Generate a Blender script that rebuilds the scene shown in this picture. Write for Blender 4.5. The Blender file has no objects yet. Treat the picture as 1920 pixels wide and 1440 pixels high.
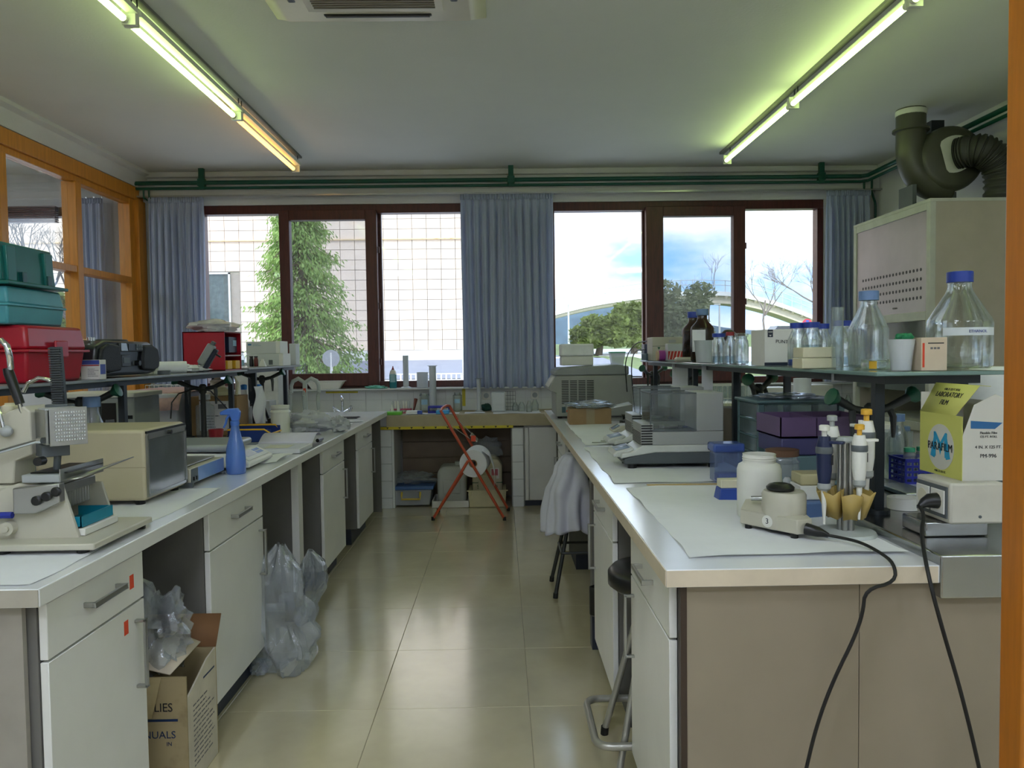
import bpy, bmesh, math, random
from mathutils import Vector, Matrix
random.seed(7)
PI = math.pi
C = bpy.context.scene.collection
SC = bpy.context.scene

# ------------------------------------------------------------------ camera
F = 1440.0
CAM = Vector((0.0, 0.0, 1.42))
ey = Vector((-20, 58, -F)).normalized()
ex = Vector((1.0, 0.013, 0.0)); ex = (ex - ey * ex.dot(ey)).normalized()
ez = ex.cross(ey)
ROT = Matrix((ex, ey, ez))            # rows: world axes seen from the camera -> maps camera vectors to world
cam_d = bpy.data.cameras.new('camera'); cam = bpy.data.objects.new('camera', cam_d); C.objects.link(cam)
cam.matrix_world = Matrix.Translation(CAM) @ ROT.to_4x4()
cam_d.sensor_width = 36.0; cam_d.lens = 36.0 * F / 1920.0; cam_d.clip_start = 0.05; cam_d.clip_end = 2000
SC.camera = cam

def ray(px, py):
    return ROT @ Vector(((px - 960) / F, (720 - py) / F, -1.0))
def WY(px, py, Y):
    d = ray(px, py); return CAM + d * ((Y - CAM.y) / d.y)
def WZ(px, py, Z):
    d = ray(px, py); return CAM + d * ((Z - CAM.z) / d.z)
def WX(px, py, X):
    d = ray(px, py); return CAM + d * ((X - CAM.x) / d.x)

# ------------------------------------------------------------------ colour management
SC.view_settings.view_transform = 'Standard'; SC.view_settings.look = 'None'
SC.view_settings.exposure = 1.0; SC.view_settings.gamma = 1.0
SC.view_settings.use_curve_mapping = False

# ------------------------------------------------------------------ world: pale broken cloud over blue
wd = bpy.data.worlds.new('sky'); SC.world = wd; wd.use_nodes = True
nt = wd.node_tree; nt.nodes.clear()
def N(t, k, **kw):
    n = t.nodes.new(k)
    for a, b in kw.items():
        if a in n.inputs: n.inputs[a].default_value = b
        else: setattr(n, a, b)
    return n
out = N(nt, 'ShaderNodeOutputWorld'); bg = N(nt, 'ShaderNodeBackground')
tc = N(nt, 'ShaderNodeTexCoord'); mp = N(nt, 'ShaderNodeMapping')
mp.inputs['Scale'].default_value = (1, 1, 2.6); mp.inputs['Location'].default_value = (1.7, 0.35, 0.12)
nz = N(nt, 'ShaderNodeTexNoise', Scale=2.3, Detail=7.0, Roughness=0.55)
rp = N(nt, 'ShaderNodeValToRGB')
rp.color_ramp.elements[0].position = 0.38; rp.color_ramp.elements[1].position = 0.55
rp.color_ramp.elements[0].color = (0.22, 0.44, 0.80, 1); rp.color_ramp.elements[1].color = (0.93, 0.95, 1.0, 1)
nt.links.new(tc.outputs['Generated'], mp.inputs['Vector']); nt.links.new(mp.outputs[0], nz.inputs['Vector'])
nt.links.new(nz.outputs['Fac'], rp.inputs[0]); nt.links.new(rp.outputs[0], bg.inputs['Color'])
bg.inputs['Strength'].default_value = 1.6
nt.links.new(bg.outputs[0], out.inputs['Surface'])

# ------------------------------------------------------------------ sun (behind the building we stand in)
sd = bpy.data.lights.new('sun', 'SUN'); sd.energy = 1.3; sd.angle = math.radians(2); sd.color = (1, 0.95, 0.86)
sun = bpy.data.objects.new('sun', sd); C.objects.link(sun)
sun.rotation_euler = Vector((-0.45, 0.75, -0.75)).to_track_quat('-Z', 'Y').to_euler()

# ------------------------------------------------------------------ materials
def lin(c):
    return tuple((x / 255 / 12.92) if x / 255 <= 0.04045 else ((x / 255 + 0.055) / 1.055) ** 2.4 for x in c) + (1.0,)
_m = {}
def mat(name, col=(128, 128, 128), rough=0.5, metal=0.0, var=0.06, scale=8.0, bump=0.0, bscale=None, emit=None, es=1.0,
        dirt=None, coat=0.0, cior=1.5, stretch=None, trans=0.0, sss=0.0):
    if name in _m: return _m[name]
    m = bpy.data.materials.new(name); m.use_nodes = True; t = m.node_tree
    b = t.nodes['Principled BSDF']; L = t.links
    c = lin(col)
    b.inputs['Roughness'].default_value = rough; b.inputs['Metallic'].default_value = metal
    b.inputs['Coat Weight'].default_value = coat; b.inputs['Coat Roughness'].default_value = 0.15; b.inputs['Coat IOR'].default_value = cior
    co = N(t, 'ShaderNodeTexCoord'); src = co.outputs['Object']
    if stretch:
        mp = N(t, 'ShaderNodeMapping'); mp.inputs['Scale'].default_value = stretch; L.new(src, mp.inputs[0]); src = mp.outputs[0]
    n = N(t, 'ShaderNodeTexNoise', Scale=scale, Detail=4.0, Roughness=0.6); L.new(src, n.inputs['Vector'])
    r = N(t, 'ShaderNodeValToRGB'); L.new(n.outputs['Fac'], r.inputs[0])
    lo = lin(dirt) if dirt else tuple(x * (1 - 2.2 * var) for x in c[:3]) + (1,)
    hi = tuple(min(1, x * (1 + 1.2 * var)) for x in c[:3]) + (1,)
    r.color_ramp.elements[0].position = 0.25; r.color_ramp.elements[1].position = 0.75
    if dirt:
        r.color_ramp.elements[0].position = 0.22; r.color_ramp.elements[1].position = 0.46
    r.color_ramp.elements[0].color = lo; r.color_ramp.elements[1].color = hi
    L.new(r.outputs[0], b.inputs['Base Color'])
    if bump:
        n2 = N(t, 'ShaderNodeTexNoise', Scale=bscale or scale * 4, Detail=5.0); L.new(src, n2.inputs['Vector'])
        bp = N(t, 'ShaderNodeBump', Strength=bump, Distance=0.01); L.new(n2.outputs['Fac'], bp.inputs['Height']); L.new(bp.outputs[0], b.inputs['Normal'])
    if emit:
        b.inputs['Emission Color'].default_value = lin(emit); b.inputs['Emission Strength'].default_value = es
    if trans:
        o = t.nodes['Material Output']; mx = N(t, 'ShaderNodeMixShader', Fac=trans); tr = N(t, 'ShaderNodeBsdfTranslucent'); tr.inputs[0].default_value = c
        L.new(b.outputs[0], mx.inputs[1]); L.new(tr.outputs[0], mx.inputs[2]); L.new(mx.outputs[0], o.inputs['Surface'])
    _m[name] = m; return m
def clear(name, col=(255, 255, 255), body=0.05, edge=0.55, bcol=None, rough=0.04, wave=0.0, grime=0.0):
    """thin clear plastic or glass: transparent, with reflections that grow at grazing angles and a little milky body"""
    if name in _m: return _m[name]
    m = bpy.data.materials.new(name); m.use_nodes = True; t = m.node_tree; L = t.links
    t.nodes.remove(t.nodes['Principled BSDF']); o = t.nodes['Material Output']
    tr = N(t, 'ShaderNodeBsdfTransparent'); tr.inputs[0].default_value = lin(col)
    gl = N(t, 'ShaderNodeBsdfGlossy', Roughness=rough); df = N(t, 'ShaderNodeBsdfPrincipled', Roughness=0.5)
    df.inputs['Base Color'].default_value = lin(bcol or col)
    lw = N(t, 'ShaderNodeLayerWeight', Blend=0.5); pw = N(t, 'ShaderNodeMath', operation='POWER'); pw.inputs[1].default_value = 2.2
    L.new(lw.outputs['Facing'], pw.inputs[0])
    ml = N(t, 'ShaderNodeMath', operation='MULTIPLY_ADD'); ml.inputs[1].default_value = edge; ml.inputs[2].default_value = 0.04; L.new(pw.outputs[0], ml.inputs[0])
    m1 = N(t, 'ShaderNodeMixShader', Fac=body); L.new(tr.outputs[0], m1.inputs[1]); L.new(df.outputs[0], m1.inputs[2])
    m2 = N(t, 'ShaderNodeMixShader'); L.new(ml.outputs[0], m2.inputs[0]); L.new(m1.outputs[0], m2.inputs[1]); L.new(gl.outputs[0], m2.inputs[2])
    if wave or grime:
        co = N(t, 'ShaderNodeTexCoord'); n = N(t, 'ShaderNodeTexNoise', Scale=6.0 if grime else 14.0, Detail=4.0); L.new(co.outputs['Object'], n.inputs['Vector'])
        if wave:
            bp = N(t, 'ShaderNodeBump', Strength=wave, Distance=0.02); L.new(n.outputs['Fac'], bp.inputs['Height']); L.new(bp.outputs[0], gl.inputs['Normal']); L.new(bp.outputs[0], lw.inputs['Normal'])
        if grime:
            mm = N(t, 'ShaderNodeMath', operation='MULTIPLY_ADD'); mm.inputs[1].default_value = grime; mm.inputs[2].default_value = body - grime * .5
            L.new(n.outputs['Fac'], mm.inputs[0]); L.new(mm.outputs[0], m1.inputs[0])
    L.new(m2.outputs[0], o.inputs['Surface']); _m[name] = m; return m

def realglass(name, col=(250, 252, 252), k=.6):
    """real refracting glass, part of it let straight through so that it stays bright"""
    if name in _m: return _m[name]
    m = bpy.data.materials.new(name); m.use_nodes = True; t = m.node_tree; L = t.links
    t.nodes.remove(t.nodes['Principled BSDF']); o = t.nodes['Material Output']
    g = N(t, 'ShaderNodeBsdfGlass', Roughness=0.01, IOR=1.46); g.inputs[0].default_value = lin(col)
    tr = N(t, 'ShaderNodeBsdfTransparent'); tr.inputs[0].default_value = lin(col)
    mx = N(t, 'ShaderNodeMixShader', Fac=k); L.new(tr.outputs[0], mx.inputs[1]); L.new(g.outputs[0], mx.inputs[2]); L.new(mx.outputs[0], o.inputs['Surface'])
    _m[name] = m; return m

# ------------------------------------------------------------------ mesh builder
class G:
    def __init__(s): s.v = []; s.f = []
    def add(s, vs, fs):
        o = len(s.v); s.v += [tuple(v) for v in vs]; s.f += [tuple(i + o for i in f) for f in fs]; return s
    def box(s, x0, x1, y0, y1, z0, z1):
        return s.add([(x0,y0,z0),(x1,y0,z0),(x1,y1,z0),(x0,y1,z0),(x0,y0,z1),(x1,y0,z1),(x1,y1,z1),(x0,y1,z1)],
                     [(0,3,2,1),(4,5,6,7),(0,1,5,4),(1,2,6,5),(2,3,7,6),(3,0,4,7)])
    def cb(s, cx, cy, z0, w, d, h): return s.box(cx-w/2, cx+w/2, cy-d/2, cy+d/2, z0, z0+h)
    def frus(s, cx, cy, z0, w0, d0, w1, d1, h, dx=0, dy=0):
        p = [(cx-w0/2,cy-d0/2,z0),(cx+w0/2,cy-d0/2,z0),(cx+w0/2,cy+d0/2,z0),(cx-w0/2,cy+d0/2,z0)]
        cx += dx; cy += dy
        p += [(cx-w1/2,cy-d1/2,z0+h),(cx+w1/2,cy-d1/2,z0+h),(cx+w1/2,cy+d1/2,z0+h),(cx-w1/2,cy+d1/2,z0+h)]
        return s.add(p, [(0,3,2,1),(4,5,6,7),(0,1,5,4),(1,2,6,5),(2,3,7,6),(3,0,4,7)])
    def cyl(s, a, b, r, r1=None, n=16):
        a = Vector(a); b = Vector(b); r1 = r if r1 is None else r1
        d = (b - a).normalized(); u = d.orthogonal().normalized(); w = d.cross(u)
        vs = [a + (u*math.cos(2*PI*i/n) + w*math.sin(2*PI*i/n))*r for i in range(n)] + [b + (u*math.cos(2*PI*i/n) + w*math.sin(2*PI*i/n))*r1 for i in range(n)]
        fs = [(i, (i+1)%n, n+(i+1)%n, n+i) for i in range(n)] + [tuple(range(n-1,-1,-1)), tuple(range(n,2*n))]
        return s.add(vs, fs)
    def tube(s, pts, r, n=8, closed=False):
        pts = [Vector(p) for p in pts]; m = len(pts); rr = r if isinstance(r, (list, tuple)) else [r]*m
        vs = []; u = None
        for i, p in enumerate(pts):
            if closed: d = (pts[(i+1)%m] - pts[i-1]).normalized()
            else: d = (pts[min(i+1,m-1)] - pts[max(i-1,0)]).normalized()
            if u is None: u = d.orthogonal().normalized()
            u = (u - d*u.dot(d)).normalized(); w = d.cross(u)
            vs += [p + (u*math.cos(2*PI*k/n) + w*math.sin(2*PI*k/n))*rr[i] for k in range(n)]
        fs = []
        for i in range(m if closed else m-1):
            j = (i+1) % m
            fs += [(i*n+k, i*n+(k+1)%n, j*n+(k+1)%n, j*n+k) for k in range(n)]
        if not closed: fs += [tuple(range(n-1,-1,-1)), tuple((m-1)*n+k for k in range(n))]
        return s.add(vs, fs)
    def lathe(s, prof, c=(0,0,0), n=24, axis='z'):
        vs = []; fs = []
        for r, z in prof:
            for k in range(n):
                a = 2*PI*k/n; p = (r*math.cos(a), r*math.sin(a), z)
                if axis == 'x': p = (p[2], p[0], p[1])
                if axis == 'y': p = (p[1], p[2], p[0])
                vs.append((c[0]+p[0], c[1]+p[1], c[2]+p[2]))
        for i in range(len(prof)-1):
            fs += [(i*n+k, i*n+(k+1)%n, (i+1)*n+(k+1)%n, (i+1)*n+k) for k in range(n)]
        if prof[0][0] > 1e-6 and len(prof) > 2 and prof[0] != prof[-1] and getattr(s, 'cap', True): pass
        return s.add(vs, fs)
    def solid(s, prof, c=(0,0,0), n=24, axis='z'):
        return s.lathe([(0.0, prof[0][1])] + list(prof) + [(0.0, prof[-1][1])], c, n, axis)
    def prism(s, poly, a, b, axis='y'):
        n = len(poly)
        def q(p, t): return (p[0], t, p[1]) if axis == 'y' else ((t, p[0], p[1]) if axis == 'x' else (p[0], p[1], t))
        vs = [q(p, a) for p in poly] + [q(p, b) for p in poly]
        return s.add(vs, [tuple(range(n)), tuple(range(2*n-1, n-1, -1))] + [(i, n+i, n+(i+1)%n, (i+1)%n) for i in range(n)])
    def grid(s, fn, nu, nv):
        vs = [fn(i/nu, j/nv) for j in range(nv+1) for i in range(nu+1)]
        return s.add(vs, [(j*(nu+1)+i, j*(nu+1)+i+1, (j+1)*(nu+1)+i+1, (j+1)*(nu+1)+i) for j in range(nv) for i in range(nu)])
    def hull(s, pts):
        bm = bmesh.new()
        for p in pts: bm.verts.new(p)
        bmesh.ops.convex_hull(bm, input=bm.verts)
        bm.verts.ensure_lookup_table(); bm.verts.index_update()
        s.add([v.co.copy() for v in bm.verts], [[v.index for v in f.verts] for f in bm.faces]); bm.free(); return s
    def xf(s, M, start=0):
        s.v[start:] = [tuple(M @ Vector(v)) for v in s.v[start:]]; return s

ROOTLOC = {}
def obj(name, g, m, parent=None, bevel=0.0, solid=0.0, seg=2, smooth=38, sub=0, kind=None):
    off = ROOTLOC.get(parent.name) if parent else None
    vs = g.v if off is None else [(v[0]-off[0], v[1]-off[1], v[2]-off[2]) for v in g.v]
    me = bpy.data.meshes.new(name); me.from_pydata(vs, [], g.f); me.validate()
    bm = bmesh.new(); bm.from_mesh(me); bmesh.ops.remove_doubles(bm, verts=bm.verts, dist=1e-6); bmesh.ops.recalc_face_normals(bm, faces=bm.faces); bm.to_mesh(me); bm.free()
    me.polygons.foreach_set('use_smooth', [True]*len(me.polygons)); me.set_sharp_from_angle(angle=math.radians(smooth))
    me.materials.append(m)
    o = bpy.data.objects.new(name, me); C.objects.link(o)
    if parent:
        o.parent = parent
        if off is not None: ROOTLOC[o.name] = (0, 0, 0) if False else off
    if sub: x = o.modifiers.new('s', 'SUBSURF'); x.levels = x.render_levels = sub
    if solid: x = o.modifiers.new('t', 'SOLIDIFY'); x.thickness = solid; x.offset = 0
    if bevel:
        x = o.modifiers.new('b', 'BEVEL'); x.width = bevel; x.segments = seg; x.limit_method = 'ANGLE'; x.angle_limit = math.radians(35); x.harden_normals = False
    if kind: o['kind'] = kind
    return o
def tag(o, label=None, cat=None, group=None, kind=None):
    if label: o['label'] = label
    if cat: o['category'] = cat
    if group: o['group'] = group
    if kind: o['kind'] = kind
    return o
def thing(name, label, cat, loc=(0,0,0), rz=0.0, group=None, world=False):
    """an Empty at the thing's base; world=True: its children are written in world coordinates"""
    o = bpy.data.objects.new(name, None); C.objects.link(o); o.empty_display_size = 0.05
    o.location = loc; o.rotation_euler = (0, 0, rz); tag(o, label, cat, group)
    if world: ROOTLOC[o.name] = tuple(loc)
    return o
def one(name, g, m, label, cat, group=None, **kw):
    """a thing that is a single mesh written in world coordinates: origin moved to its base"""
    xs = [v[0] for v in g.v]; ys = [v[1] for v in g.v]; zs = [v[2] for v in g.v]
    c = ((min(xs)+max(xs))/2, (min(ys)+max(ys))/2, min(zs))
    g.v = [(v[0]-c[0], v[1]-c[1], v[2]-c[2]) for v in g.v]
    o = obj(name, g, m, None, **kw); o.location = c; return tag(o, label, cat, group)
def struct(name, g, m, parent=None, **kw):
    o = obj(name, g, m, parent, **kw)
    if parent is None: o['kind'] = 'structure'
    return o
def dup(root, loc=None, label=None, rz=None, group=None, scale=None):
    def cp(o, par):
        c = o.copy(); C.objects.link(c)
        if par: c.parent = par
        for ch in [x for x in o.children]: cp(ch, c)
        return c
    r = cp(root, None)
    if loc is not None: r.location = loc
    if rz is not None: r.rotation_euler = (0, 0, rz)
    if scale is not None: r.scale = (scale,)*3 if not isinstance(scale, tuple) else scale
    if label: r['label'] = label
    if group: r['group'] = group
    return r
def text(s, size, loc, rot, m, parent=None, name='lettering', ax='CENTER', ext=0.0004, sx=1.0):
    cu = bpy.data.curves.new(name, 'FONT'); cu.body = s; cu.size = size; cu.align_x = ax; cu.align_y = 'CENTER'; cu.extrude = ext; cu.resolution_u = 3
    to = bpy.data.objects.new('tmp', cu); C.objects.link(to); dg = bpy.context.evaluated_depsgraph_get()
    me = bpy.data.meshes.new_from_object(to.evaluated_get(dg)); bpy.data.objects.remove(to)
    me.materials.clear(); me.materials.append(m)
    o = bpy.data.objects.new(name, me); C.objects.link(o)
    off = ROOTLOC.get(parent.name) if parent else None
    o.location = Vector(loc) - Vector(off or (0,0,0)); o.rotation_euler = rot; o.scale = (sx, 1, 1)
    if parent: o.parent = parent
    return o
FRONT = (PI/2, 0, 0)       # text that faces the camera (-Y)
TOX = (PI/2, 0, PI/2)      # text that faces +X
TOMX = (PI/2, 0, -PI/2)    # text that faces -X
def scaleY(Y): return Y / F
# ================================================================== MATERIALS OF THE SETTING
M_wall = mat('wall_paint', (214, 214, 212), 0.85, var=0.03, scale=2.5, bump=0.15, bscale=90)
M_ceil = mat('ceiling_paint', (222, 223, 218), 0.9, var=0.02, scale=1.2, bump=0.1, bscale=60)
M_floor = mat('vinyl_tile', (206, 194, 160), 0.25, var=0.07, scale=2.2, bump=0.2, bscale=6, coat=1.0, cior=2.1)
M_sub = mat('screed', (120, 114, 94), 0.8)
M_tile = mat('glazed_white_tile', (222, 224, 224), 0.15, var=0.02)
M_grout = mat('grout', (150, 150, 148), 0.9)
M_mahog = mat('dark_red_wood', (84, 38, 30), 0.4, var=0.2, scale=6, stretch=(8, 8, 1), bump=0.1)
M_orange = mat('orange_pine', (208, 138, 50), 0.4, var=0.1, scale=5, stretch=(10, 10, 0.8), bump=0.05)
M_curt = mat('grey_blue_curtain', (194, 203, 226), 0.85, var=0.05, scale=3, bump=0.1, bscale=200, trans=0.3)
M_green = mat('green_pipe_paint', (14, 78, 62), 0.35, var=0.08)
M_glass = clear('window_glass', (250, 252, 252), body=0.02, edge=0.25, bcol=(230, 235, 240))
M_haze = clear('hazy_glass', (226, 229, 232), body=0.14, edge=0.2, bcol=(205, 208, 212), grime=0.1, rough=.1)
M_white = mat('white_laminate', (216, 215, 212), 0.3, var=0.03, scale=4)
M_top = mat('white_worktop', (230, 231, 236), 0.22, var=0.03, scale=3, coat=.7, cior=1.7)
M_grey = mat('grey_laminate', (104, 102, 98), 0.5, var=0.05)
M_beige = mat('beige_laminate', (142, 130, 112), 0.45, var=0.05, scale=3)
M_plinth = mat('navy_plinth', (34, 40, 56), 0.5)
M_dark = mat('dark_metal', (44, 50, 56), 0.4, metal=0.3)
M_black = mat('black_plastic', (20, 21, 24), 0.35, var=0.1)
M_rubber = mat('black_rubber', (14, 14, 15), 0.6)
M_alu = mat('brushed_aluminium', (176, 177, 176), 0.3, metal=0.9, var=0.05)
M_steel = mat('stainless_steel', (168, 170, 170), 0.24, metal=1.0, var=0.05, stretch=(1, 30, 1), scale=8)
M_chrome = mat('chrome', (215, 218, 222), 0.08, metal=1.0, var=0.0)
M_gshelf = mat('green_shelf_glass', (108, 134, 130), 0.12, var=0.04, coat=0.5)
M_paper = mat('white_paper', (232, 233, 238), 0.8, var=0.02, trans=0.1, bump=.35, bscale=9)
M_brownpanel = mat('brown_panel', (112, 94, 76), 0.5, var=0.08)  # brown of the back boards under the counter

ZB = 0.90        # bench height
XL, XR = -1.055, 0.385
YN, YB = 7.02, 7.62   # back counter front, back wall
XWL, XWR = -3.50, 3.72
ZC = 3.22
YR = -2.6        # rear wall

# ================================================================== FLOOR, CEILING, WALLS
fl = struct('floor', G().box(-6.4, XWR+.1, YR-.1, YB+.1, -0.12, -0.006), M_sub)
tw = 0.61
x0f, y0f = -0.516 - tw*6, 4.86 - tw*12
tile_me = None
for i in range(12):
    for j in range(17):
        ax, ay = x0f + i*tw, y0f + j*tw
        if ax < XWL - .6 or ax > XWR or ay + tw > YB + .7: continue
        if tile_me is None:
            h = tw/2 - 0.0005
            t0 = obj('tile', G().frus(0, 0, -0.008, 2*h, 2*h, 2*h, 2*h, .0065).frus(0, 0, -0.0015, 2*h, 2*h, 2*h-.003, 2*h-.003, .0015), M_floor, fl); tile_me = t0.data
        else:
            t0 = bpy.data.objects.new('tile', tile_me); C.objects.link(t0); t0.parent = fl
        t0.location = (ax + tw/2, ay + tw/2, random.uniform(-.0004, 0))
        t0.rotation_euler = (random.uniform(-.0012, .0012), random.uniform(-.0012, .0012), (i+j) % 4 * PI/2)
obj('next_room_floor_sheet', G().box(-6.4, XWL-.25, YR, YB, -.008, 0), M_floor, fl)
struct('ceiling', G().box(-6.5, XWR+.4, YR-.4, YB+.35, ZC, ZC+.25), M_ceil)
struct('wall_rear', G().box(-6.5, XWR+.4, YR-.2, YR, -0.1, ZC), M_wall)
struct('wall_right', G().box(XWR, XWR+.2, YR, YB+.2, -0.1, ZC), M_wall)
struct('wall_next_room', G().box(-6.5, -6.3, YR, YB+.2, -0.1, ZC), M_wall)

# back wall with two window openings (and the next room's one)
def wx(px, py=500): return WY(px, py, YB).x
def wz(px, py): return WY(px, py, YB).z
W1 = (wx(372, 560), wx(880, 560)); W2 = (wx(1030, 560), wx(1545, 560)); W0 = (-5.6, wx(142, 560))
zt, zb = 2.90, 1.085
g = G()
for a, b in ((-6.5, W0[0]), (W0[1], W1[0]), (W1[1], W2[0]), (W2[1], XWR+.2)): g.box(a, b, YB, YB+.22, -.1, ZC)
for a, b in (W0, W1, W2): g.box(a, b, YB, YB+.22, -.1, zb).box(a, b, YB, YB+.22, zt, ZC)
wb = struct('wall_back', g, M_wall)
g = G(); g.box(XWL, XWR, YB-.10, YB, 2.97, 3.10)
struct('trim_1', g, M_wall, bevel=.01)           # boxed lintel above the windows
struct('trim_2', G().box(XWL, XWR, YB-.05, YB, 3.165, ZC), M_wall, bevel=.008)
# curtain rails
struct('trim_3', G().box(W1[0]-.8, W2[1]+.5, YB-.155, YB-.105, 2.955, 2.97), M_alu)

# glazed tiles of the splashback (pieces of the back wall)
gr = None
tsz = 0.158
tme = None
for k in range(44):
    for r in range(2):
        x = -3.4 + k*tsz
        if x + tsz > XWR: continue
        hh = 0.105 if r == 1 else 0.105
        if tme is None:
            o = obj('tile', G().box(0, tsz-.003, -.008, 0, 0, .117), M_tile, wb, bevel=.0015, seg=1); tme = o.data
            b_ = o.modifiers[0]
        else:
            o = bpy.data.objects.new('tile', tme); C.objects.link(o); o.parent = wb
        o.location = (x, YB-.001 + random.uniform(-.0006, .0003), .855 + r*.120)
struct('trim_4', G().box(XWL, XWR, YB-.16, YB, 1.078, 1.09), M_tile, bevel=.002)     # tiled sill ledge

# ---- windows
def window(n, x0, x1, cuts, slid, glass):
    """outer frame, then three bays split at cuts; the sash in the middle slides in front"""
    w = struct('window_%d' % n, G().box(x0, x1, YB+.02, YB+.14, zt-.085, zt), M_mahog, bevel=.004)
    def beam(nm, *a): return obj(nm, G().box(*a), M_mahog, w, bevel=.004)
    beam('frame_rail', x0, x1, YB+.02, YB+.14, zb, zb+.07)
    beam('frame_post', x0, x0+.06, YB+.02, YB+.14, zb+.07, zt-.085); beam('frame_post', x1-.06, x1, YB+.02, YB+.14, zb+.07, zt-.085)
    a, b, c, d = cuts       # sash outer a..b and c..d are the stiles of the sliding sash
    beam('frame_post', a-.02, a+.06, YB+.08, YB+.14, zb+.07, zt-.085); beam('frame_post', d-.05, d+.03, YB+.08, YB+.14, zb+.07, zt-.085)
    s = beam('sash_stile', a, b, YB-.03, YB+.07, zb+.03, zt-.06); beam('sash_stile', c, d, YB-.03, YB+.07, zb+.03, zt-.06)
    beam('sash_rail', b, c, YB-.03, YB+.07, zt-.155, zt-.06); beam('sash_rail', b, c, YB-.03, YB+.07, zb+.03, zb+.155)
    for hz in (1.9, 2.45, 1.35): obj('hinge', G().cyl((d+.012, YB-.0, hz-.03), (d+.012, YB, hz+.03), .009, n=8), M_mahog, w)
    obj('pane', G().box(x0+.06, a, YB+.095, YB+.099, zb+.07, zt-.085), M_glass, w)
    obj('pane', G().box(b, c, YB+.02, YB+.024, zb+.155, zt-.155), glass, w)
    obj('pane', G().box(d, x1-.06, YB+.095, YB+.099, zb+.07, zt-.085), M_glass, w)
    return w
window(1, W1[0], W1[1], (wx(526), wx(545), wx(687), wx(708)), 0, M_haze)
window(2, W2[0], W2[1], (wx(1211), wx(1243), wx(1374), wx(1396)), 0, M_haze)
w0 = struct('window_3', G().box(W0[0], W0[1], YB+.02, YB+.14, zt-.085, zt).box(W0[0], W0[1], YB+.02, YB+.14, zb, zb+.07)
            .box(W0[0], W0[0]+.06, YB+.02, YB+.14, zb, zt).box(W0[1]-.05, W0[1], YB+.02, YB+.14, zb, zt), M_mahog)
obj('pane', G().box(W0[0]+.06, W0[1]-.05, YB+.095, YB+.099, zb+.07, zt-.085), M_glass, w0)
bl = thing('roller_blind', 'rolled-up dark red slatted blind seen through the left glazed partition', 'blind', (W0[1]-.5, YB-.06, zt-.02), world=True)
for k in range(8): obj('slat', G().box(W0[0], W0[1]-.12, YB-.09, YB-.03, zt-.02-k*.02, zt-.006-k*.02), M_mahog, bl)

# ---- partition on the left: orange wooden frame with panes
pt = struct('wall_left', G().box(XWL-.12, XWL, -0.5, YB, -0.1, .86).box(XWL-.12, XWL, -.5, YB, 3.05, ZC).box(XWL-.12, XWL, YR, -.5, -.1, ZC), M_wall)
def ob(nm, *a): return obj(nm, G().box(*a), M_orange, pt, bevel=.004)
ob('top_rail', XWL-.13, XWL+.03, -.5, YB-.02, 2.93, 3.05); ob('top_bead', XWL-.08, XWL+.005, -.5, YB-.05, 2.88, 2.93)
ob('sill_rail', XWL-.13, XWL+.04, -.5, YB-.02, .86, .95)
ob('post', XWL-.13, XWL+.05, YB-.17, YB-.02, .95, 2.93); ob('post', XWL-.1, XWL+.01, YB-.26, YB-.17, .95, 2.93)
ys = [YB-.26, 6.42, 5.45, 4.5, 3.5, 2.5, 1.5, .5, -.5]
for k in range(1, 9): ob('post', XWL-.10, XWL+.02, ys[k], ys[k]+.085, .95, 2.88)
for k in range(8):
    ob('mid_rail', XWL-.09, XWL+.012, ys[k+1]+.085, ys[k], 2.13, 2.185)
    for a, b in ((.95, 2.13), (2.185, 2.88)): obj('pane', G().box(XWL-.05, XWL-.046, ys[k+1]+.085, ys[k], a, b), M_glass, pt)
struct('trim_5', G().prism([(XWL, 3.06), (XWL+.02, 3.06), (XWL+.03, 3.10), (XWL+.06, 3.13), (XWL+.065, 3.17), (XWL+.11, 3.19), (XWL+.11, ZC), (XWL, ZC)], -.5, YB, 'y'), M_wall)
# door post at the right of the camera
dp = struct('door_1', G().box(.876, 1.02, 1.27, 1.33, 0, ZC), mat('orange_door_post', (170, 100, 12), .4, var=.08, stretch=(10,10,.8)), bevel=.004)

# ---- curtains
def curtain(name, x0, x1, n, label, y=YB-.15, z0=1.08, z1=2.955, seed=0, gather=0.0):
    rnd = random.Random(seed); ph = [rnd.uniform(0, 6) for _ in range(4)]
    def fn(u, v):
        a = .022*math.sin(u*n*2*PI + ph[0] + .5*math.sin(u*7+ph[1])) + .012*math.sin(u*n*4.3*PI+ph[2]+v*1.2)
        k = (.35 + .65*(1-v)**.5) if v > .93 else 1.0
        xx = x0 + (x1-x0)*u + .012*math.sin(v*3+u*9+ph[3])*(1-v) + gather*(u-.5)*(math.sin(v*PI))
        return (xx, y + a*k - .01*math.cos(v*2), z0 + (z1-z0)*v)
    c = thing(name, label, 'curtain', ((x0+x1)/2, y, z0), world=True)
    obj('cloth', G().grid(fn, n*14, 30), M_curt, c, solid=.003, smooth=80)
    obj('heading_tape', G().grid(lambda u, v: (x0+(x1-x0)*u, y-.006+.012*math.sin(u*n*6*PI), z1-.055+v*.05), n*18, 1), M_curt, c, solid=.003, smooth=80)
    for k in range(n+1): obj('hook', G().box(x0+(x1-x0)*k/n-.004, x0+(x1-x0)*k/n+.004, y-.004, y+.004, z1-.01, z1+.012), M_alu, c)
    return c
curtain('curtain', wx(298, 600), wx(398, 600), 8, 'grey curtain bunched at the left end of the left window', seed=1)
curtain('curtain', wx(868, 600), wx(1037, 600), 11, 'grey curtain hanging between the two big windows', seed=2)
curtain('curtain', wx(1538, 520), wx(1618, 520), 7, 'grey curtain bunched at the right end of the right window', seed=3, z0=1.1)
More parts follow.
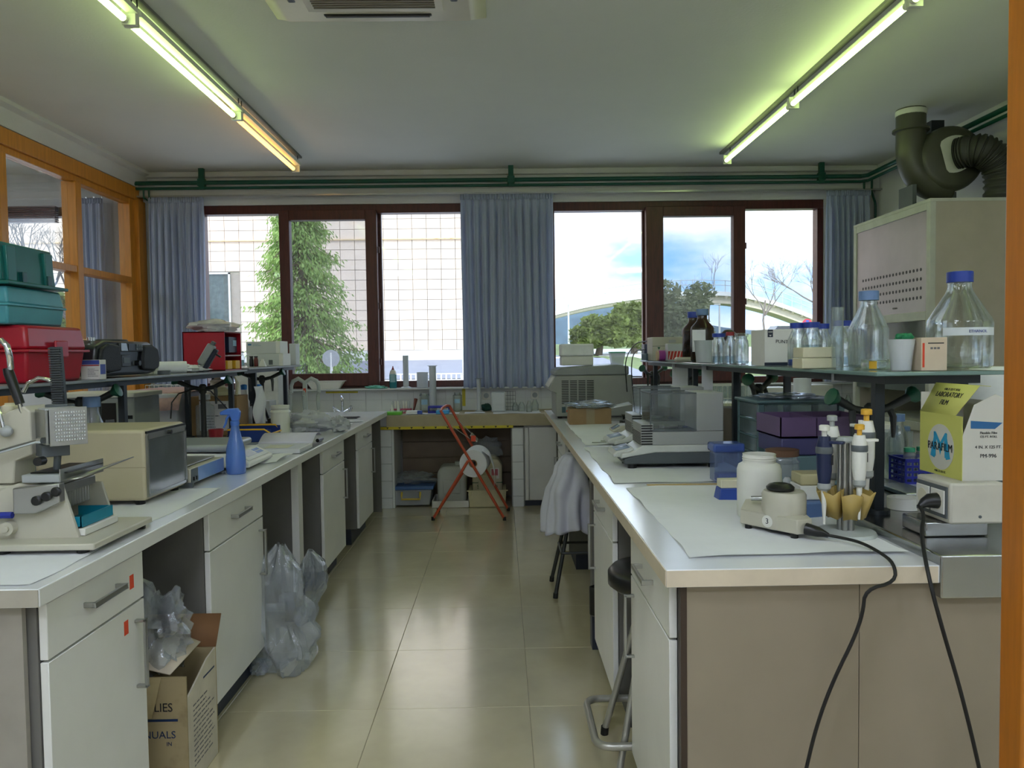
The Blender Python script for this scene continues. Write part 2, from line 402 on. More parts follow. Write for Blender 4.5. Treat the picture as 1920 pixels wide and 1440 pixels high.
curtain('curtain', wx(140, 560), wx(212, 560), 5, 'grey curtain of the next room seen through the left partition panes', seed=4)

# ---- green gas pipes
def hz(px, py, Y): return WY(px, py, Y)
yp = YB-.16
gp = thing('gas_pipe_run', 'pair of dark green pipes running under the ceiling along the back and right walls', 'pipe', (0, yp, 3.06), world=True)
for dz, r in ((0, .020), (-.052, .014)):
    obj('pipe', G().tube([(XWL-.02, yp, 3.085+dz), (XWR-.22, yp, 3.085+dz), (XWR-.17, yp-.05, 3.085+dz), (XWR-.17, -.5, 3.085+dz)], r, 12), M_green, gp)
for px in (378, 958, 1540):
    p = hz(px, 335, yp)
    obj('bracket', G().box(p.x-.025, p.x+.025, yp-.02, yp+.02, 3.02, ZC).box(p.x-.035, p.x+.035, yp-.025, yp+.025, 3.05, 3.12), M_green, gp, bevel=.003)
for y in (5.3, 3.55, 1.9): obj('bracket', G().box(XWR-.195, XWR-.145, y-.025, y+.025, 3.02, ZC), M_green, gp, bevel=.003)
for dx in (0, .075):
    p = wx(1606, 340) + dx
    obj('drop_pipe', G().tube([(p, yp, 3.05), (p, yp, 2.98), (p+.01, yp+.03, 2.95), (p+.09, yp+.12, 2.86), (p+.1, yp+.13, 2.82), (p+.1, yp+.13, 1.1)], .011, 8), M_green, gp)
for dx in (0, .05): obj('drop_pipe', G().tube([(XWL+.1+dx, yp, 3.03), (XWL+.1+dx, yp, 2.95), (XWL+.17+dx, yp+.13, 2.88), (XWL+.17+dx, yp+.13, 1.1)], .009, 8), M_green, gp)

# ---- fluorescent battens
M_tubeG = mat('lit_tube', (230, 240, 200), .4, var=0, emit=(212, 242, 150), es=5.5)
M_tubeO = mat('dying_tube', (230, 200, 140), .4, var=0, emit=(255, 192, 92), es=2.2)
M_batten = mat('batten_enamel', (226, 228, 214), .4, var=.02)
zt_ = 3.085
def batten(x, y0, y1, label, tm):
    t = thing('fluorescent_lamp', label, 'lamp', (x, (y0+y1)/2, ZC), world=True)
    obj('batten', G().prism([(x+.012, 3.115), (x+.062, 3.115), (x+.062, 3.14), (x+.05, 3.155), (x+.024, 3.155), (x+.012, 3.14)], y0+.02, y1-.02, 'y'), M_batten, t)
    obj('tube', G().cyl((x, y0+.04, zt_), (x, y1-.04, zt_), .0165, n=14), tm, t)
    for y, d in ((y0, 1), (y1, -1)):
        obj('lamp_holder', G().box(x-.018, x+.05, y+.012*d-.01, y+.012*d+.01, 3.06, 3.135).cyl((x, y+.02*d, zt_), (x, y+.045*d, zt_), .018, n=12), M_batten, t)
        obj('hanger', G().cyl((x+.037, y+.03*d, 3.15), (x+.037, y+.03*d, ZC), .004, n=6), M_dark, t)
    return t
xl1 = WZ(578, 318, zt_); xr1 = WZ(1360, 303, zt_)
YJ = [xl1.y - k*1.54 for k in range(6)]
for k in range(5):
    batten(-1.83, YJ[k+1], YJ[k], ['orange glowing fluorescent tube at the far end of the left row', 'bright fluorescent tube in the middle of the left row',
        'fluorescent tube cut by the top edge above the left bench', 'fourth fluorescent tube of the left row behind the camera', 'fifth fluorescent tube of the left row behind the camera'][k], M_tubeO if k == 0 else M_tubeG)
YK = [xr1.y - k*1.54 for k in range(6)]
for k in range(5):
    batten(2.0, YK[k+1], YK[k], ['fluorescent tube at the far end of the right row', 'long bright fluorescent tube in the middle of the right row',
        'fluorescent tube cut by the top edge above the right bench', 'fourth fluorescent tube of the right row behind the camera', 'fifth fluorescent tube of the right row behind the camera'][k], M_tubeG)
for x, nm in ((-1.80, 'left'), (2.03, 'right')):
    g = G().box(x-.02, x+.02, -.6, 7.05, ZC-.018, ZC)
    tag(obj('cable_trunking', g, mat('grey_trunking', (120, 120, 112), .5), None), 'thin grey cable trunking on the ceiling over the %s tube row' % nm, 'trunking')

M_panel = mat('lit_panel', (240, 240, 240), .4, var=0, emit=(228, 238, 255), es=14.0)
for k, (x, y) in enumerate(((-2.2, -1.4), (-.4, -1.4), (1.4, -1.4), (2.9, -1.4), (-.4, .3))):  # unseen panels added as neutral fill for faces turned to the camera
    t = thing('ceiling_light_panel', ['square ceiling light behind the camera, leftmost', 'square ceiling light behind the camera, second from left', 'square ceiling light behind the camera, third from left', 'square ceiling light behind the camera, rightmost', 'square ceiling light right above the camera'][k], 'lamp', (x, y, ZC), world=True)
    obj('frame', G().box(x-.31, x+.31, y-.31, y+.31, ZC-.03, ZC), M_batten, t); obj('diffuser', G().box(x-.29, x+.29, y-.29, y+.29, ZC-.035, ZC-.031), M_panel, t)
for k, y in enumerate((5.6, 3.0)):  # two more panels, added to brighten the room behind the partition
    t = thing('ceiling_light_panel', ['far square ceiling light of the room beyond the left partition', 'near square ceiling light of the room beyond the left partition'][k], 'lamp', (-5.0, y, ZC), world=True)
    obj('frame', G().box(-5.31, -4.69, y-.31, y+.31, ZC-.03, ZC), M_batten, t); obj('diffuser', G().box(-5.29, -4.71, y-.29, y+.29, ZC-.035, ZC-.031), M_panel, t)
# ---- ceiling air conditioner cassette
ac = thing('air_conditioner', 'white four-way ceiling air conditioner cassette at the top of the room', 'air conditioner', (-.63, 3.6, ZC), world=True)
pa = WZ(540, 40, 3.17); pb = WZ(905, 40, 3.17)
ax0, ax1, ay1 = pa.x-.06, pb.x+.02, pa.y+.03
ay0 = ay1 - (ax1-ax0)
M_ac = mat('air_conditioner_plastic', (218, 210, 196), .4, var=.02)
cxa, cya, wa = (ax0+ax1)/2, (ay0+ay1)/2, ax1-ax0
obj('housing', G().frus(cxa, cya, ZC-.075, wa-.16, wa-.16, wa, wa, .045).frus(cxa, cya, ZC-.03, wa, wa, wa, wa, .03), M_ac, ac, bevel=.012)
obj('grille_frame', G().cb(cxa, cya, ZC-.083, wa-.42, wa-.42, .01), M_ac, ac, bevel=.003)
for k in range(24):
    y = cya-(wa-.52)/2 + k*(wa-.52)/23
    obj('grille_slat', G().cb(cxa, y, ZC-.088, wa-.5, .010, .008), mat('grille', (110, 102, 84), .5), ac)
for a, b, w, d in ((0, .36, .5, .035), (0, -.36, .5, .035), (.36, 0, .035, .5), (-.36, 0, .035, .5)):
    obj('air_vent', G().cb(cxa+a*wa, cya+b*wa, ZC-.079, w*wa, d, .02), M_black, ac, bevel=.008)
    obj('louvre', G().cb(cxa+a*wa*1.0, cya+b*wa*1.0, ZC-.085, w*wa*.96, d*.4, .006), mat('louvre_grey', (70, 66, 66), .5), ac)

# ================================================================== BENCHES
def handle(parent, x, y, z, L, vertical, side, out=.032, wdt=.014):
    """flat bar handle standing off a face; side=+1 faces +X, -1 faces -X"""
    g = G(); t = .008
    if vertical:
        g.box(min(x, x+side*out), max(x, x+side*out), y-wdt/2, y+wdt/2, z-L/2, z-L/2+t).box(min(x, x+side*out), max(x, x+side*out), y-wdt/2, y+wdt/2, z+L/2-t, z+L/2)
        g.box(min(x+side*(out-t), x+side*out), max(x+side*(out-t), x+side*out), y-wdt/2, y+wdt/2, z-L/2, z+L/2)
    else:
        g.box(min(x, x+side*out), max(x, x+side*out), y-L/2, y-L/2+t, z-wdt/2, z+wdt/2).box(min(x, x+side*out), max(x, x+side*out), y+L/2-t, y+L/2, z-wdt/2, z+wdt/2)
        g.box(min(x+side*(out-t), x+side*out), max(x+side*(out-t), x+side*out), y-L/2, y+L/2, z-wdt/2, z+wdt/2)
    return obj('handle', g, M_alu, parent, bevel=.0015)
def cabinet(y0, y1, xf, side, label, hy_far=True, depth=.52, stickers=False, endm=None):
    """side=+1: door faces +X"""
    t = thing('base_cabinet', label, 'cabinet', (xf - side*depth/2, (y0+y1)/2, 0), world=True)
    def bx(a, b, *r): return G().box(min(a, b), max(a, b), *r)
    xb = xf - side*depth; xi = xf - side*.022
    g = bx(xb, xi-side*.0, y0, y0+.018, .12, .853)
    obj('side_panel', g, endm or M_grey, t)
    obj('side_panel', bx(xb, xi, y1-.018, y1, .12, .853), M_grey, t)
    obj('back_panel', bx(xb, xb+side*.01, y0+.018, y1-.018, .12, .853), M_grey, t)
    obj('bottom_panel', bx(xb, xi, y0+.018, y1-.018, .12, .138), M_grey, t)
    obj('plinth', bx(xb+side*.05, xf-side*.065, y0+.01, y1-.01, 0, .12), M_plinth, t)
    zsp = .708
    d = obj('drawer', bx(xi+side*.002, xf, y0+.004, y1-.004, zsp+.003, .846).add(bx(xb+side*.05, xi, y0+.03, y1-.03, zsp+.03, .80).v, bx(0, 1, 0, 1, 0, 1).f), M_white, t, bevel=.0015, seg=1)
    handle(d, xf, (y0+y1)/2, .79, .17, False, side)
    dr = obj('door', bx(xi+side*.002, xf, y0+.004, y1-.004, .125, zsp-.003), M_white, t, bevel=.0015, seg=1)
    handle(dr, xf, (y1-.06) if hy_far else (y0+.06), .56, .20, True, side)
    obj('hinge', bx(xi-side*.03, xi, y0+.018, y0+.03, .25, .29), M_alu, dr); obj('hinge', bx(xi-side*.03, xi, y0+.018, y0+.03, .58, .62), M_alu, dr)
    if stickers:
        ms = mat('orange_red_sticker', (214, 72, 40), .6)
        for par, yy, zz in ((d, y1-.075, .775), (dr, y1-.115, .655)): obj('sticker', bx(xf, xf+side*.0006, yy-.012, yy+.012, zz-.02, zz+.02), ms, par)
    return t
def legframe(y, xf, side, label):
    t = lb if side > 0 else rb
    a, b = sorted((xf-side*.62, xf-side*.035))
    obj('leg_panel', G().box(a, b, y-.03, y-.002, .1, .853), M_grey, t)
    a2, b2 = sorted((xf-side*.05, xf-side*.012))
    obj('leg_post', G().box(a2, b2, y-.035, y+.045, .16, .853), M_white if side > 0 else M_grey, t)
    obj('leg_foot', G().box(min(xf-side*.10, xf-side*.01), max(xf-side*.10, xf-side*.01), y-.036, y+.046, 0, .16), M_plinth, t)
    return t
XLf, XRf = XL-.02, XR+.02
# left bench
lb = thing('left_worktop', 'long white laminate worktop of the left bench', 'worktop', (-1.8, 4.2, .855), world=True)
obj('slab', G().box(-2.6, XL, 1.732, YN+.03, .857, ZB), M_top, lb, bevel=.002)
obj('edge_band', G().box(-2.6, XL, 1.7295, 1.732, .859, ZB-.002), mat('edge_grey', (168, 162, 150), .4), lb)
obj('edge_band', G().box(XL, XL+.0025, 1.734, YN, .859, ZB-.002), M_white, lb)
lep = thing('bench_end_panel', 'white end panel closing the near end of the left bench', 'panel', (-1.8, 1.73, 0), world=True)
obj('panel', G().box(-2.58, -1.118, 1.77, 1.785, 0, .855), mat('grey_beige_laminate', (150, 144, 136), .45), lep)
cabinet(1.79, 2.28, XLf, 1, 'nearest left-bench cabinet with two orange stickers on drawer and door', stickers=True)
cabinet(2.79, 3.42, XLf, 1, 'second left-bench cabinet beside the hanging plastic bags')
cabinet(4.58, 5.20, XLf, 1, 'third left-bench cabinet beyond the grey leg panel')
cabinet(5.70, 6.32, XLf, 1, 'farthest left-bench cabinet by the tiled back counter')
legframe(4.10, XLf, 1, 'grey leg panel with white edge and navy foot under the left bench')
obj('far_panel', G().box(-2.58, -1.1, 6.9, 6.92, 0, .855), M_grey, lb)
obj('centre_panel', G().box(-1.86, -1.84, 1.80, 6.9, 0, .855), M_grey, lb)
# right bench
rb = thing('right_worktop', 'long white laminate worktop of the right bench', 'worktop', (1.2, 4.2, .855), world=True)
obj('slab', G().box(XR, 1.04, 1.80, YN-.1, .857, ZB), M_top, rb, bevel=.002)
obj('slab', G().box(1.46, 2.05, 1.80, YN-.1, .857, ZB), M_top, rb, bevel=.002)
obj('edge_band', G().box(XR-.0025, XR, 1.802, YN-.1, .859, ZB-.002).box(XR, 1.035, 1.7975, 1.80, .859, ZB-.002), mat('cream_edge', (206, 192, 170), .4), rb)
obj('centre_panel', G().box(1.20, 1.22, 1.95, 6.9, 0, .855), M_grey, rb)
obj('far_panel', G().box(XR+.1, 2.0, 6.88, 6.9, 0, .855), M_grey, rb)
rep = thing('bench_end_panel', 'beige end panel of the right bench below the film dispenser box', 'panel', (1.2, 1.87, 0), world=True)
obj('panel', G().box(XR+.055, .86, 1.83, 1.85, 0, .855), M_beige, rep); obj('panel', G().box(.862, 2.04, 1.83, 1.85, 0, .855), M_beige, rep)
obj('trim_strip', G().box(XR+.04, XR+.055, 1.827, 1.851, 0, .855), mat('wood_trim', (56, 42, 32), .5), rep)  # near-black strip painted in for the shaded gap beside the end panel
cabinet(1.86, 2.43, XRf, -1, 'nearest right-bench cabinet with a big bar handle', hy_far=True)
cabinet(2.83, 3.42, XRf, -1, 'second right-bench cabinet behind the black stool')
cabinet(4.95, 5.6, XRf, -1, 'farthest right-bench cabinet beyond the draped lab coat')
legframe(3.64, XRf, -1, 'grey leg panel with navy foot under the right bench')
# service spine of steel
sp = thing('service_spine', 'raised stainless steel service strip along the middle of the right bench', 'service strip', (1.25, 4.3, .9), world=True)
obj('tray', G().box(1.04, 1.46, 1.795, 6.9, .82, .925), M_steel, sp, bevel=.004)
sp2 = thing('service_spine', 'grey steel service strip along the middle of the left bench', 'service strip', (-1.8, 4.3, .9), world=True)
obj('tray', G().box(-2.0, -1.62, 1.9, 6.6, ZB, .915), M_steel, sp2, bevel=.004)

# shelves above the benches
def shelf(x0, x1, y0, y1, z, label, m, posts, zbase):
    t = thing('bench_shelf', label, 'shelf', ((x0+x1)/2, (y0+y1)/2, zbase), world=True)
    obj('shelf_board', G().box(x0, x1, y0, y1, z-.012, z), m, t, bevel=.003)
    obj('shelf_rail', G().box(x0+.05, x0+.08, y0+.05, y1-.05, z-.037, z-.0125).box(x1-.08, x1-.05, y0+.05, y1-.05, z-.037, z-.0125).box(x0+.08, x1-.08, y0+.05, y0+.08, z-.037, z-.0125), M_dark, t)
    for y in posts:
        for x in (x0+.065, x1-.065):
            p = obj('post', G().box(x-.014, x+.014, y-.014, y+.014, zbase, z-.013), M_dark, t)
            obj('foot_flange', G().cyl((x, y, zbase), (x, y, zbase+.012), .036, n=16), M_dark, t)
    return t
shelf(1.06, 1.44, 2.16, 5.85, 1.352, 'long green glass shelf over the right bench carrying bottles', M_gshelf, (2.28, 3.68, 4.45, 5.6), .925)
shelf(-2.02, -1.62, 1.4, 4.92, 1.335, 'near grey shelf over the left bench carrying toolbox and radio', mat('grey_shelf', (128, 134, 140), .3), (2.0, 3.43, 4.8), .915)
shelf(-2.02, -1.62, 4.96, 6.25, 1.345, 'far grey shelf over the left bench carrying white boxes', mat('grey_shelf', (128, 134, 140), .3), (5.25, 6.0), .915)

# ================================================================== BACK COUNTER
bc = thing('back_counter', 'tiled counter with a brown papered top below the windows', 'counter', (0, 7.3, 0), world=True)
zk = .858
obj('slab', G().box(XWL+.15, XWR-.3, YN+.04, YB-.01, zk-.10, zk), M_top, bc)
obj('paper_cover', G().box(-1.06, .60, YN, YN+.035, zk-.105, zk+.002).box(-1.06, .6, YN, YB-.02, zk, zk+.003), mat('brown_kraft_paper', (172, 160, 134), .8, var=.05, bump=.1), bc, bevel=.012)
obj('warning_tape', G().box(-1.12, .10, YN-.003, YN, zk-.125, zk-.10), mat('yellow_tape', (208, 190, 40), .5), bc)
for k in range(11):
    x = -1.05+k*.11; obj('tape_mark', G().prism([(x-.012, zk-.104), (x+.012, zk-.104), (x, zk-.122)], YN-.0036, YN-.003, 'y'), mat('dark_print', (60, 56, 30), .6), bc)
obj('core', G().box(-1.17, -1.08, YN+.03, YB, 0, zk-.12).box(.08, .20, YN+.03, YB, 0, zk-.12).box(-1.08, .08, YB-.06, YB-.04, 0, zk-.12), M_grout, bc)
for k in range(5):
    for (a, b) in ((-1.165, -1.02), (.09, .19)):
        z1 = zk-.13-k*.158
        obj('tile', G().box(a, b, YN+.022, YN+.035, max(0.0, z1-.155), z1), M_tile, bc, bevel=.002, seg=1)
obj('back_panel', G().box(-.98, .08, YB-.1, YB-.06, 0.02, zk-.12), M_brownpanel, bc)
for k in range(4): obj('plank', G().box(-.98, .08, YB-.115, YB-.1, .10+k*.155, .10+k*.155+.148), M_brownpanel, bc, bevel=.003)
obj('side_lining', G().box(-1.02, -1.0, YN+.04, YB, 0, zk-.1), M_tile, bc)
uc = thing('under_counter_cupboard', 'white two-door cupboard under the right end of the back counter', 'cupboard', (.6, 7.3, 0), world=True)
obj('carcass', G().box(.20, 1.6, YN+.06, YB-.02, 0.05, zk-.1), M_white, uc)
for a, b in ((.205, .24), (.245, .70), (.705, 1.15)):
    d = obj('door' if b-a > .1 else 'filler_strip', G().box(a, b, YN+.03, YN+.055, .06, zk-.125), M_white, uc, bevel=.003)
    if b-a > .1: obj('handle', G().tube([(b-.07, YN+.03, .3), (b-.07, YN, .3), (b-.07, YN, .42), (b-.07, YN+.03, .42)], .006, 8), M_tile, d)
obj('plinth', G().box(.2, 1.6, YN+.07, YB, 0, .05), M_plinth, uc)
# ================================================================== OUTSIDE
M_clad = mat('cream_stone_cladding', (226, 208, 190), .7, var=.05, scale=.9, dirt=(222, 198, 166))
M_asph = mat('asphalt', (138, 142, 156), .9, var=.05, scale=2)
M_grass = mat('grass', (108, 126, 72), .9, var=.25, scale=3)
M_conc = mat('pale_concrete', (214, 214, 212), .8)
def gz(x, y):
    z = .45 if y < 8.5 else .45 + (y-8.5)*.07 if y < 16 else .975 + (y-16)*.039 if y < 23 else 1.25
    if x > 3:
        k = min(1, (x-3)/3); zr = .35 if y < 12 else .35 + (y-12)*.045 if y < 40 else 1.61 + (y-40)*.012
        zr += .8*math.exp(-((x-19)/6)**2 - ((y-54)/9)**2)
        z = z*(1-k) + zr*k
    return z
def ground(nm, x0, x1, y0, y1, m, nx=30, ny=40, dz=0):
    return struct(nm, G().grid(lambda u, v: (x0+(x1-x0)*u, y0+(y1-y0)*v*v, gz(x0+(x1-x0)*u, y0+(y1-y0)*v*v)+dz), nx, ny), m)
struct('ground', G().box(-60, 90, YB+.25, 320, -.5, .0), M_conc)
ground('lawn', 3, 90, YB+.3, 200, M_grass, 60, 60)
ground('road', -30, 3.2, YB+.3, 26, M_conc, 20, 30)
struct('asphalt_lane', G().grid(lambda u, v: (-30+33*u, 15.2+7.4*v, gz(0, 15.2+7.4*v)+.012), 4, 12), M_asph)
struct('asphalt_path', G().grid(lambda u, v: (4+14*u, 24+14*v, gz(8+10*u, 24+14*v)+.03), 10, 10), M_conc)

YF = 24.0
fx = lambda px: WY(px, 500, YF).x
fz = lambda py: WY(700, py, YF).z
bd = thing('cladded_building', 'pale building clad in a grid of cream stone panels beyond the left window', 'building', (-6, YF, 1.2), world=True)
pw, ph = .445, .313
zb0 = fz(657); xr_ = fx(962)
obj('wall', G().box(-26, xr_, YF+.05, YF+9, .5, 12), mat('joint_grey', (158, 150, 140), .9), bd)
pme = None; xd0, xd1, zd1 = fx(352), fx(431), fz(511)
for i in range(21):
    for j in range(15):
        x = xr_ - .0 - (i+1)*pw; z = zb0 + j*ph
        if x < xd1 and z < zd1 - .1: continue
        if pme is None: o = obj('stone_panel', G().box(0, pw-.016, -.04, 0, 0, ph-.014), M_clad, None); pme = o.data; 
        else: o = bpy.data.objects.new('stone_panel', pme); C.objects.link(o)
        o.parent = bd; o.location = (x+6, .05 + random.uniform(-.006, .002), z-1.2)
g = G()
for i in range(21, 46):
    for j in range(26):
        x = xr_ - (i+1)*pw; z = zb0 + j*ph
        if x + pw > xd0 and x < xd1 and z < zd1-.1: continue
        g.box(x, x+pw-.016, YF+.01, YF+.05, z, z+ph-.014)
for i in range(21):
    for j in range(15, 26): x = xr_-(i+1)*pw; z = zb0+j*ph; g.box(x, x+pw-.016, YF+.01, YF+.05, z, z+ph-.014)
obj('far_cladding', g, M_clad, bd, kind='stuff')
obj('ledge', G().box(-26, xr_, YF-.06, YF+.02, zb0+11*ph-.03, zb0+11*ph), mat('ledge_ochre', (214, 190, 150), .8, dirt=(190, 150, 90)), bd)
obj('plinth_wall', G().box(-26, xr_, YF-.02, YF+.05, .8, zb0-.01), M_conc, bd)
obj('doorway', G().box(xd0, xd1, YF+.0, YF+.049, zb0, zd1), mat('dark_door_glass', (78, 92, 92), .15, var=.2), bd)
obj('door_frame', G().box(xd0-.08, xd0, YF-.05, YF, zb0, zd1+.08).box(xd1-.05, xd1, YF-.05, YF, zb0, zd1+.05).box(xd0, xd1, YF-.05, YF, zd1, zd1+.06), M_conc, bd)

def leafball(g, c, r, n, ls, rnd, droop=0.0):
    for _ in range(n):
        d = Vector((rnd.gauss(0, 1), rnd.gauss(0, 1), rnd.gauss(0, 1))).normalized()
        p = Vector(c) + Vector((d.x*r[0], d.y*r[1], d.z*r[2])) * (rnd.random()**.35)
        a = Vector((rnd.gauss(0, 1), rnd.gauss(0, 1), rnd.gauss(0, .6))).normalized(); b = a.orthogonal().normalized(); b = Matrix.Rotation(rnd.uniform(0, 6), 3, a) @ b
        s = ls*rnd.uniform(.6, 1.4)
        g.add([p - a*s, p + b*s*.45, p + a*s, p - b*s*.45], [(0, 1, 2, 3)])
M_bark = mat('bark', (104, 92, 78), .9, var=.15)
def leaftree(label, px, py, Y, rx, rz, m, seed, n=9000, ls=.13):
    rnd = random.Random(seed); c = WY(px, py, Y); s = Y/F; rx *= s; rz *= s; gnd = gz(c.x, Y)
    t = thing('tree', label, 'tree', (c.x, Y, gnd), group=None, world=True)
    g = G(); k = 26
    for i in range(k):
        a = rnd.uniform(0, 6.28); q = rnd.random()**.5*.66; zz = rnd.uniform(-.66, .66)
        w = math.sqrt(max(.05, 1-zz*zz))
        leafball(g, (c.x+math.cos(a)*q*rx*w, Y+math.sin(a)*q*rx*w, c.z+zz*rz), (rx*.36, rx*.36, rz*.34), n//k, ls, rnd)
    obj('foliage', g, m, t, kind='stuff')
    g = G().tube([(c.x, Y, gnd), (c.x+.1, Y, gnd+(c.z-gnd)*.6), (c.x, Y, c.z+rz*.3)], [.16, .12, .05], 8)
    for i in range(6):
        a = i*1.05; g.tube([(c.x, Y, gnd+(c.z-gnd)*(.45+.06*i)), (c.x+math.cos(a)*rx*.6, Y+math.sin(a)*rx*.5, c.z+rnd.uniform(-.3, .5)*rz)], [.07, .02], 6)
    obj('trunk', g, M_bark, t)
M_leaf1 = mat('olive_leaves', (120, 138, 66), .7, var=.35, scale=2.5, trans=.35)
M_leaf2 = mat('grey_green_leaves', (128, 136, 100), .7, var=.3, scale=2.5, trans=.35)
leaftree('round olive-green tree nearest the bridge, seen in the right window', 1122, 622, 32, 66, 40, M_leaf1, 3)
leaftree('tall loose grey-green tree between the panes of the right window', 1268, 590, 36, 84, 66, M_leaf2, 4, 11000)
leaftree('round olive tree beside the dark window post of the right window', 1188, 612, 33, 50, 48, M_leaf1, 5)

def baretree(label, px, py0, py1, Y, seed, spread=.5, m=None, nm='bare_tree', depth=7):
    rnd = random.Random(seed); b = WY(px, py0, Y); tp = WY(px, py1, Y); H = tp.z-b.z
    t = thing(nm, label, 'tree', (b.x, Y, gz(b.x, Y)), world=True); g = G()
    def br(p, d, L, r, k):
        q = p + d*L; mid = p + d*L*.5 + Vector((rnd.gauss(0, .04), rnd.gauss(0, .04), 0))*L
        g.tube([p, mid, q], [r, r*.85, r*.65], 4 if k > 2 else 6)
        if k >= depth: return
        for _ in range(3 if k < depth-1 else 4):
            nd = (d + Vector((rnd.gauss(0, spread), rnd.gauss(0, spread), rnd.gauss(.12, spread*.5)))).normalized()
            br(p + d*L*rnd.uniform(.55, 1), nd, L*rnd.uniform(.58, .8), r*.55, k+1)
    br(Vector((b.x, Y, gz(b.x, Y))), Vector((0, 0, 1)), (b.z-gz(b.x, Y)) + H*.3, H*.03, 1)
    obj('branches', g, m or M_bark, t); return t
M_bark2 = mat('pale_bark', (150, 138, 132), .9, var=.1)
baretree('bare winter tree left of the right pane above the bridge', 1435, 585, 512, 62, 11, .5, M_bark2)
baretree('bare winter tree cut by the right curtain', 1530, 600, 498, 58, 12, .5, M_bark2)
baretree('small bare tree behind the bridge in the middle pane', 1330, 590, 535, 75, 13, .5, M_bark2, depth=5)
baretree('bare tree seen through the left glazed partition', 128, 640, 420, 17, 14, .45, mat('dark_bark', (84, 80, 78), .9))

# conifer with drooping sprays
rnd = random.Random(21); Yt = 14.5; ct = WY(584, 560, Yt); sT = Yt/F
tr = thing('conifer', 'drooping green conifer standing in front of the cladded building', 'tree', (ct.x, Yt, gz(ct.x, Yt)), world=True)
g = G(); g2 = G(); z0c = WY(592, 722, Yt).z - .5; z1c = WY(560, 385, Yt).z + .5
for i in range(340):
    h = rnd.random()**.9; z = z0c + (z1c-z0c)*h
    R = (1-h)**.75 * 1.3 + .14
    if h < .12: R *= .8
    R *= rnd.uniform(.6, 1.05); a = rnd.uniform(0, 2*PI)
    cx0 = ct.x - .28*h
    tip = Vector((cx0+math.cos(a)*R, Yt+math.sin(a)*R, z - .25*R))
    root = Vector((cx0, Yt, z+.12)); 
    g2.tube([root, root.lerp(tip, .5)+Vector((0, 0, .06)), tip], [.018, .012, .004], 4)
    for k in range(95):
        q = rnd.random()**.7; p = root.lerp(tip, .2+.8*q) + Vector((rnd.gauss(0, .09), rnd.gauss(0, .09), rnd.gauss(0, .04)))
        L = rnd.uniform(.05, .12); dd = Vector((math.cos(a)*.5+rnd.gauss(0, .35), math.sin(a)*.5+rnd.gauss(0, .35), -.8)).normalized()*L
        s = Vector((rnd.gauss(0, 1), rnd.gauss(0, 1), rnd.gauss(0, .4))).normalized()*.018
        g.add([p-s*.4, p+dd*.5-s, p+dd, p+dd*.5+s], [(0, 1, 2, 3)])
obj('foliage', g, mat('conifer_green', (150, 180, 100), .7, var=.35, scale=3.5, trans=.35), tr, kind='stuff')
g2.tube([(ct.x, Yt, gz(ct.x, Yt)), (ct.x-.28, Yt, z1c)], [.13, .02], 8); obj('trunk', g2, M_bark, tr)
# shrub beyond the next room's window
leaftree('pale bush behind the bare tree, seen through the left glazed partition', 95, 600, 19, 70, 60, M_leaf1, 9, 5000, .1)

# bridge
Ybr = 66
br_ = thing('footbridge', 'white arched footbridge with a railing crossing the right window', 'bridge', (24, Ybr, 1.8), world=True)
pts = [(985, 612), (1040, 594), (1110, 577), (1207, 562), (1300, 556), (1380, 558), (1450, 574), (1520, 600), (1590, 632), (1660, 668)]
P3 = []
for i in range(len(pts)-1):
    for k in range(4):
        t_ = k/4; P3.append((pts[i][0]*(1-t_)+pts[i+1][0]*t_, pts[i][1]*(1-t_)+pts[i+1][1]*t_ - 11))
P3.append(pts[-1])
Q = [WY(p[0], p[1], Ybr) for p in P3]
# smooth
for _ in range(3): Q = [Q[0]] + [(Q[i-1]+Q[i]*2+Q[i+1])/4 for i in range(1, len(Q)-1)] + [Q[-1]]
g = G()
def ribbon(g, Q, y0, y1, a, b):
    n = len(Q); vs = []
    for q in Q: vs += [(q.x, y0, q.z+a), (q.x, y1, q.z+a), (q.x, y1, q.z+b), (q.x, y0, q.z+b)]
    fs = [(0, 1, 2, 3), (4*n-4, 4*n-1, 4*n-2, 4*n-3)]
    for i in range(n-1):
        for k in range(4): fs.append((i*4+k, i*4+4+k, i*4+4+(k+1)%4, i*4+(k+1)%4))
    g.add(vs, fs)
ribbon(g, Q, Ybr-.1, Ybr+3.6, -.36, 0); obj('deck', g, mat('white_bridge_paint', (250, 249, 248), .5), br_)
g = G(); ribbon(g, Q[16:], Ybr+.3, Ybr+2.6, -1.0, -.38); ribbon(g, Q[:17], Ybr+.3, Ybr+2.6, -.6, -.38); obj('girder', g, mat('tan_girder', (228, 216, 200), .7), br_)
for zz in (.95, .55): obj('rail', G().tube([(q.x, Ybr, q.z+zz) for q in Q], .035, 5), mat('railing_grey', (196, 204, 206), .5), br_)
for i in range(0, len(Q)): obj('rail_post', G().box(Q[i].x-.03, Q[i].x+.03, Ybr-.03, Ybr+.03, Q[i].z, Q[i].z+1.0), mat('railing_grey'), br_)
g = G()
for i in range(18, len(Q)-1):
    g.add([(Q[i].x, Ybr-.1, Q[i].z-.35), (Q[i].x+.25, Ybr-.1, Q[i].z-.35), (Q[i].x+.25, Ybr+1.2, Q[i].z-1.0), (Q[i].x, Ybr+1.2, Q[i].z-1.0)], [(0, 1, 2, 3)])
obj('ribs', g, mat('tan_girder'), br_, solid=.08)
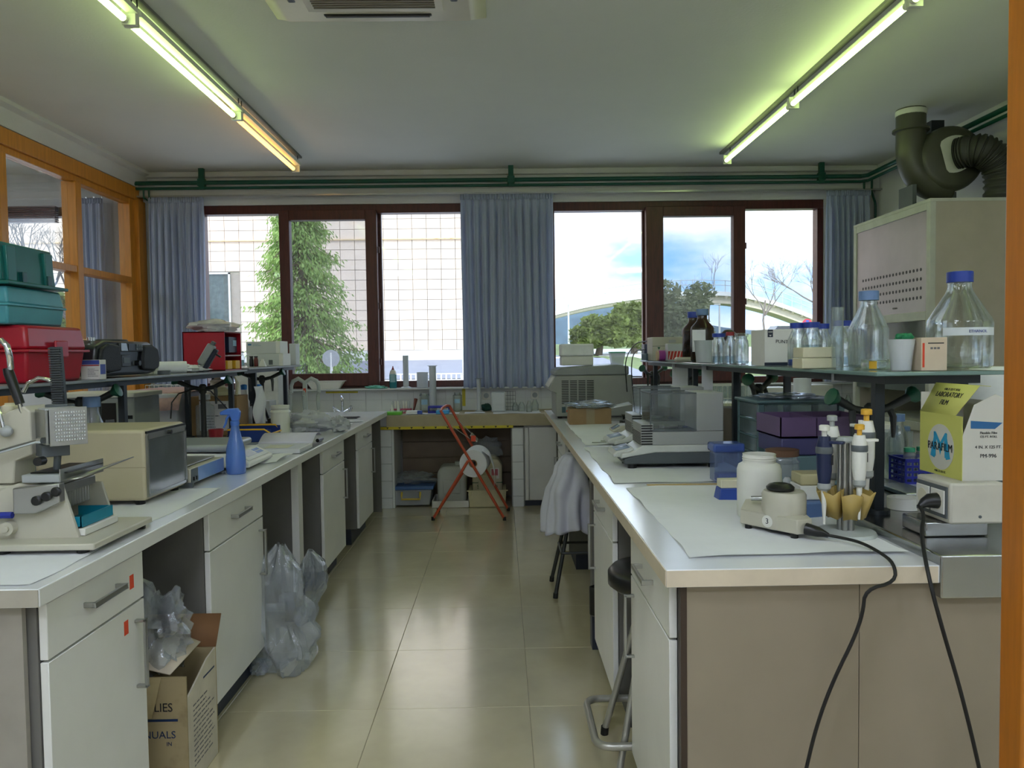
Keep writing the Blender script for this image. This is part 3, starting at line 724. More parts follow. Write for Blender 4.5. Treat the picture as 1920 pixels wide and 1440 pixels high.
for px in (1066, 1349):
    p = WY(px, 600, 50); tag(obj('lamp_post', G().cyl((p.x, 50, gz(p.x, 50)), (p.x, 50, WY(px, 572, 50).z), .07, .05, 8).box(p.x-.35, p.x+.05, 49.9, 50.1, WY(px, 572, 50).z, WY(px, 572, 50).z+.08), M_conc, None),
        'thin white lamp post before the bridge, %s' % ('left of the round olive trees' if px < 1100 else 'in the middle pane of the right window'), 'lamp post')
hl = struct('distant_hill', G().grid(lambda u, v: (-60+260*u, 260+60*v, 1+18*math.sin(PI*min(1, max(0, v)))*(math.exp(-((u-.38)/.16)**2)+.5*math.exp(-((u-.75)/.2)**2))), 40, 16), mat('blue_green_hill', (74, 96, 110), .9, var=.15, scale=.2))
# parked car behind the far sign
cp = WY(1490, 632, 44)
car = thing('car', 'white car parked below the round traffic sign beyond the right window', 'car', (cp.x, 44, gz(cp.x, 44)), world=True)
z = WY(1490, 652, 44).z
obj('body', G().prism([(cp.x-2.1, z), (cp.x+2.1, z), (cp.x+2.15, z+.6), (cp.x+1.9, z+.8), (cp.x-2.0, z+.75), (cp.x-2.15, z+.5)], 43.2, 44.8, 'y'), mat('white_car_paint', (235, 236, 238), .2, coat=.5), car, bevel=.06)
obj('cabin', G().prism([(cp.x-1.6, z+.75), (cp.x+1.3, z+.78), (cp.x+.8, z+1.22), (cp.x-1.2, z+1.25)], 43.3, 44.7, 'y'), mat('car_windows', (60, 66, 74), .1), car, bevel=.05)
obj('roof', G().box(cp.x-1.2, cp.x+.8, 43.28, 44.72, z+1.22, z+1.30), mat('white_car_paint'), car, bevel=.03)
for dx in (-1.35, 1.35): obj('wheel', G().cyl((cp.x+dx, 43.15, z), (cp.x+dx, 43.4, z), .33, n=16), M_rubber, car)
sp_ = WY(1513, 607, 40); sg = thing('traffic_sign', 'round red and blue no-stopping sign on a post beyond the right window', 'sign', (sp_.x, 40, gz(sp_.x, 40)), world=True)
obj('post', G().cyl((sp_.x, 40, gz(sp_.x, 40)), (sp_.x, 40, sp_.z+.2), .03, n=8), M_conc, sg)
obj('disc', G().cyl((sp_.x, 39.95, sp_.z), (sp_.x, 39.97, sp_.z), .26, n=24), mat('sign_red', (214, 60, 70), .4), sg)
obj('blue_field', G().cyl((sp_.x, 39.93, sp_.z), (sp_.x, 39.95, sp_.z), .19, n=24), mat('sign_blue', (60, 90, 190), .4), sg)
for s_ in (1, -1): obj('red_bar', G().box(-.19, .19, -.005, 0, -.025, .025).xf(Matrix.Translation((sp_.x, 39.93, sp_.z)) @ Matrix.Rotation(s_*PI/4, 4, 'Y')), mat('sign_red'), sg)
rp_ = WY(621, 672, 13.4); rs = thing('traffic_sign', 'back of a round grey sign on a post before the conifer', 'sign', (rp_.x, 13.4, gz(rp_.x, 13.4)), world=True)
obj('post', G().cyl((rp_.x, 13.4, gz(rp_.x, 13.4)), (rp_.x, 13.4, rp_.z+.1), .025, n=8), M_conc, rs); obj('disc', G().cyl((rp_.x, 13.38, rp_.z), (rp_.x, 13.39, rp_.z), .15, n=24), mat('sign_back', (150, 153, 158), .6), rs)
# white picket rail by the road
a = WY(742, 700, 12.6); b = WY(872, 700, 12.6)
pf = thing('railing', 'low white metal railing at the roadside beyond the left window', 'railing', ((a.x+b.x)/2, 12.6, gz(a.x, 12.6)), world=True)
zz = WY(800, 700, 12.6).z
for dz in (0, -.3): obj('rail', G().box(a.x, b.x+.6, 12.59, 12.61, zz+dz-.02, zz+dz), M_conc, pf)
for k in range(22): x = a.x+(b.x+.6-a.x)*k/21; obj('baluster', G().box(x-.012, x+.012, 12.58, 12.6, gz(x, 12.6), zz), M_conc, pf)
for px, tz in ((760, 668), (870, 655)): p = WY(px, tz, 12.6); obj('post', G().box(p.x-.03, p.x+.03, 12.57, 12.63, gz(p.x, 12.6), p.z), M_conc, pf)
# ================================================================== SMALL OBJECT HELPERS
from mathutils import noise as nz_
M_clearg = clear('clear_glass', (242, 247, 247), body=0.07, edge=.95, bcol=(232, 236, 238), wave=.5)
M_real = realglass('refracting_glass')
M_clearp = clear('clear_plastic', (236, 240, 244), body=0.16, edge=.5, bcol=(226, 230, 236), rough=.15, wave=.3)
M_milky = clear('milky_plastic', (226, 230, 234), body=0.55, edge=.3, bcol=(226, 230, 234), rough=.25)
M_film = clear('crumpled_film', (232, 236, 240), body=0.22, edge=.75, bcol=(222, 228, 236), rough=.09, wave=.8)
M_water = clear('water', (222, 232, 236), body=0.04, edge=.4, bcol=(210, 220, 226))
M_amber = clear('amber_glass', (140, 70, 18), body=0.25, edge=.4, bcol=(40, 18, 8))
M_brownliq = mat('brown_liquid', (44, 20, 12), .2)
M_blue = mat('blue_cap', (34, 62, 158), .4)
M_bluegrey = mat('faded_blue_cap', (104, 132, 176), .5)
M_red = mat('red_enamel', (164, 20, 42), .3, var=.04)
M_redcap = mat('dark_red_plastic', (136, 24, 34), .4)
M_cream = mat('cream_plastic', (214, 208, 184), .45, var=.03)
M_instr = mat('warm_grey_enamel', (186, 182, 166), .4, var=.04, scale=5)
M_instr2 = mat('cool_grey_plastic', (160, 164, 164), .45, var=.03)
M_dgrey = mat('dark_grey_plastic', (88, 94, 98), .5)
M_wplas = mat('white_plastic', (220, 219, 212), .4, var=.02)
M_card = mat('cardboard', (150, 118, 76), .8, var=.08, scale=10)
M_cardw = mat('white_carton', (218, 216, 212), .6, var=.03)
M_print = mat('grey_print', (110, 108, 112), .7)
M_ink = mat('black_ink', (26, 28, 34), .6)
M_yellow = mat('yellow_plastic', (228, 178, 40), .45)
M_bluep = mat('blue_plastic', (30, 48, 150), .4)
M_lcd = mat('lcd', (150, 164, 188), .2)
M_tealbox = mat('dark_teal_plastic', (10, 96, 92), .35, var=.06)

def on(px, py, z=ZB):
    p = WZ(px, py, z); return p.x, p.y
def crump(c, r, seed, amp=.35, fr=2.2, nu=28, nv=16, flat=True, g=None, z0=None):
    """a crumpled closed lump"""
    g = g or G(); st = len(g.v); z0 = c[2]-r[2] if z0 is None else z0
    def fn(u, v):
        a = u*2*PI; b = (v-.5)*PI; d = Vector((math.cos(a)*math.cos(b), math.sin(a)*math.cos(b), math.sin(b)))
        n = nz_.noise(d*fr + Vector((seed*3.1, 0, 0))) + .5*abs(nz_.noise(d*fr*2.3 + Vector((seed, 5, 0)))) + .25*nz_.noise(d*fr*5.1)
        k = 1 + amp*n
        return (c[0]+d.x*r[0]*k, c[1]+d.y*r[1]*k, max(z0, c[2]+d.z*r[2]*k))
    return g.grid(fn, nu, nv)
def sheet(g, x0, x1, y0, y1, z, amp=.004, seed=0, nu=24, nv=16, rag=.01, curl=0):
    def fn(u, v):
        X = x0+(x1-x0)*u; Y = y0+(y1-y0)*v
        e = rag*nz_.noise(Vector((X*6, Y*6, seed)))*(1 if 0 < u < 1 and 0 < v < 1 else 1)
        q = min(u, 1-u, v, 1-v)
        return (X+e, Y+e*.7, z + .0012 + amp*max(0, nz_.noise(Vector((X*5, Y*5, seed+3)))+.25) + curl*max(0, .12-q)*max(0, nz_.noise(Vector((X*4, Y*4, seed+9)))))
    return g.grid(fn, nu, nv)
def bottle(name, label, x, y, z, r, h, m=None, cap=None, neck=.45, sh=.52, liq=0, liqm=None, capk=1.25, cat='bottle', group=None, lab=None, capname='cap', ch=.12):
    t = thing(name, label, cat, (x, y, z), group=group); m = m or M_clearg; rn = r*neck
    nt_ = h*(1-ch)
    pr = [(0, .0015), (r*.9, .0015), (r, .012), (r, h*sh), (r*.96, h*(sh+.04)), (rn*1.2, h*(nt_/h-.11)), (rn, h*(nt_/h-.06)), (rn, nt_+h*.03)]
    w_ = .0025
    if m is M_clearg: m = M_real; pr = pr + [(max(.002, a-w_), b) for a, b in reversed(pr[2:])] + [(r*.88, .0055), (0, .0045)]; liq = liq
    obj('body', G().lathe(pr, n=32), m, t, smooth=60)
    if cap: obj(capname, G().solid([(rn*capk, nt_), (rn*capk, h*.995), (rn*capk*.94, h)], n=24), cap, t, smooth=40)
    if liq: obj('liquid', G().solid([(r*.85, .007), (r-.0032, .014), (r-.0032, h*liq)], n=24), liqm or M_water, t)
    if lab:
        z0, z1, mm, a0, a1 = lab
        obj('label', G().grid(lambda u, v: ((r*1.006)*math.cos(a0+(a1-a0)*u), (r*1.006)*math.sin(a0+(a1-a0)*u), h*(z0+(z1-z0)*v)), 10, 1), mm, t, smooth=80)
    return t
def cuboid(name, label, cat, x, y, z, w, d, h, m, rz=0, bevel=.003, group=None):
    t = thing(name, label, cat, (x, y, z), rz, group); obj('body', G().cb(0, 0, 0, w, d, h), m, t, bevel=bevel); return t
def lines(parent, m, x0, x1, y, z0, z1, n, axis='y', seed=0, hgt=.35, nm='printed_text'):
    """rows of small print on a flat face (axis y: on a face toward -Y, axis x: on the +X face at x=y, spread along y)"""
    r = random.Random(seed); g = G(); dz = (z1-z0)/n
    for k in range(n):
        z = z1-dz*(k+1); a = x0
        e = x0+(x1-x0)*r.uniform(.55, 1)
        while a < e:
            b = min(e, a + (x1-x0)*r.uniform(.06, .2))
            if axis == 'y': g.box(a, b, y-.0004, y, z, z+dz*hgt)
            else: g.box(min(y, y+axis*.0004), max(y, y+axis*.0004), a, b, z, z+dz*hgt)
            a = b + (x1-x0)*.03
    return obj(nm, g, m, parent)

# ================================================================== LEFT BENCH
# ---- protective paper sheets
for i, (a, b, c, d, lb_) in enumerate(((-1.75, -1.09, 1.76, 2.12, 'creased white paper sheet under the plate filling machine'), (-1.62, -1.11, 2.36, 3.02, 'creased paper sheet beside the beige incubator'))):
    tag(obj('paper_sheet', sheet(G(), a, b, c, d, ZB, .006, i, curl=.08), M_paper), lb_, 'paper')
# ---- plate filling machine
mx = thing('plate_filler', 'big grey mechanical plate filling machine with black levers at the left edge', 'machine', (-1.25, 2.15, ZB), world=True)
def pw_(px, py, Y): p = WY(px, py, Y); return (p.x, p.z)
Yn, Yf = 2.10, 2.33
obj('base_plate', G().box(-1.60, -1.045, 2.02, 2.36, .914, .932), M_instr, mx, bevel=.004)
for x, y in ((-1.30, 2.05), (-1.09, 2.05), (-1.07, 2.33), (-1.55, 2.05), (-1.5, 2.33)): obj('foot', G().cyl((x, y, .902), (x, y, .914), .016, n=12), M_rubber, mx)
# lower housing cheeks (sloping front edge)
lowp = [pw_(12, 1012, Yn), pw_(175, 1008, Yn), pw_(143, 912, Yn), pw_(60, 905, Yn), pw_(10, 925, Yn)]
obj('side_cheek', G().prism(lowp, Yn-.006, Yn+.006), M_instr, mx, bevel=.002)
farp = [pw_(110, 990, Yf-.03), pw_(241, 986, Yf-.03), pw_(214, 902, Yf-.03), pw_(150, 902, Yf-.03)]
obj('side_cheek', G().prism(farp, Yf-.036, Yf-.026), M_instr, mx, bevel=.002)
x0 = lowp[0][0]
obj('rear_housing', G().box(x0-.12, x0+.10, Yn+.006, Yf-.036, .933, lowp[3][1]-.01), M_instr, mx, bevel=.004)
for k in range(12): obj('nozzle', G().cyl((x0+.16, Yn+.03+k*.0145, 1.0), (x0+.16, Yn+.03+k*.0145, 1.052), .0045, n=8), M_alu, mx)
obj('nozzle_block', G().box(x0+.135, x0+.185, Yn+.015, Yf-.045, 1.05, 1.075), M_alu, mx, bevel=.002)
# plate carriage: tray table with black mat, folded tin wing
tb = [pw_(70, 888, Yn), pw_(141, 908, Yn)]
zt2 = WY(140, 888, Yn).z
xa, xb = WY(70, 890, Yn).x, WY(141, 890, Yn).x
obj('carriage', G().box(xa, xb, Yn-.015, Yf-.02, zt2-.022, zt2), M_instr2, mx, bevel=.003)
obj('black_mat', G().box(xa+.012, xb+.012, Yn+.005, Yf-.035, zt2, zt2+.004), M_black, mx, bevel=.002)
obj('carriage_lip', G().box(xb, xb+.003, Yn-.014, Yf-.02, zt2-.026, zt2+.014), M_alu, mx)
p1, p2 = WY(148, 912, Yn), WY(249, 882, Yf)
obj('deflector_wing', G().add([(xb+.003, Yn-.012, zt2-.018), (xb+.05, Yn-.0, zt2-.012), (xb+.085, Yf-.0, zt2+.014), (xb+.003, Yf-.02, zt2-.012)], [(0, 1, 2, 3)]), M_alu, mx, solid=.003)
# teal plate and white box inside
obj('teal_tray', G().box(x0+.135, x0+.235, Yn+.012, Yf-.05, .955, .958).box(x0+.23, x0+.234, Yn+.012, Yf-.05, .955, .985).box(x0+.135, x0+.235, Yn+.012, Yn+.015, .955, .985).box(x0+.135, x0+.235, Yf-.053, Yf-.05, .955, .985), mat('teal_plate', (20, 130, 156), .3), mx)
obj('drip_tray', G().box(x0+.13, x0+.245, Yn+.008, Yf-.04, .933, .953), M_wplas, mx, bevel=.002)
# front control block with knobs
cbx0, cbx1 = WY(55, 950, Yn-.02).x, WY(142, 950, Yn-.02).x
ztc, zbc = WY(100, 905, Yn-.02).z, WY(60, 962, Yn-.02).z
obj('control_block', G().prism([(cbx0, zbc), (cbx0+.06, zbc), (cbx1, zbc+.03), (cbx1, ztc), (cbx0, ztc-.012)], Yn-.034, Yn-.006), M_alu, mx, bevel=.003)
for px, py in ((89, 940), (108, 932), (126, 923)):
    p = WY(px, py, Yn-.05); obj('knob', G().solid([(.011, 0), (.013, .003), (.013, .010), (.010, .013)], (p.x, 0, 0), 14, 'z').xf(Matrix.Translation((0, Yn-.034, p.z)) @ Matrix.Translation((p.x, 0, 0)) @ Matrix.Rotation(PI/2, 4, 'X') @ Matrix.Translation((-p.x, 0, 0))), M_black, mx)
p = WY(105, 863, Yn-.02); obj('knob', G().cyl((p.x, Yn-.02, p.z), (p.x, Yn-.045, p.z), .012, n=14), M_black, mx)
p = WY(40, 990, Yn-.02)
obj('pivot_boss', G().cyl((p.x, Yn-.007, p.z), (p.x, Yn-.03, p.z), .019, n=20).cyl((p.x, Yn-.03, p.z), (p.x, Yn-.036, p.z), .009, n=14), M_instr, mx)
p = WY(36, 965, Yn-.02); obj('hose_nut', G().cyl((p.x-.012, Yn-.025, p.z), (p.x+.02, Yn-.025, p.z), .009, n=8), M_bluep, mx)
obj('hose', G().tube([WY(34, 966, Yn-.02), WY(14, 972, Yn-.02), WY(-6, 990, Yn-.02), WY(-40, 1010, Yn)], .006, 8), M_milky, mx)
# column and drive arm
col_p = [pw_(-40, 905, Yn+.05), pw_(58, 905, Yn+.05), pw_(60, 862, Yn+.05), pw_(92, 850, Yn+.05), pw_(88, 770, Yn+.05), pw_(75, 760, Yn+.05), pw_(-40, 805, Yn+.05)]
obj('arm_housing', G().prism(col_p, Yn+.03, Yn+.13), M_instr, mx, bevel=.004)
obj('piston_rod', G().tube([WY(-30, 862, Yn), WY(40, 842, Yn), WY(95, 826, Yn)], .006, 8).cyl(WY(95, 826, Yn), WY(103, 826, Yn), .009, n=8), M_chrome, mx)
p = WY(38, 808, Yn+.02); obj('pivot_ball', G().solid([(.006, -.016), (.014, -.008), (.016, 0), (.014, .008), (.006, .016)], (p.x, Yn+.015, p.z), 14, 'x'), M_instr2, mx)
obj('crank_rod', G().tube([WY(32, 806, Yn+.01), WY(22, 765, Yn+.01), WY(0, 735, Yn+.01)], .005, 8), M_chrome, mx)
# head with perforated plate, on a slotted rack
hp = Vector(WY(148, 799, Yn+.02)); 
head = Matrix.Translation((hp.x, Yn+.02, hp.z)) @ Matrix.Rotation(math.radians(46), 4, 'Z')
ho = obj('head_block', G().box(-.045, .045, .02, .085, -.05, .05).xf(head), M_instr2, mx, bevel=.003)
ho2 = obj('head_plate', G().box(-.042, .052, -.006, .0, -.052, .052).xf(head), M_alu, mx, bevel=.001)
hr = obj('head_neck', G().box(-.05, -.044, 0, .09, -.046, .046).xf(head), M_steel, mx)
obj('head_core', G().box(-.04, .045, 0, .02, -.045, .045).xf(head), M_dgrey, mx)
for i in range(9):
    for j in range(12):
        a, b = -.028+j*.0064, -.036+i*.0094
        if i == 0 and j == 0:
            c0 = obj('tip', G().cyl((0, 0, 0), (0, -.007, 0), .0029, .0022, n=8), M_chrome, mx); tipd = c0.data
        else: c0 = bpy.data.objects.new('tip', tipd); C.objects.link(c0); c0.parent = mx
        q = head @ Vector((a, -.006, b)); c0.location = q - Vector(ROOTLOC[mx.name]); c0.rotation_euler = (0, 0, math.radians(46))
        if i == 0 and j == 0:
            me = c0.data; 
            off = ROOTLOC[mx.name]
            for v in me.vertices: v.co = Vector((v.co.x+off[0], v.co.y+off[1], v.co.z+off[2]))
obj('head_bracket', G().box(-.05, .02, .04, .10, -.085, -.05).xf(head).tube([WY(130, 880, Yn+.06), WY(132, 850, Yn+.06), WY(140, 832, Yn+.06)], .010, 8), M_dgrey, mx, bevel=.002)
pr0, pr1 = WY(134, 765, Yn+.12), WY(126, 650, Yn+.12)
g = G(); d = pr1-pr0
for k in range(26):
    q = pr0 + d*(k/26); g.box(q.x-.016, q.x+.016, q.y-.008, q.y+.004, q.z, q.z+.0045)
g.add([(pr0.x-.018, pr0.y, pr0.z), (pr0.x+.018, pr0.y, pr0.z), (pr0.x+.018, pr0.y+.012, pr0.z), (pr0.x-.018, pr0.y+.012, pr0.z), (pr1.x-.015, pr1.y, pr1.z), (pr1.x+.015, pr1.y, pr1.z), (pr1.x+.015, pr1.y+.012, pr1.z), (pr1.x-.015, pr1.y+.012, pr1.z)], [(0, 3, 2, 1), (4, 5, 6, 7), (0, 1, 5, 4), (1, 2, 6, 5), (2, 3, 7, 6), (3, 0, 4, 7)])
obj('tip_rack', g, mat('rack_grey', (58, 62, 66), .45), mx)
obj('rack_clamp', G().box(pr0.x-.03, pr0.x+.035, pr0.y-.02, pr0.y+.02, pr0.z-.02, pr0.z+.012), M_dgrey, mx, bevel=.003)
# black-handled lever and bent chromed tube
obj('lever_grip', G().tube([WY(38, 690, Yn+.03), WY(41, 700, Yn+.03), WY(62, 757, Yn+.03)], [.012, .014, .012], 12), M_black, mx)
obj('lever_rod', G().tube([WY(60, 752, Yn+.03), WY(70, 790, Yn+.04)], .006, 8), M_chrome, mx)
obj('bent_tube', G().tube([WY(-30, 690, Yn-.05), WY(-8, 660, Yn-.05), WY(10, 643, Yn-.05), WY(28, 638, Yn-.05), WY(38, 648, Yn-.05), WY(43, 668, Yn-.05), WY(45, 690, Yn-.03)], .008, 12), M_chrome, mx)
obj('bent_tube', G().tube([WY(66, 735, Yn+.2), WY(75, 718, Yn+.2), WY(95, 708, Yn+.2), WY(115, 712, Yn+.2), WY(126, 722, Yn+.2), WY(128, 735, Yn+.2)], .006, 10), M_chrome, mx)
obj('cream_spool', G().solid([(.022, 0), (.024, .004), (.024, .022), (.016, .026), (.016, .03)], (WY(45, 775, Yn+.1).x, Yn+.1, WY(45, 775, Yn+.1).z), 20), M_cream, mx)

# ---- beige incubator with glass door
ib = thing('incubator', 'beige benchtop incubator with a smoked glass door facing the aisle', 'incubator', (-1.42, 2.86, ZB), world=True)
X1, Y0, Y1, Z0, Z1 = -1.215, 2.69, 3.03, .918, 1.168
obj('body', G().box(-1.60, X1, Y0, Y1, Z0, Z1), mat('beige_enamel', (184, 174, 146), .4, var=.04, scale=4), ib, bevel=.012, seg=3)
for x in (-1.56, -1.25):
    for y in (Y0+.03, Y1-.03): obj('foot', G().cyl((x, y, ZB), (x, y, Z0), .016, n=12), M_rubber, ib)
fr = obj('door_frame', G().box(X1, X1+.008, Y0+.008, Y1-.005, Z0+.012, Z0+.022).box(X1, X1+.008, Y0+.008, Y1-.005, Z1-.035, Z1-.014).box(X1, X1+.008, Y0+.006, Y0+.014, Z0+.012, Z1-.02).box(X1, X1+.008, Y1-.016, Y1-.005, Z0+.012, Z1-.02), M_alu, ib)
obj('glass', G().box(X1, X1+.004, Y0+.014, Y1-.016, Z0+.022, Z1-.035), mat('smoked_glass', (92, 98, 104), .18, var=.15, scale=5, coat=.5), fr)
obj('gasket', G().box(X1, X1+.006, Y0+.005, Y1-.003, Z1-.014, Z1-.006).box(X1, X1+.006, Y1-.005, Y1-.001, Z0+.01, Z1-.01), M_black, ib)
obj('door_knob', G().cyl((X1+.006, (Y0+Y1)/2, Z1-.024), (X1+.022, (Y0+Y1)/2, Z1-.024), .008, n=12), M_black, fr)
obj('trim_line', G().box(-1.60, X1, Y0-.001, Y0, 1.035, 1.037), mat('beige_seam', (150, 140, 112), .5), ib)

# ---- shaker with blue front
sh = thing('orbital_shaker', 'low grey shaker platform with a light blue front beside the incubator', 'shaker', (-1.4, 3.2, ZB), world=True)
obj('body', G().box(-1.62, -1.21, 3.06, 3.42, ZB+.012, .975), M_instr, sh, bevel=.004)
obj('front_panel', G().box(-1.21, -1.207, 3.13, 3.42, ZB+.016, .972), mat('sky_blue_panel', (120, 150, 206), .35), sh)
obj('control_panel', G().box(-1.21, -1.207, 3.065, 3.13, ZB+.016, .972), M_dgrey, sh)
for y in (3.08, 3.105): obj('switch', G().box(-1.207, -1.201, y, y+.012, .925, .94), M_black, sh)
obj('platform', G().box(-1.60, -1.24, 3.09, 3.40, .977, .983), M_alu, sh, bevel=.002)
obj('base_rail', G().box(-1.60, -1.2, 3.055, 3.065, ZB, ZB+.02).box(-1.6, -1.2, 3.40, 3.42, ZB, ZB+.012), M_dgrey, sh)
# ---- white precision scale
sc = thing('bench_scale', 'white electronic scale with a grey pan cover and slanted keypad', 'scale', (-1.4, 3.7, ZB), world=True)
obj('body', G().prism([(-1.62, ZB+.012), (-1.12, ZB+.012), (-1.12, ZB+.032), (-1.205, ZB+.075), (-1.62, ZB+.085)], 3.50, 3.86), M_wplas, sc, bevel=.006)
obj('pan_cover', G().box(-1.62, -1.22, 3.50, 3.86, ZB+.084, ZB+.118), mat('pan_cover_grey', (150, 154, 160), .3), sc, bevel=.015, seg=3)
kp = Matrix.Translation((-1.163, 3.68, ZB+.0545)) @ Matrix.Rotation(math.atan2(.043, .085), 4, 'Y')
obj('keypad', G().box(-.040, .034, -.15, .15, 0, .002).xf(kp), mat('keypad_grey', (206, 210, 214), .4), sc)
obj('display', G().box(-.030, .012, -.10, .03, .002, .003).xf(kp), M_lcd, sc)
for i in range(5):
    for j in range(2): obj('key', G().box(-.026+j*.022, -.010+j*.022, .045+i*.018, .058+i*.018, .002, .0035).xf(kp), mat('key_blue', (124, 150, 210), .4), sc)
for x in (-1.58, -1.16):
    for y in (3.54, 3.82): obj('foot', G().cyl((x, y, ZB), (x, y, ZB+.014), .014, n=10), M_rubber, sc)
# loose papers behind scale
tag(obj('document', sheet(G(), -1.72, -1.34, 3.95, 4.25, ZB, .012, 12, curl=.1).xf(Matrix.Translation((0, 0, 0))), M_paper), 'stack of loose papers behind the white scale', 'paper')

# ---- spray bottle
x, y = on(443, 888)
sb = thing('spray_bottle', 'translucent blue trigger spray bottle at the edge of the left bench', 'spray bottle', (x, y, ZB))
M_sblue = clear('blue_translucent', (176, 202, 250), body=.4, edge=.3, bcol=(110, 156, 236), rough=.1)
obj('body', G().lathe([(0, .001), (.039, .001), (.042, .008), (.0425, .07), (.040, .11), (.030, .15), (.021, .19), (.016, .215), (.016, .225)], n=28), M_sblue, sb, smooth=70)
M_sb2 = clear('blue_trigger', (130, 170, 240), body=.6, edge=.2, bcol=(90, 140, 228))
obj('collar', G().solid([(.019, .215), (.020, .232), (.013, .238)], n=20), M_sb2, sb)
obj('spray_head', G().prism([(-.062, .262), (-.062, .276), (-.03, .290), (.015, .292), (.026, .275), (.020, .236), (-.012, .236), (-.02, .262)], -.012, .012), M_sb2, sb, bevel=.004)
obj('trigger', G().tube([(-.022, 0, .262), (-.036, 0, .245), (-.040, 0, .225), (-.050, 0, .205)], [.007, .006, .005, .004], 8), M_sb2, sb)
obj('dip_tube', G().tube([(0, 0, .22), (.01, 0, .12), (-.02, 0, .01)], .0025, 6), M_milky, sb)

# ---- open ring binder / notebook
nb = thing('open_notebook', 'open laboratory notebook with lined pages lying near the bench edge', 'notebook', (-1.2, 4.25, ZB), world=True)
def page(u, v, x0, x1, y0, y1, hh): return (x0+(x1-x0)*u, y0+(y1-y0)*v, ZB+.026+hh*math.sin(PI*min(1, v*1.15))*.8)
obj('cover', G().box(-1.36, -1.03, 4.06, 4.56, ZB, ZB+.003), mat('grey_cover', (128, 130, 134), .5), nb)
obj('page_block', G().box(-1.345, -1.04, 4.07, 4.34, ZB+.003, ZB+.025), M_paper, nb, bevel=.002)
obj('page', G().grid(lambda u, v: (-1.345+.305*u, 4.34+.22*v, ZB+.026+.045*math.sin(v*2.6)), 2, 12), mat('lilac_lined_page', (212, 208, 230), .8), nb, solid=.004, smooth=80)
g = G()
for k in range(16):
    y = 4.08+k*.0155; g.box(-1.335, -1.05, y, y+.002, ZB+.025, ZB+.0256)
obj('ruled_line', g, mat('page_line', (176, 176, 196), .8), nb)
obj('insert_note', G().box(-1.25, -1.12, 4.12, 4.26, ZB+.0258, ZB+.027), mat('beige_note', (206, 204, 190), .7), nb)
tag(obj('paper_sheet', sheet(G(), -1.28, -1.10, 3.72, 4.02, ZB, .02, 31, curl=.25), M_paper), 'curled thin paper between scale and notebook', 'paper')
x, y = on(599, 828); tag(obj('marker_pen', G().cyl((x, y-.05, ZB+.012), (x+.004, y+.05, ZB+.012), .011, n=12), M_black), 'short black marker lying by the open notebook', 'pen')
# ---- crumpled grey bag
x, y = on(590, 812); 
tag(obj('crumpled_bag', crump((x-.05, y+.12, ZB+.065), (.15, .11, .068), 5, .5, 2.0, 36, 20, z0=ZB+.001), mat('grey_white_bag', (196, 198, 204), .6, trans=.2), smooth=25), 'crumpled grey-white paper bag on the left bench', 'bag')
tag(obj('paper_bag', crump((x+.15, y+.08, ZB+.045), (.06, .07, .05), 8, .7, 2.2, 24, 14, z0=ZB+.001), mat('grey_white_bag'), smooth=25), 'small twisted grey paper beside the crumpled bag', 'bag')
# ---- white jar with lid
bottle('plastic_jar', 'tall white plastic jar behind the crumpled bag', -1.485, 5.15, ZB, .062, .19, M_wplas, M_wplas, neck=.9, sh=.8, capk=1.08, cat='jar')
# ---- blue parts bin with orange rim
pb_ = thing('parts_bin', 'tipped blue plastic bin with an orange rim on the left bench', 'bin', (-1.53, 4.75, ZB))
g = G().frus(0, 0, 0, .20, .15, .26, .20, .085)
obj('body', G().box(-.13, .13, -.10, .10, 0, .003).box(-.13, .13, -.10, -.097, 0, .075).box(-.13, .13, .097, .10, 0, .085).box(-.13, -.127, -.1, .1, 0, .085).box(.127, .13, -.1, .1, 0, .05), mat('navy_plastic', (24, 50, 120), .35), pb_)
obj('rim', G().tube([(-.13, -.1, .077), (.09, -.1, .077), (.132, -.1, .05), (.132, .1, .05), (.10, .1, .087), (-.13, .1, .087), (-.13, -.1, .077)], .0055, 6), M_yellow, pb_)
for k in range(3): obj('divider', G().box(-.09+k*.07, -.087+k*.07, -.097, .097, .003, .06), mat('navy_plastic'), pb_)
cuboid('cardboard_box', 'small flat brown cardboard box between the blue bin and the white jar', 'box', -1.60, 5.05, ZB, .16, .10, .075, M_card, rz=.1)
k_ = cuboid('reagent_box', 'white carton with a printed sheet leaning on it behind the blue bin', 'box', -1.78, 5.42, .916, .19, .12, .15, M_cardw)
obj('leaning_sheet', G().add([(-.03, -.12, .03), (.12, -.13, .03), (.07, -.065, .155), (-.07, -.06, .155)], [(0, 1, 2, 3)]), M_paper, k_, solid=.002)
lines(k_, M_print, -.08, -.045, -.0605, .03, .13, 6, seed=3); obj('red_band', G().box(-.095, -.06, -.0615, -.0602, .02, .07), M_red, k_)
x, y = -1.66, 4.98; tag(obj('tube_rack', G().cb(x-.06, y, .916, .09, .06, .05), mat('violet_plastic', (56, 44, 150), .4), bevel=.004), 'small violet tube rack beside the white carton', 'rack')
tag(obj('ink_bottle', G().cb(-1.56, 5.2, .9, .045, .045, .10), M_black, bevel=.005), 'small square black bottle between cardboard box and jar', 'bottle')
tag(obj('wash_cloth', crump((-1.42, 4.72, ZB+.02), (.09, .05, .022), 4, .5, 3, z0=ZB+.001), mat('violet_cloth', (84, 74, 160), .8)), 'violet cloth lying behind the notebook', 'cloth')
# ---- red cup
x = (404-940)*4.3/F
cu_ = thing('red_cup', 'red plastic cup behind the spray bottle', 'cup', (x, 4.3, .916)); obj('body', G().lathe([(0, .001), (.030, .001), (.042, .10), (.040, .10), (.028, .004), (0, .004)], n=24), M_redcap, cu_)
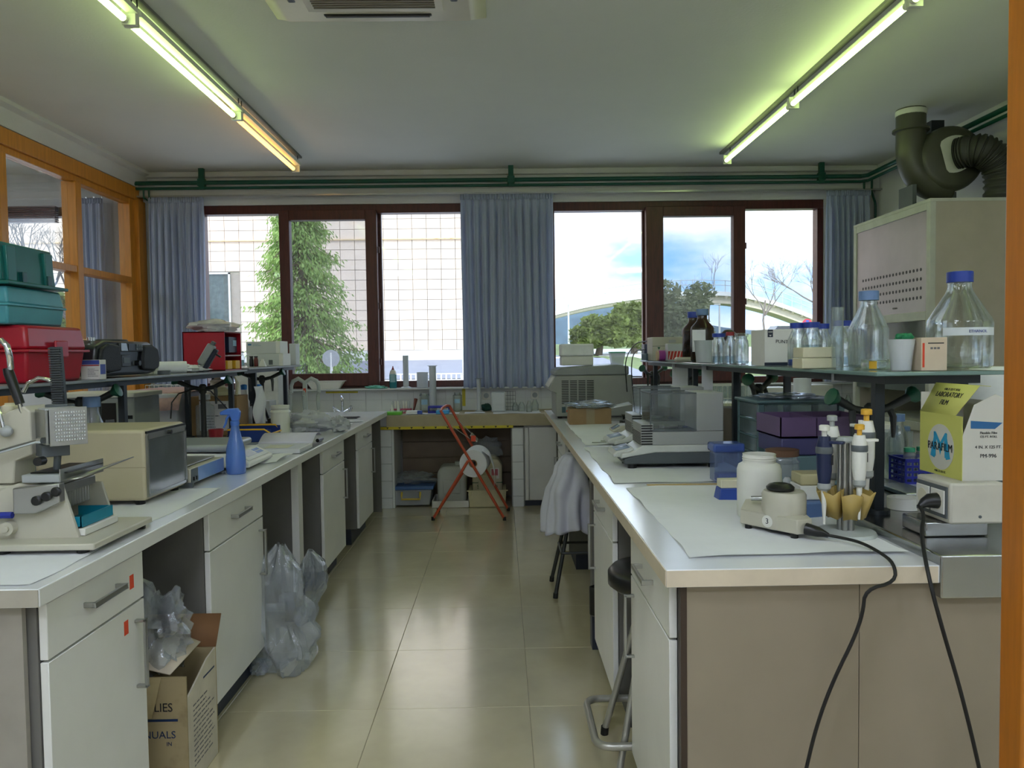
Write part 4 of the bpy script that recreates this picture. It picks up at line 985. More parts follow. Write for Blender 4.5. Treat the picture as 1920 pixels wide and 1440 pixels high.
# ---- pipette stand (three arms) with pipettes
def pipette(parent_mats, nm, label, x, y, z, h, body, accent, group=None, lean=0.0, rz=0.0, hook=-1, wf=1.0):
    """hand pipette standing upright, tip down"""
    t = thing(nm, label, 'pipette', (x, y, z), rz, group); s = h/.24
    Mx = Matrix.Rotation(lean, 4, 'X') @ Matrix.Diagonal((wf, wf, 1, 1))
    obj('handle', G().solid([(.006*s, .085*s), (.010*s, .10*s), (.013*s, .13*s), (.0135*s, .19*s), (.011*s, .205*s), (.010*s, .213*s)], n=16).xf(Mx), body, t)
    obj('plunger', G().solid([(.0045*s, .213*s), (.0045*s, .226*s), (.009*s, .227*s), (.009*s, .238*s), (.007*s, .24*s)], n=14).xf(Mx), accent, t)
    obj('shaft', G().solid([(.0022*s, .0), (.004*s, .04*s), (.0055*s, .085*s)], n=12).xf(Mx), M_wplas, t)
    obj('finger_hook', G().box(-.006*s, .006*s, min(0, hook*.034*s), max(0, hook*.034*s), .196*s, .203*s).xf(Mx), body, t, bevel=.002)
    obj('ejector', G().cyl((.012*s, 0, .09*s), (.012*s, 0, .215*s), .0035*s, n=8).xf(Mx), body, t)
    if wf > 1:
        obj('ring', G().solid([(.0142*s, .172*s), (.0148*s, .174*s), (.0148*s, .186*s), (.014*s, .188*s)], n=16).xf(Mx), M_dgrey, t)
        obj('volume_window', G().box(-.004*s, .004*s, -.0145*s, -.012*s, .145*s, .168*s).xf(Mx), M_ink, t)
        obj('tip_collar', G().solid([(.0085*s, .083*s), (.0115*s, .088*s), (.0115*s, .10*s)], n=14).xf(Mx), M_instr2, t)
    return t
px_, py_ = (572-940)*5.9/F, 5.9
st = thing('pipette_stand', 'grey arched pipette stand near the sink on the left bench', 'pipette stand', (px_, py_, ZB))
Mps = mat('pale_grey_plastic', (176, 182, 180), .4)
obj('column', G().box(-.016, .016, -.014, .014, .012, .33), Mps, st, bevel=.006); obj('base', G().solid([(.085, 0), (.085, .008), (.02, .016)], n=28), Mps, st)
for dx in (-1, 1): obj('arch', G().tube([(dx*.012, 0, .32), (dx*.05, 0, .345), (dx*.09, 0, .325), (dx*.105, 0, .29), (dx*.105, 0, .235)], [.015, .016, .016, .015, .013], 8), Mps, st)
for i, dx in enumerate((-.105, .0, .105)): pipette(0, 'pipette', ['slim grey pipette on the left arm of the arched stand', 'slim grey pipette in the middle of the arched stand', 'slim grey pipette on the right arm of the arched stand'][i], px_+dx, py_-.035, ZB+.02, .235, Mps, Mps, 'pipettes on the arched stand')
obj('sticker', G().box(-.01, .01, -.0150, -.0142, .24, .27), mat('orange_red_sticker'), st)
# ---- small blue capped bottles, wrapped bits near the sink
bottle('small_bottle', 'small bottle with a blue cap beside the arched pipette stand', -1.33, 5.75, ZB, .028, .085, M_milky, M_bluep, neck=.7, sh=.6)
x, y = on(652, 783)
sk = thing('sink_mat', 'black ribbed mat at the sink end of the left bench', 'mat', (x, 6.35, ZB)); obj('mat_base', G().cb(0, 0, 0, .2, .16, .004), M_black, sk)
for k in range(8): obj('rib', G().cb(0, -.07+k*.02, .004, .19, .006, .003), M_black, sk)
for i, (px, py, w, l) in enumerate(((625, 800, .2, .25), (598, 806, .12, .2), (660, 793, .16, .12))):
    x, y = on(px, py); tag(obj('paper_sheet', sheet(G(), x-w/2-.04, min(-1.08, x+w/2), y-l/2+.1, y+l/2+.1, ZB, .01, 40+i, curl=.1), M_paper), ['thin white paper on the bench before the sink', 'thin white paper beside the crumpled bag', 'thin white paper at the far end of the left bench'][i], 'paper')

# ---- tap turrets on both spines
def turret(x, y, z, label, hgt=.31, rz=0):
    t = thing('gas_tap_turret', label, 'tap', (x, y, z), rz, 'gas tap turrets on the benches')
    Mt = mat('turret_grey', (60, 62, 62), .45, metal=.4); Mk = mat('tap_green', (22, 84, 62), .4)
    obj('column', G().solid([(.036, 0), (.036, .012), (.016, .02), (.015, hgt-.03), (.022, hgt-.02), (.022, hgt+.02), (.012, hgt+.03)], n=18), Mt, t)
    for s in (-1, 1):
        a = obj('arm', G().tube([(s*.015, 0, hgt), (s*.07, 0, hgt+.012), (s*.14, -.01, hgt+.045)], [.013, .013, .015], 10), Mt, t)
        obj('valve_handle', G().solid([(.013, 0), (.016, .01), (.030, .028), (.030, .036), (.012, .04)], (0, 0, 0), 12).xf(Matrix.Translation((s*.135, -.01, hgt+.043)) @ Matrix.Rotation(s*1.15, 4, 'Y')), Mk, a)
        obj('nozzle', G().tube([(s*.075, 0, hgt+.01), (s*.082, -.01, hgt-.02), (s*.082, -.01, hgt-.09)], [.012, .011, .006], 8), Mt, t)
    return t
turret(-1.81, 3.32, .916, 'green-handled grey gas tap turret behind the plate filling machine')
turret(-1.81, 4.67, .916, 'green-handled grey gas tap turret in front of the brown carton')
turret(-1.81, 5.82, .916, 'green-handled grey gas tap turret at the far end of the left bench', hgt=.33)

# ---- things standing behind the left spine
bx_ = thing('cardboard_box', 'brown cardboard box with white labels under the left shelf', 'box', (-1.85, 5.05, .916))
obj('body', G().cb(0, 0, 0, .30, .22, .25), M_card, bx_, bevel=.003); obj('label', G().box(-.09, .13, -.1115, -.1102, .03, .22), M_cardw, bx_)
lines(bx_, M_print, -.07, .06, -.1118, .05, .14, 5, seed=5); obj('barcode', G().box(.03, .08, -.1122, -.1116, .17, .20), M_print, bx_)
cn = thing('carboy', 'cream plastic carboy with a ridged neck on top of the brown cardboard box', 'carboy', (-1.86, 5.05, 1.167))
obj('body', G().solid([(.075, 0), (.08, .01), (.08, .025), (.06, .045), (.045, .055), (.045, .085), (.05, .09), (.045, .10), (.02, .108), (.02, .13)], n=24), M_cream, cn)
obj('handle', G().tube([(.05, 0, .09), (.11, 0, .12), (.13, 0, .08), (.12, 0, .0)], .010, 8), M_cream, cn)
for i, dx in enumerate((.07, .17)): tag(obj('blue_stopper', G().solid([(.020, 0), (.022, .03), (.012, .036)], (-1.86+dx, 5.35, 1.19), 14), mat('sky_blue_plastic', (50, 130, 214), .4)), ['round blue plastic ball left of the shelf post', 'round blue plastic ball right of the shelf post'][i], 'stopper')
def stand(dx, y): pass
for i, dx in enumerate((.07, .17)): tag(obj('white_bottle', G().solid([(.034, 0), (.036, .01), (.036, .19), (.02, .23), (.02, .274)], (-1.86+dx, 5.35, .916), 18), M_wplas), ['tall white bottle under the left blue ball', 'tall white bottle under the right blue ball'][i], 'bottle')
bottle('storage_bottle', 'big clear bottle with a blue cap behind the beige incubator', -1.70, 3.20, .916, .07, .345, M_clearp, M_bluegrey, neck=.36, sh=.45, capk=1.3)
bottle('round_flask', 'clear round bottle beside the big blue-capped bottle behind the incubator', -1.82, 3.58, .916, .06, .24, M_clearp, None, neck=.3, sh=.5)
bottle('clear_beaker_bottle', 'clear round bottle with pale blue label under the shelf before the carboy', -1.862, 4.83, .916, .055, .27, M_clearp, M_milky, neck=.5, sh=.7)
# far half of the left bench
cuboid('blue_crate', 'slate-blue plastic crate standing behind the machine on the far side of the left bench', 'crate', -2.28, 3.5, ZB, .40, .30, .30, mat('slate_blue_plastic', (88, 126, 152), .4, var=.05), bevel=.01)
cuboid('blue_crate', 'dark teal plastic crate left of the slate-blue crate, at the left picture edge', 'crate', -2.33, 3.1, ZB, .36, .28, .30, mat('deep_teal_plastic', (52, 96, 112), .4, var=.05), bevel=.01)
gi = thing('grey_instrument', 'light grey desktop instrument with a vent slot on the far side of the left bench', 'instrument', (-2.28, 4.45, ZB), world=True)
obj('body', G().box(-2.5, -2.05, 4.3, 4.62, ZB, 1.20), M_instr2, gi, bevel=.006); obj('top_lid', G().box(-2.52, -2.04, 4.28, 4.64, 1.201, 1.225), M_cardw, gi, bevel=.004)
obj('display', G().box(-2.3, -2.15, 4.296, 4.3, 1.02, 1.17), M_black, gi); obj('handle_slot', G().box(-2.09, -2.06, 4.296, 4.3, 1.08, 1.10), M_black, gi)
wt = thing('covered_table', 'white-topped chest behind the left shelf with a pink cloth over it', 'chest', (-2.35, 5.4, ZB), world=True)
obj('body', G().box(-2.55, -2.06, 4.9, 5.9, ZB, 1.19), mat('lilac_white', (200, 200, 212), .5), wt, bevel=.01)
tag(obj('towel', G().grid(lambda u, v: (-2.57+.53*u, 4.86+.95*v, 1.195 + .006*nz_.noise(Vector((u*6, v*6, 1))) - (.11*max(0, (.06-v)/.06))), 24, 30), mat('pink_striped_towel', (206, 170, 172), .9, var=.12, scale=20), solid=.004), 'pink and white towel spread over the chest behind the left shelf', 'towel')
tag(obj('document', sheet(G(), -2.5, -2.1, 3.85, 4.2, ZB, .03, 71, curl=.1), M_paper), 'white papers in front of the grey instrument', 'paper')
tag(obj('cable', G().tube([WY(320, 785, 4.4), WY(322, 755, 4.4), WY(335, 738, 4.45), WY(370, 728, 4.5), WY(395, 733, 4.6), WY(425, 765, 4.7), WY(450, 795, 4.75)], .004, 8), M_black), 'black cable looping from the tap turret down to the left bench', 'cable')

for o_ in (mx, ib, sh, sc, nb): o_.location.x -= .035
# ================================================================== LEFT SHELF
ZS = 1.336
rt = thing('red_toolbox', 'big red toolbox on the near end of the left shelf', 'toolbox', (-1.83, 2.84, ZS), world=True)
obj('body', G().frus(-1.83, 2.85, ZS, .37, .34, .40, .37, .115), M_red, rt, bevel=.01)
obj('lid', G().frus(-1.83, 2.85, ZS+.118, .41, .38, .385, .355, .085), M_red, rt, bevel=.012)
obj('seam_lip', G().cb(-1.83, 2.85, ZS+.108, .425, .395, .010), M_red, rt, bevel=.003)
obj('latch', G().box(-1.617, -1.607, 2.80, 2.88, ZS+.09, ZS+.15), M_red, rt, bevel=.004)
tc_ = thing('teal_crate', 'translucent light teal plastic crate between the red toolbox and the dark teal one', 'crate', (-1.88, 2.80, ZS+.204), world=True)
M_lt = mat('pale_teal_plastic', (72, 148, 160), .3, var=.06)
obj('body', G().frus(-1.86, 2.80, ZS+.2045, .37, .32, .385, .34, .068), M_lt, tc_, bevel=.008); obj('upper_half', G().frus(-1.86, 2.80, ZS+.274, .385, .34, .365, .32, .062), M_lt, tc_, bevel=.008)
obj('rib', G().cb(-1.86, 2.80, ZS+.268, .395, .35, .008), M_lt, tc_, bevel=.002)
td = thing('teal_crate', 'dark teal plastic box on top of the crate stack on the left shelf', 'crate', (-1.88, 2.80, ZS+.338), world=True)
zz = ZS+.340
obj('body', G().frus(-1.87, 2.79, zz+.012, .37, .32, .35, .30, .135), M_tealbox, td, bevel=.006)
obj('flange', G().cb(-1.865, 2.80, zz, .42, .36, .012), M_tealbox, td, bevel=.003)
for y, w in ((2.68, .05), (2.90, .05)): obj('handle_recess', G().frus(-1.688, y, zz+.014, .022, w, .014, w, .12), M_tealbox, td, bevel=.003)
for y in (2.74, 2.89): obj('clip', G().box(-1.69, -1.672, y-.012, y+.012, zz+.01, zz+.05), mat('darker_teal', (6, 66, 66), .35), td, bevel=.002)
# medicine box
mb = thing('medicine_box', 'small white carton with blue top and red stripe between red toolbox and radio', 'box', (-1.645, 3.12, ZS))
obj('body', G().cb(0, 0, 0, .075, .05, .078), M_cardw, mb, bevel=.001); obj('blue_band', G().box(-.037, .037, -.0262, -.0252, .060, .077), mat('label_blue', (62, 80, 160), .5), mb)
obj('red_stripe', G().box(-.037, .037, -.0262, -.0252, .054, .058), M_red, mb); lines(mb, M_print, -.01, .033, -.0256, .012, .046, 6, seed=8)
obj('side_print', G().box(.0376, .038, -.02, .02, .02, .06), mat('label_blue'), mb)
# boombox
rd = thing('radio', 'black portable radio cassette player on the left shelf', 'radio', (-1.74, 3.44, ZS), rz=PI/2)
Mr = mat('radio_black', (34, 37, 44), .3, var=.08); Mr2 = mat('radio_dark_grey', (52, 56, 64), .4)
def rr(w, d, h, z=0): return G().cb(0, 0, z, w, d, h)
obj('body', G().prism([(-.27, .018), (-.20, .008), (.20, .008), (.27, .018), (.285, .075), (.27, .135), (.20, .158), (-.20, .158), (-.27, .135), (-.285, .075)], -.085, .10), Mr, rd, bevel=.014, seg=3)
for s in (-1, 1):
    sp3 = obj('speaker', G().prism([(s*.10, .03), (s*.20, .022), (s*.262, .035), (s*.272, .08), (s*.258, .125), (s*.20, .145), (s*.115, .14), (s*.095, .08)][::s], -.103, -.082), mat('speaker_mesh', (28, 30, 38), .6, bump=.4, bscale=300), rd, bevel=.012, seg=3)
obj('control_panel', G().box(-.10, .11, -.096, -.084, .112, .150), Mr2, rd, bevel=.004)
obj('silver_badge', G().prism([(-.095, .115), (-.035, .115), (-.05, .148), (-.095, .148)], -.099, -.096), M_alu, rd)
obj('display', G().box(-.03, .03, -.099, -.096, .118, .146), M_black, rd)
for i in range(3):
    for j in range(2): obj('button', G().box(.04+i*.022, .056+i*.022, -.101, -.096, .119+j*.015, .130+j*.015), M_dgrey, rd, bevel=.001)
obj('cassette_door', G().box(-.085, .0, -.094, -.084, .045, .098), Mr2, rd, bevel=.004); obj('cassette_window', G().box(-.07, -.015, -.096, -.094, .062, .086), M_dgrey, rd)
obj('knob', G().cyl((.06, -.084, .06), (.06, -.105, .06), .012, n=14), M_black, rd)
for dx in (.035, .085): obj('socket', G().box(dx-.005, dx+.005, -.088, -.084, .05, .07), M_dgrey, rd)
obj('cd_lid', G().solid([(.085, .158), (.08, .166), (.04, .168)], (0, .01, 0), 28), Mr2, rd)
for dx in (-.21, -.19, -.17): obj('top_key', G().cyl((dx, -.02, .158), (dx, -.02, .172), .006, n=10), M_chrome, rd)
obj('antenna', G().cyl((-.24, .085, .165), (.15, .085, .165), .003, n=6), M_chrome, rd)
# odds on the shelf between radio and red cabinet
cuboid('small_box', 'small white carton on the shelf just beyond the radio', 'box', -1.76, 3.86, ZS, .07, .06, .045, M_cardw)
tag(obj('paper_roll', G().cyl((-1.80, 4.05, ZS+.032), (-1.68, 4.12, ZS+.032), .031, n=20), M_paper), 'short roll of white paper on the left shelf', 'paper roll')
tag(obj('crumpled_wrapper', crump((-1.74, 4.33, ZS+.018), (.09, .10, .02), 15, .6, 2.5, z0=ZS+.001), M_paper, smooth=25), 'crumpled white wrapper on the shelf before the red cabinet', 'wrapper')
tag(obj('grey_tape_roll', G().lathe([(.018, 0), (.03, 0), (.03, .02), (.018, .02), (.018, 0)], (-1.66, 3.80, ZS+.0), 20), M_dgrey), 'grey tape roll lying beside the radio', 'tape')
# pipette controller in a stand
pc = thing('pipette_controller', 'grey and black electric pipette controller leaning on its stand at the shelf', 'pipette controller', (-1.66, 4.32, ZS))
Mp = Matrix.Rotation(math.radians(32), 4, 'Y')
Mc = Matrix.Translation((-.02, 0, .045)) @ Mp
obj('body', G().box(-.022, .022, -.02, .02, 0, .125).xf(Mc), mat('controller_grey', (136, 140, 140), .4), pc, bevel=.008, seg=3)
obj('grip', G().box(.022, .045, -.016, .016, -.012, .115).xf(Mc), mat('controller_navy', (22, 30, 52), .4), pc, bevel=.006)
obj('top_cap', G().box(-.012, .012, -.01, .01, .125, .145).xf(Mc), M_dgrey, pc, bevel=.003); obj('hook', G().box(.03, .075, -.006, .006, .085, .095).xf(Mc), M_black, pc, bevel=.002)
obj('nose', G().solid([(.007, -.06), (.013, -.02), (.015, 0)], n=12).xf(Mc), M_dgrey, pc)
obj('stand_leg', G().box(-.07, .03, -.02, .02, 0, .004).cyl((-.01, 0, .004), (-.005, 0, .05), .006, n=8), M_dgrey, pc)
# red cabinet organiser
rc = thing('red_cabinet', 'open-fronted red metal cabinet on the left shelf with small drawers', 'cabinet', (-1.77, 4.75, ZS), world=True)
x0, x1, y0, y1, z0, z1 = -1.90, -1.65, 4.61, 4.90, ZS, ZS+.235
obj('shell', G().box(x0, x1, y0, y0+.006, z0, z1).box(x0, x1, y1-.006, y1, z0, z1).box(x0, x1, y0, y1, z0, z0+.006).box(x0, x1, y0, y1, z1-.006, z1).box(x0, x0+.006, y0, y1, z0, z1), M_red, rc)
obj('divider', G().box(x0, x1-.005, y0+.006, y1-.006, z0+.085, z0+.09), M_red, rc)
obj('paper_slip', G().box(x1-.15, x1+.015, y0+.01, y1-.01, z0+.0905, z0+.094), M_paper, rc); obj('paper_slip', G().box(x1-.12, x1+.012, y0+.01, y1-.01, z1, z1+.003), M_paper, rc)
for y in (y0+.05, y0+.19): obj('yellow_drawer', G().box(x1-.12, x1-.002, y, y+.08, z0+.008, z0+.06), M_yellow, rc, bevel=.003)
obj('blue_box', G().box(x1-.14, x1-.02, y0+.13, y1-.02, z0+.11, z1-.03), mat('navy_box', (24, 40, 66), .4), rc); obj('label', G().box(x1-.0196, x1-.019, y0+.20, y1-.03, z0+.15, z1-.05), mat('pale_blue_label', (160, 200, 230), .6), rc)
tag(obj('plastic_bag', crump((-1.76, 4.75, z1+.038), (.14, .12, .036), 22, .35, 2.2, 32, 16, z0=z1+.004), clear('bag_film', (236, 234, 236), body=.6, edge=.4, bcol=(226, 222, 224), rough=.2, wave=.6), smooth=30), 'puffed translucent plastic bag on top of the red cabinet', 'bag')
# far shelf
ZS2 = 1.346
bottle('squeeze_bottle', 'clear bottle with a pale blue label at the near end of the far left shelf', -1.80, 5.35, ZS2, .026, .11, M_clearp, M_milky, neck=.5, sh=.55, lab=(.1, .45, mat('pale_blue_label', (160, 200, 230), .6), -2.6, -.6))
tag(obj('white_wash_bottle', G().solid([(.03, 0), (.032, .01), (.03, .09), (.012, .13), (.008, .15)], (-1.80, 5.12, ZS2), 18), M_wplas), 'white cone-shaped bottle just beyond the red cabinet', 'bottle')
for i, (x, m_, lb_) in enumerate(((-1.775, M_black, 'small black-capped vial left of the brown bottle'), (-1.742, mat('brown_bottle', (96, 30, 22), .3), 'small brown bottle on the far left shelf'))): bottle('vial', lb_, x, 5.48, ZS2, .015, .075, m_, M_black, neck=.7, sh=.6)
tag(obj('white_funnel', G().frus(-1.69, 5.46, ZS2, .05, .04, .015, .012, .055), M_wplas, bevel=.003), 'small white tapering holder before the stacked instrument boxes', 'holder')
for i, (z, w, lb_) in enumerate(((ZS2, .27, 'lower pale grey instrument box on the far left shelf'), (ZS2+.092, .25, 'upper pale grey instrument box with blue print, stacked on the far left shelf'))):
    t = thing('instrument_box', lb_, 'box', (-1.755+i*-.01, 5.82, z)); obj('body', G().cb(0, 0, 0, w, .2, .091), mat('pale_grey_box', (196, 200, 198), .45, var=.03), t, bevel=.004)
    obj('end_cap', G().box(w/2-.03, w/2+.002, -.102, .102, .001, .0925), M_wplas, t, bevel=.002)
    if i: obj('blue_mark', G().box(-.11, -.085, -.1012, -.1002, .062, .075), mat('label_blue2', (60, 120, 160), .5), t); lines(t, mat('pale_print', (120, 160, 180), .6), -.075, -.01, -.1003, .058, .08, 2, seed=4)
    else: obj('dark_slot', G().box(.03, .06, -.1015, -.1002, .01, .045), M_dgrey, t); obj('button', G().box(-.03, .0, -.104, -.1, .03, .045), M_black, t)
cuboid('glass_block', 'narrow brown-sided box at the far end of the left shelf', 'box', -1.64, 6.12, ZS2, .05, .12, .17, mat('pale_grey_box'), bevel=.003)

# ================================================================== BELOW THE LEFT BENCH
cb = thing('supply_box', 'opened worn cardboard supply box under the left bench', 'box', (-1.2, 2.42, 0), world=True)
x0, x1, y0, y1, h = -1.40, -1.035, 2.46, 2.72, .385
M_sbox = mat('worn_carton', (150, 134, 100), .8, var=.12, scale=6, dirt=(110, 92, 62)); M_sboxw = mat('worn_white_carton', (198, 190, 174), .8, var=.1, scale=6)
obj('side_wall', G().box(x0, x1, y0, y0+.006, .002, h), M_sbox, cb); obj('side_wall', G().box(x0, x1, y1-.006, y1, .002, h), M_sbox, cb)
obj('side_wall', G().box(x0, x0+.006, y0+.006, y1-.006, .002, h), M_sbox, cb); obj('side_wall', G().prism([(y0+.006, .002), (y1-.006, .002), (y1-.006, h), (y0+.18, h-.01), (y0+.006, h-.075)], x1-.006, x1, 'x'), M_sboxw, cb)
obj('bottom', G().box(x0, x1, y0, y1, .0, .002), M_sbox, cb)
obj('flap', G().add([(x0+.02, y0, h), (x1-.08, y0, h), (x1-.1, y0-.03, h-.12), (x0+.02, y0-.03, h-.12)], [(0, 1, 2, 3)]), M_sbox, cb, solid=.005)
obj('flap', G().add([(x1-.17, y0+.02, h+.03), (x1-.06, y0+.02, h+.0), (x1-.03, y0+.2, h+.04), (x1-.15, y0+.2, h+.09)], [(0, 1, 2, 3)]), mat('pale_card', (206, 192, 172), .8), cb, solid=.005)
obj('flap', G().add([(x0, y1, h), (x1, y1, h), (x1+.0, y1+.06, h+.10), (x0, y1+.06, h+.10)], [(0, 1, 2, 3)]), mat('brown_card', (120, 84, 54), .8), cb, solid=.005)
obj('packing_tape', G().box(x0+.18, x0+.235, y0-.0012, y0-.0004, .30, h), mat('tape_tan', (176, 152, 108), .3), cb)
text('SUPPLIES', .040, (x1-.115, y0-.0008, .285), FRONT, M_ink, cb, sx=.9); text('MANUALS', .034, (x1-.115, y0-.0008, .195), FRONT, mat('navy_ink', (20, 44, 84), .6), cb)
text('IN', .018, (x1-.06, y0-.0008, .165), FRONT, mat('navy_ink'), cb)
obj('blue_rule', G().box(x1-.2, x1-.03, y0-.0012, y0-.0004, .240, .248), mat('navy_ink'), cb)
lines(cb, M_print, y0+.05, y1-.02, x1, .06, .28, 13, axis=1, seed=3, hgt=.3)
obj('blue_rule', G().box(x1, x1+.0006, y0+.14, y1-.02, .32, .326), mat('navy_ink'), cb)
tag(obj('plastic_bag', crump((-1.17, 2.57, .50), (.085, .07, .115), 33, .8, 2.0, 36, 24, z0=.36), M_film, smooth=20), 'clear crumpled plastic bag sticking out of the open cardboard box', 'bag')
# hanging plastic bags
def hang(label, px0, px1, py0, py1, Y, seed, w=.10):
    a = WY(px0, py0, Y); b = WY(px1, py1, Y)
    def fn(u, v):
        an = u*2*PI; z = b.z+(a.z-b.z)*v; cx = (a.x+b.x)/2 + .03*math.sin(v*4+seed); rx = abs(b.x-a.x)/2*(.75+.75*math.sin(PI*min(.95, v*.8+.1)))*(1 if v > .03 else .3)
        n = 1+.5*nz_.noise(Vector((math.cos(an)*1.6, math.sin(an)*1.6, v*4+seed*7)))+.45*abs(nz_.noise(Vector((math.cos(an)*3, math.sin(an)*3, v*5+seed))))-.1
        k = n*(1-.75*max(0, (v-.82)/.18))
        return (cx+rx*math.cos(an)*k, Y+w*math.sin(an)*k, max(.004, z + .02*nz_.noise(Vector((math.cos(an)*2, math.sin(an)*2, seed)))))
    return tag(obj('plastic_bag', G().grid(fn, 44, 40), M_film, smooth=22), label, 'bag')
hang('big clear plastic bag hanging from the handle of the second left cabinet', 492, 572, 1022, 1262, 3.46, 2, .10)
hang('second clear plastic bag hanging behind the first, by the leg panel', 560, 598, 1032, 1165, 4.05, 5, .07)
tag(obj('plastic_bag', crump((-1.10, 3.40, .03), (.04, .05, .03), 44, .6, 2.5, z0=.002), M_film, smooth=25), 'small scrap of clear plastic on the floor by the second cabinet', 'bag')
# ================================================================== RIGHT BENCH
for i, (a, b, c, d, s_, lb_) in enumerate(((.47, 1.02, 1.90, 2.90, 3, 'large creased white paper liner at the near end of the right bench'), (.44, 1.02, 3.0, 4.15, 4, 'white paper liner under the two analytical balances'), (.46, 1.0, 4.25, 5.7, 5, 'white paper liner before the cardboard box on the right bench'))):
    tag(obj('bench_liner', sheet(G(), a, b, c, d, ZB, .007, s_, 40, 40, curl=.09), M_paper), lb_, 'paper')
tag(obj('tape_strip', G().box(.56, .98, 2.945, 2.975, ZB, ZB+.001), mat('tan_tape', (190, 160, 104), .5)), 'tan tape strip between the two near paper liners', 'tape')
# ---- centrifuge
cf = thing('centrifuge', 'large grey benchtop centrifuge with side vents at the far end of the right bench', 'centrifuge', (.75, 6.25, ZB), world=True)
Mcf = mat('centrifuge_grey', (150, 152, 146), .45, var=.03); Mcf2 = mat('centrifuge_lid', (138, 142, 142), .4)
a0, a1, b0, b1 = .425, 1.03, 6.02, 6.55
obj('body', G().prism([(a0, .915), (a1, .915), (a1, 1.235), (a0-.0, 1.235), (a0-.055, 1.14), (a0-.055, 1.12), (a0, 1.10)], b0, b1), Mcf, cf, bevel=.006)
obj('lid', G().prism([(a0-.01, 1.237), (a1-.03, 1.237), (a1-.03, 1.305), (a1-.12, 1.318), (a0+.04, 1.295), (a0-.01, 1.27)], b0-.005, b1+.005), Mcf2, cf, bevel=.01)
obj('keypad', G().add([(a0-.056, b0+.03, 1.145), (a0-.006, b0+.03, 1.228), (a0-.006, b1-.03, 1.228), (a0-.056, b1-.03, 1.145)], [(0, 1, 2, 3)]), M_wplas, cf, solid=.003)
g = G()
for c_ in range(4):
    for k in range(14): g.box(a0+.045+c_*.066, a0+.10+c_*.066, b0-.0015, b0, 1.015+k*.0135, 1.022+k*.0135)
obj('vent_slots', g, M_black, cf); g = G()
for c_ in range(2):
    for k in range(3): g.box(a0+.10+c_*.066, a0+.155+c_*.066, b0-.0015, b0, .965+k*.0135, .972+k*.0135)
obj('vent_slots', g, M_black, cf)
obj('rating_plate', G().box(a0+.045, a0+.075, b0-.002, b0, .945, .99), mat('dark_teal_label', (44, 74, 84), .5), cf); obj('warning_label', G().box(a0+.08, a0+.10, b0-.002, b0, .95, .965), mat('orange_red_sticker'), cf)
for x in (a0+.03, a1-.03): obj('foot', G().cyl((x, b0+.03, ZB), (x, b0+.03, .915), .018, n=12), M_rubber, cf)
sf = thing('foam_box', 'white foam box with a lid standing on the centrifuge before the window', 'box', (.62, 6.36, 1.311)); obj('body', G().cb(0, 0, 0, .26, .20, .075), M_wplas, sf, bevel=.008); obj('lid', G().cb(0, 0, .076, .27, .21, .10), mat('foam_white', (236, 238, 240), .8), sf, bevel=.012)
tg = thing('tip_basket', 'small clear basket with a green rim on the centrifuge', 'basket', (.95, 6.3, 1.307)); obj('body', G().frus(0, 0, 0, .09, .09, .12, .11, .10), M_milky, tg); obj('rim', G().cb(0, 0, .10, .125, .115, .012), mat('mint_rim', (120, 196, 170), .5), tg, bevel=.003)
# ---- cardboard box with film
kb = thing('cardboard_box', 'small brown cardboard box with plastic film on it before the centrifuge', 'box', (.63, 5.55, ZB)); obj('body', G().cb(0, 0, .001, .30, .18, .115), mat('brown_card2', (150, 122, 88), .8, var=.06), kb, bevel=.003)
obj('tape', G().box(-.03, .03, -.0912, -.0902, .001, .116), mat('tape_grey', (150, 134, 106), .35), kb)
obj('flap', G().add([(.15, -.09, .116), (.15, .09, .116), (.30, .08, .15), (.30, -.08, .14)], [(0, 1, 2, 3)]), M_paper, kb, solid=.002)
tag(obj('plastic_film', crump((.63, 5.54, 1.04), (.16, .12, .028), 52, .5, 2.5, z0=1.0175), M_film, smooth=25), 'crumpled clear film lying on the small brown cardboard box', 'film')
ph = thing('telephone', 'black handset lying behind the small cream scale', 'telephone', (.93, 5.42, ZB)); obj('base', G().cb(0, 0, 0, .18, .14, .03), M_black, ph, bevel=.01); obj('handset', G().tube([(-.08, 0, .055), (-.05, 0, .062), (.05, 0, .062), (.08, 0, .055)], [.022, .012, .012, .022], 10), M_black, ph)
ks = thing('small_scale', 'small cream compact scale behind the far analytical balance', 'scale', (.83, 5.0, ZB)); obj('body', G().prism([(-.12, 0), (.12, 0), (.12, .045), (-.06, .045), (-.12, .012)], -.09, .09), M_instr, ks, bevel=.006); obj('pan', G().cyl((.03, 0, .046), (.03, 0, .052), .06, n=24), M_alu, ks); obj('display', G().add([(-.115, -.05, .0165), (-.07, -.05, .0425), (-.07, .05, .0425), (-.115, .05, .0165)], [(0, 1, 2, 3)]), M_lcd, ks, solid=.003)
for i, (px, py) in enumerate(((1130, 832), (1146, 829))): x, y = on(px, py); tag(obj('spatula', G().tube([(x-.06, y, ZB+.008), (x+.03, y+.01, ZB+.008)], .003, 6).box(x+.03, x+.05, y+.005, y+.015, ZB+.006, ZB+.010), M_alu), ['long steel spatula on the liner left of the far balance', 'short steel spatula beside the keypad of the far balance'][i], 'spatula')
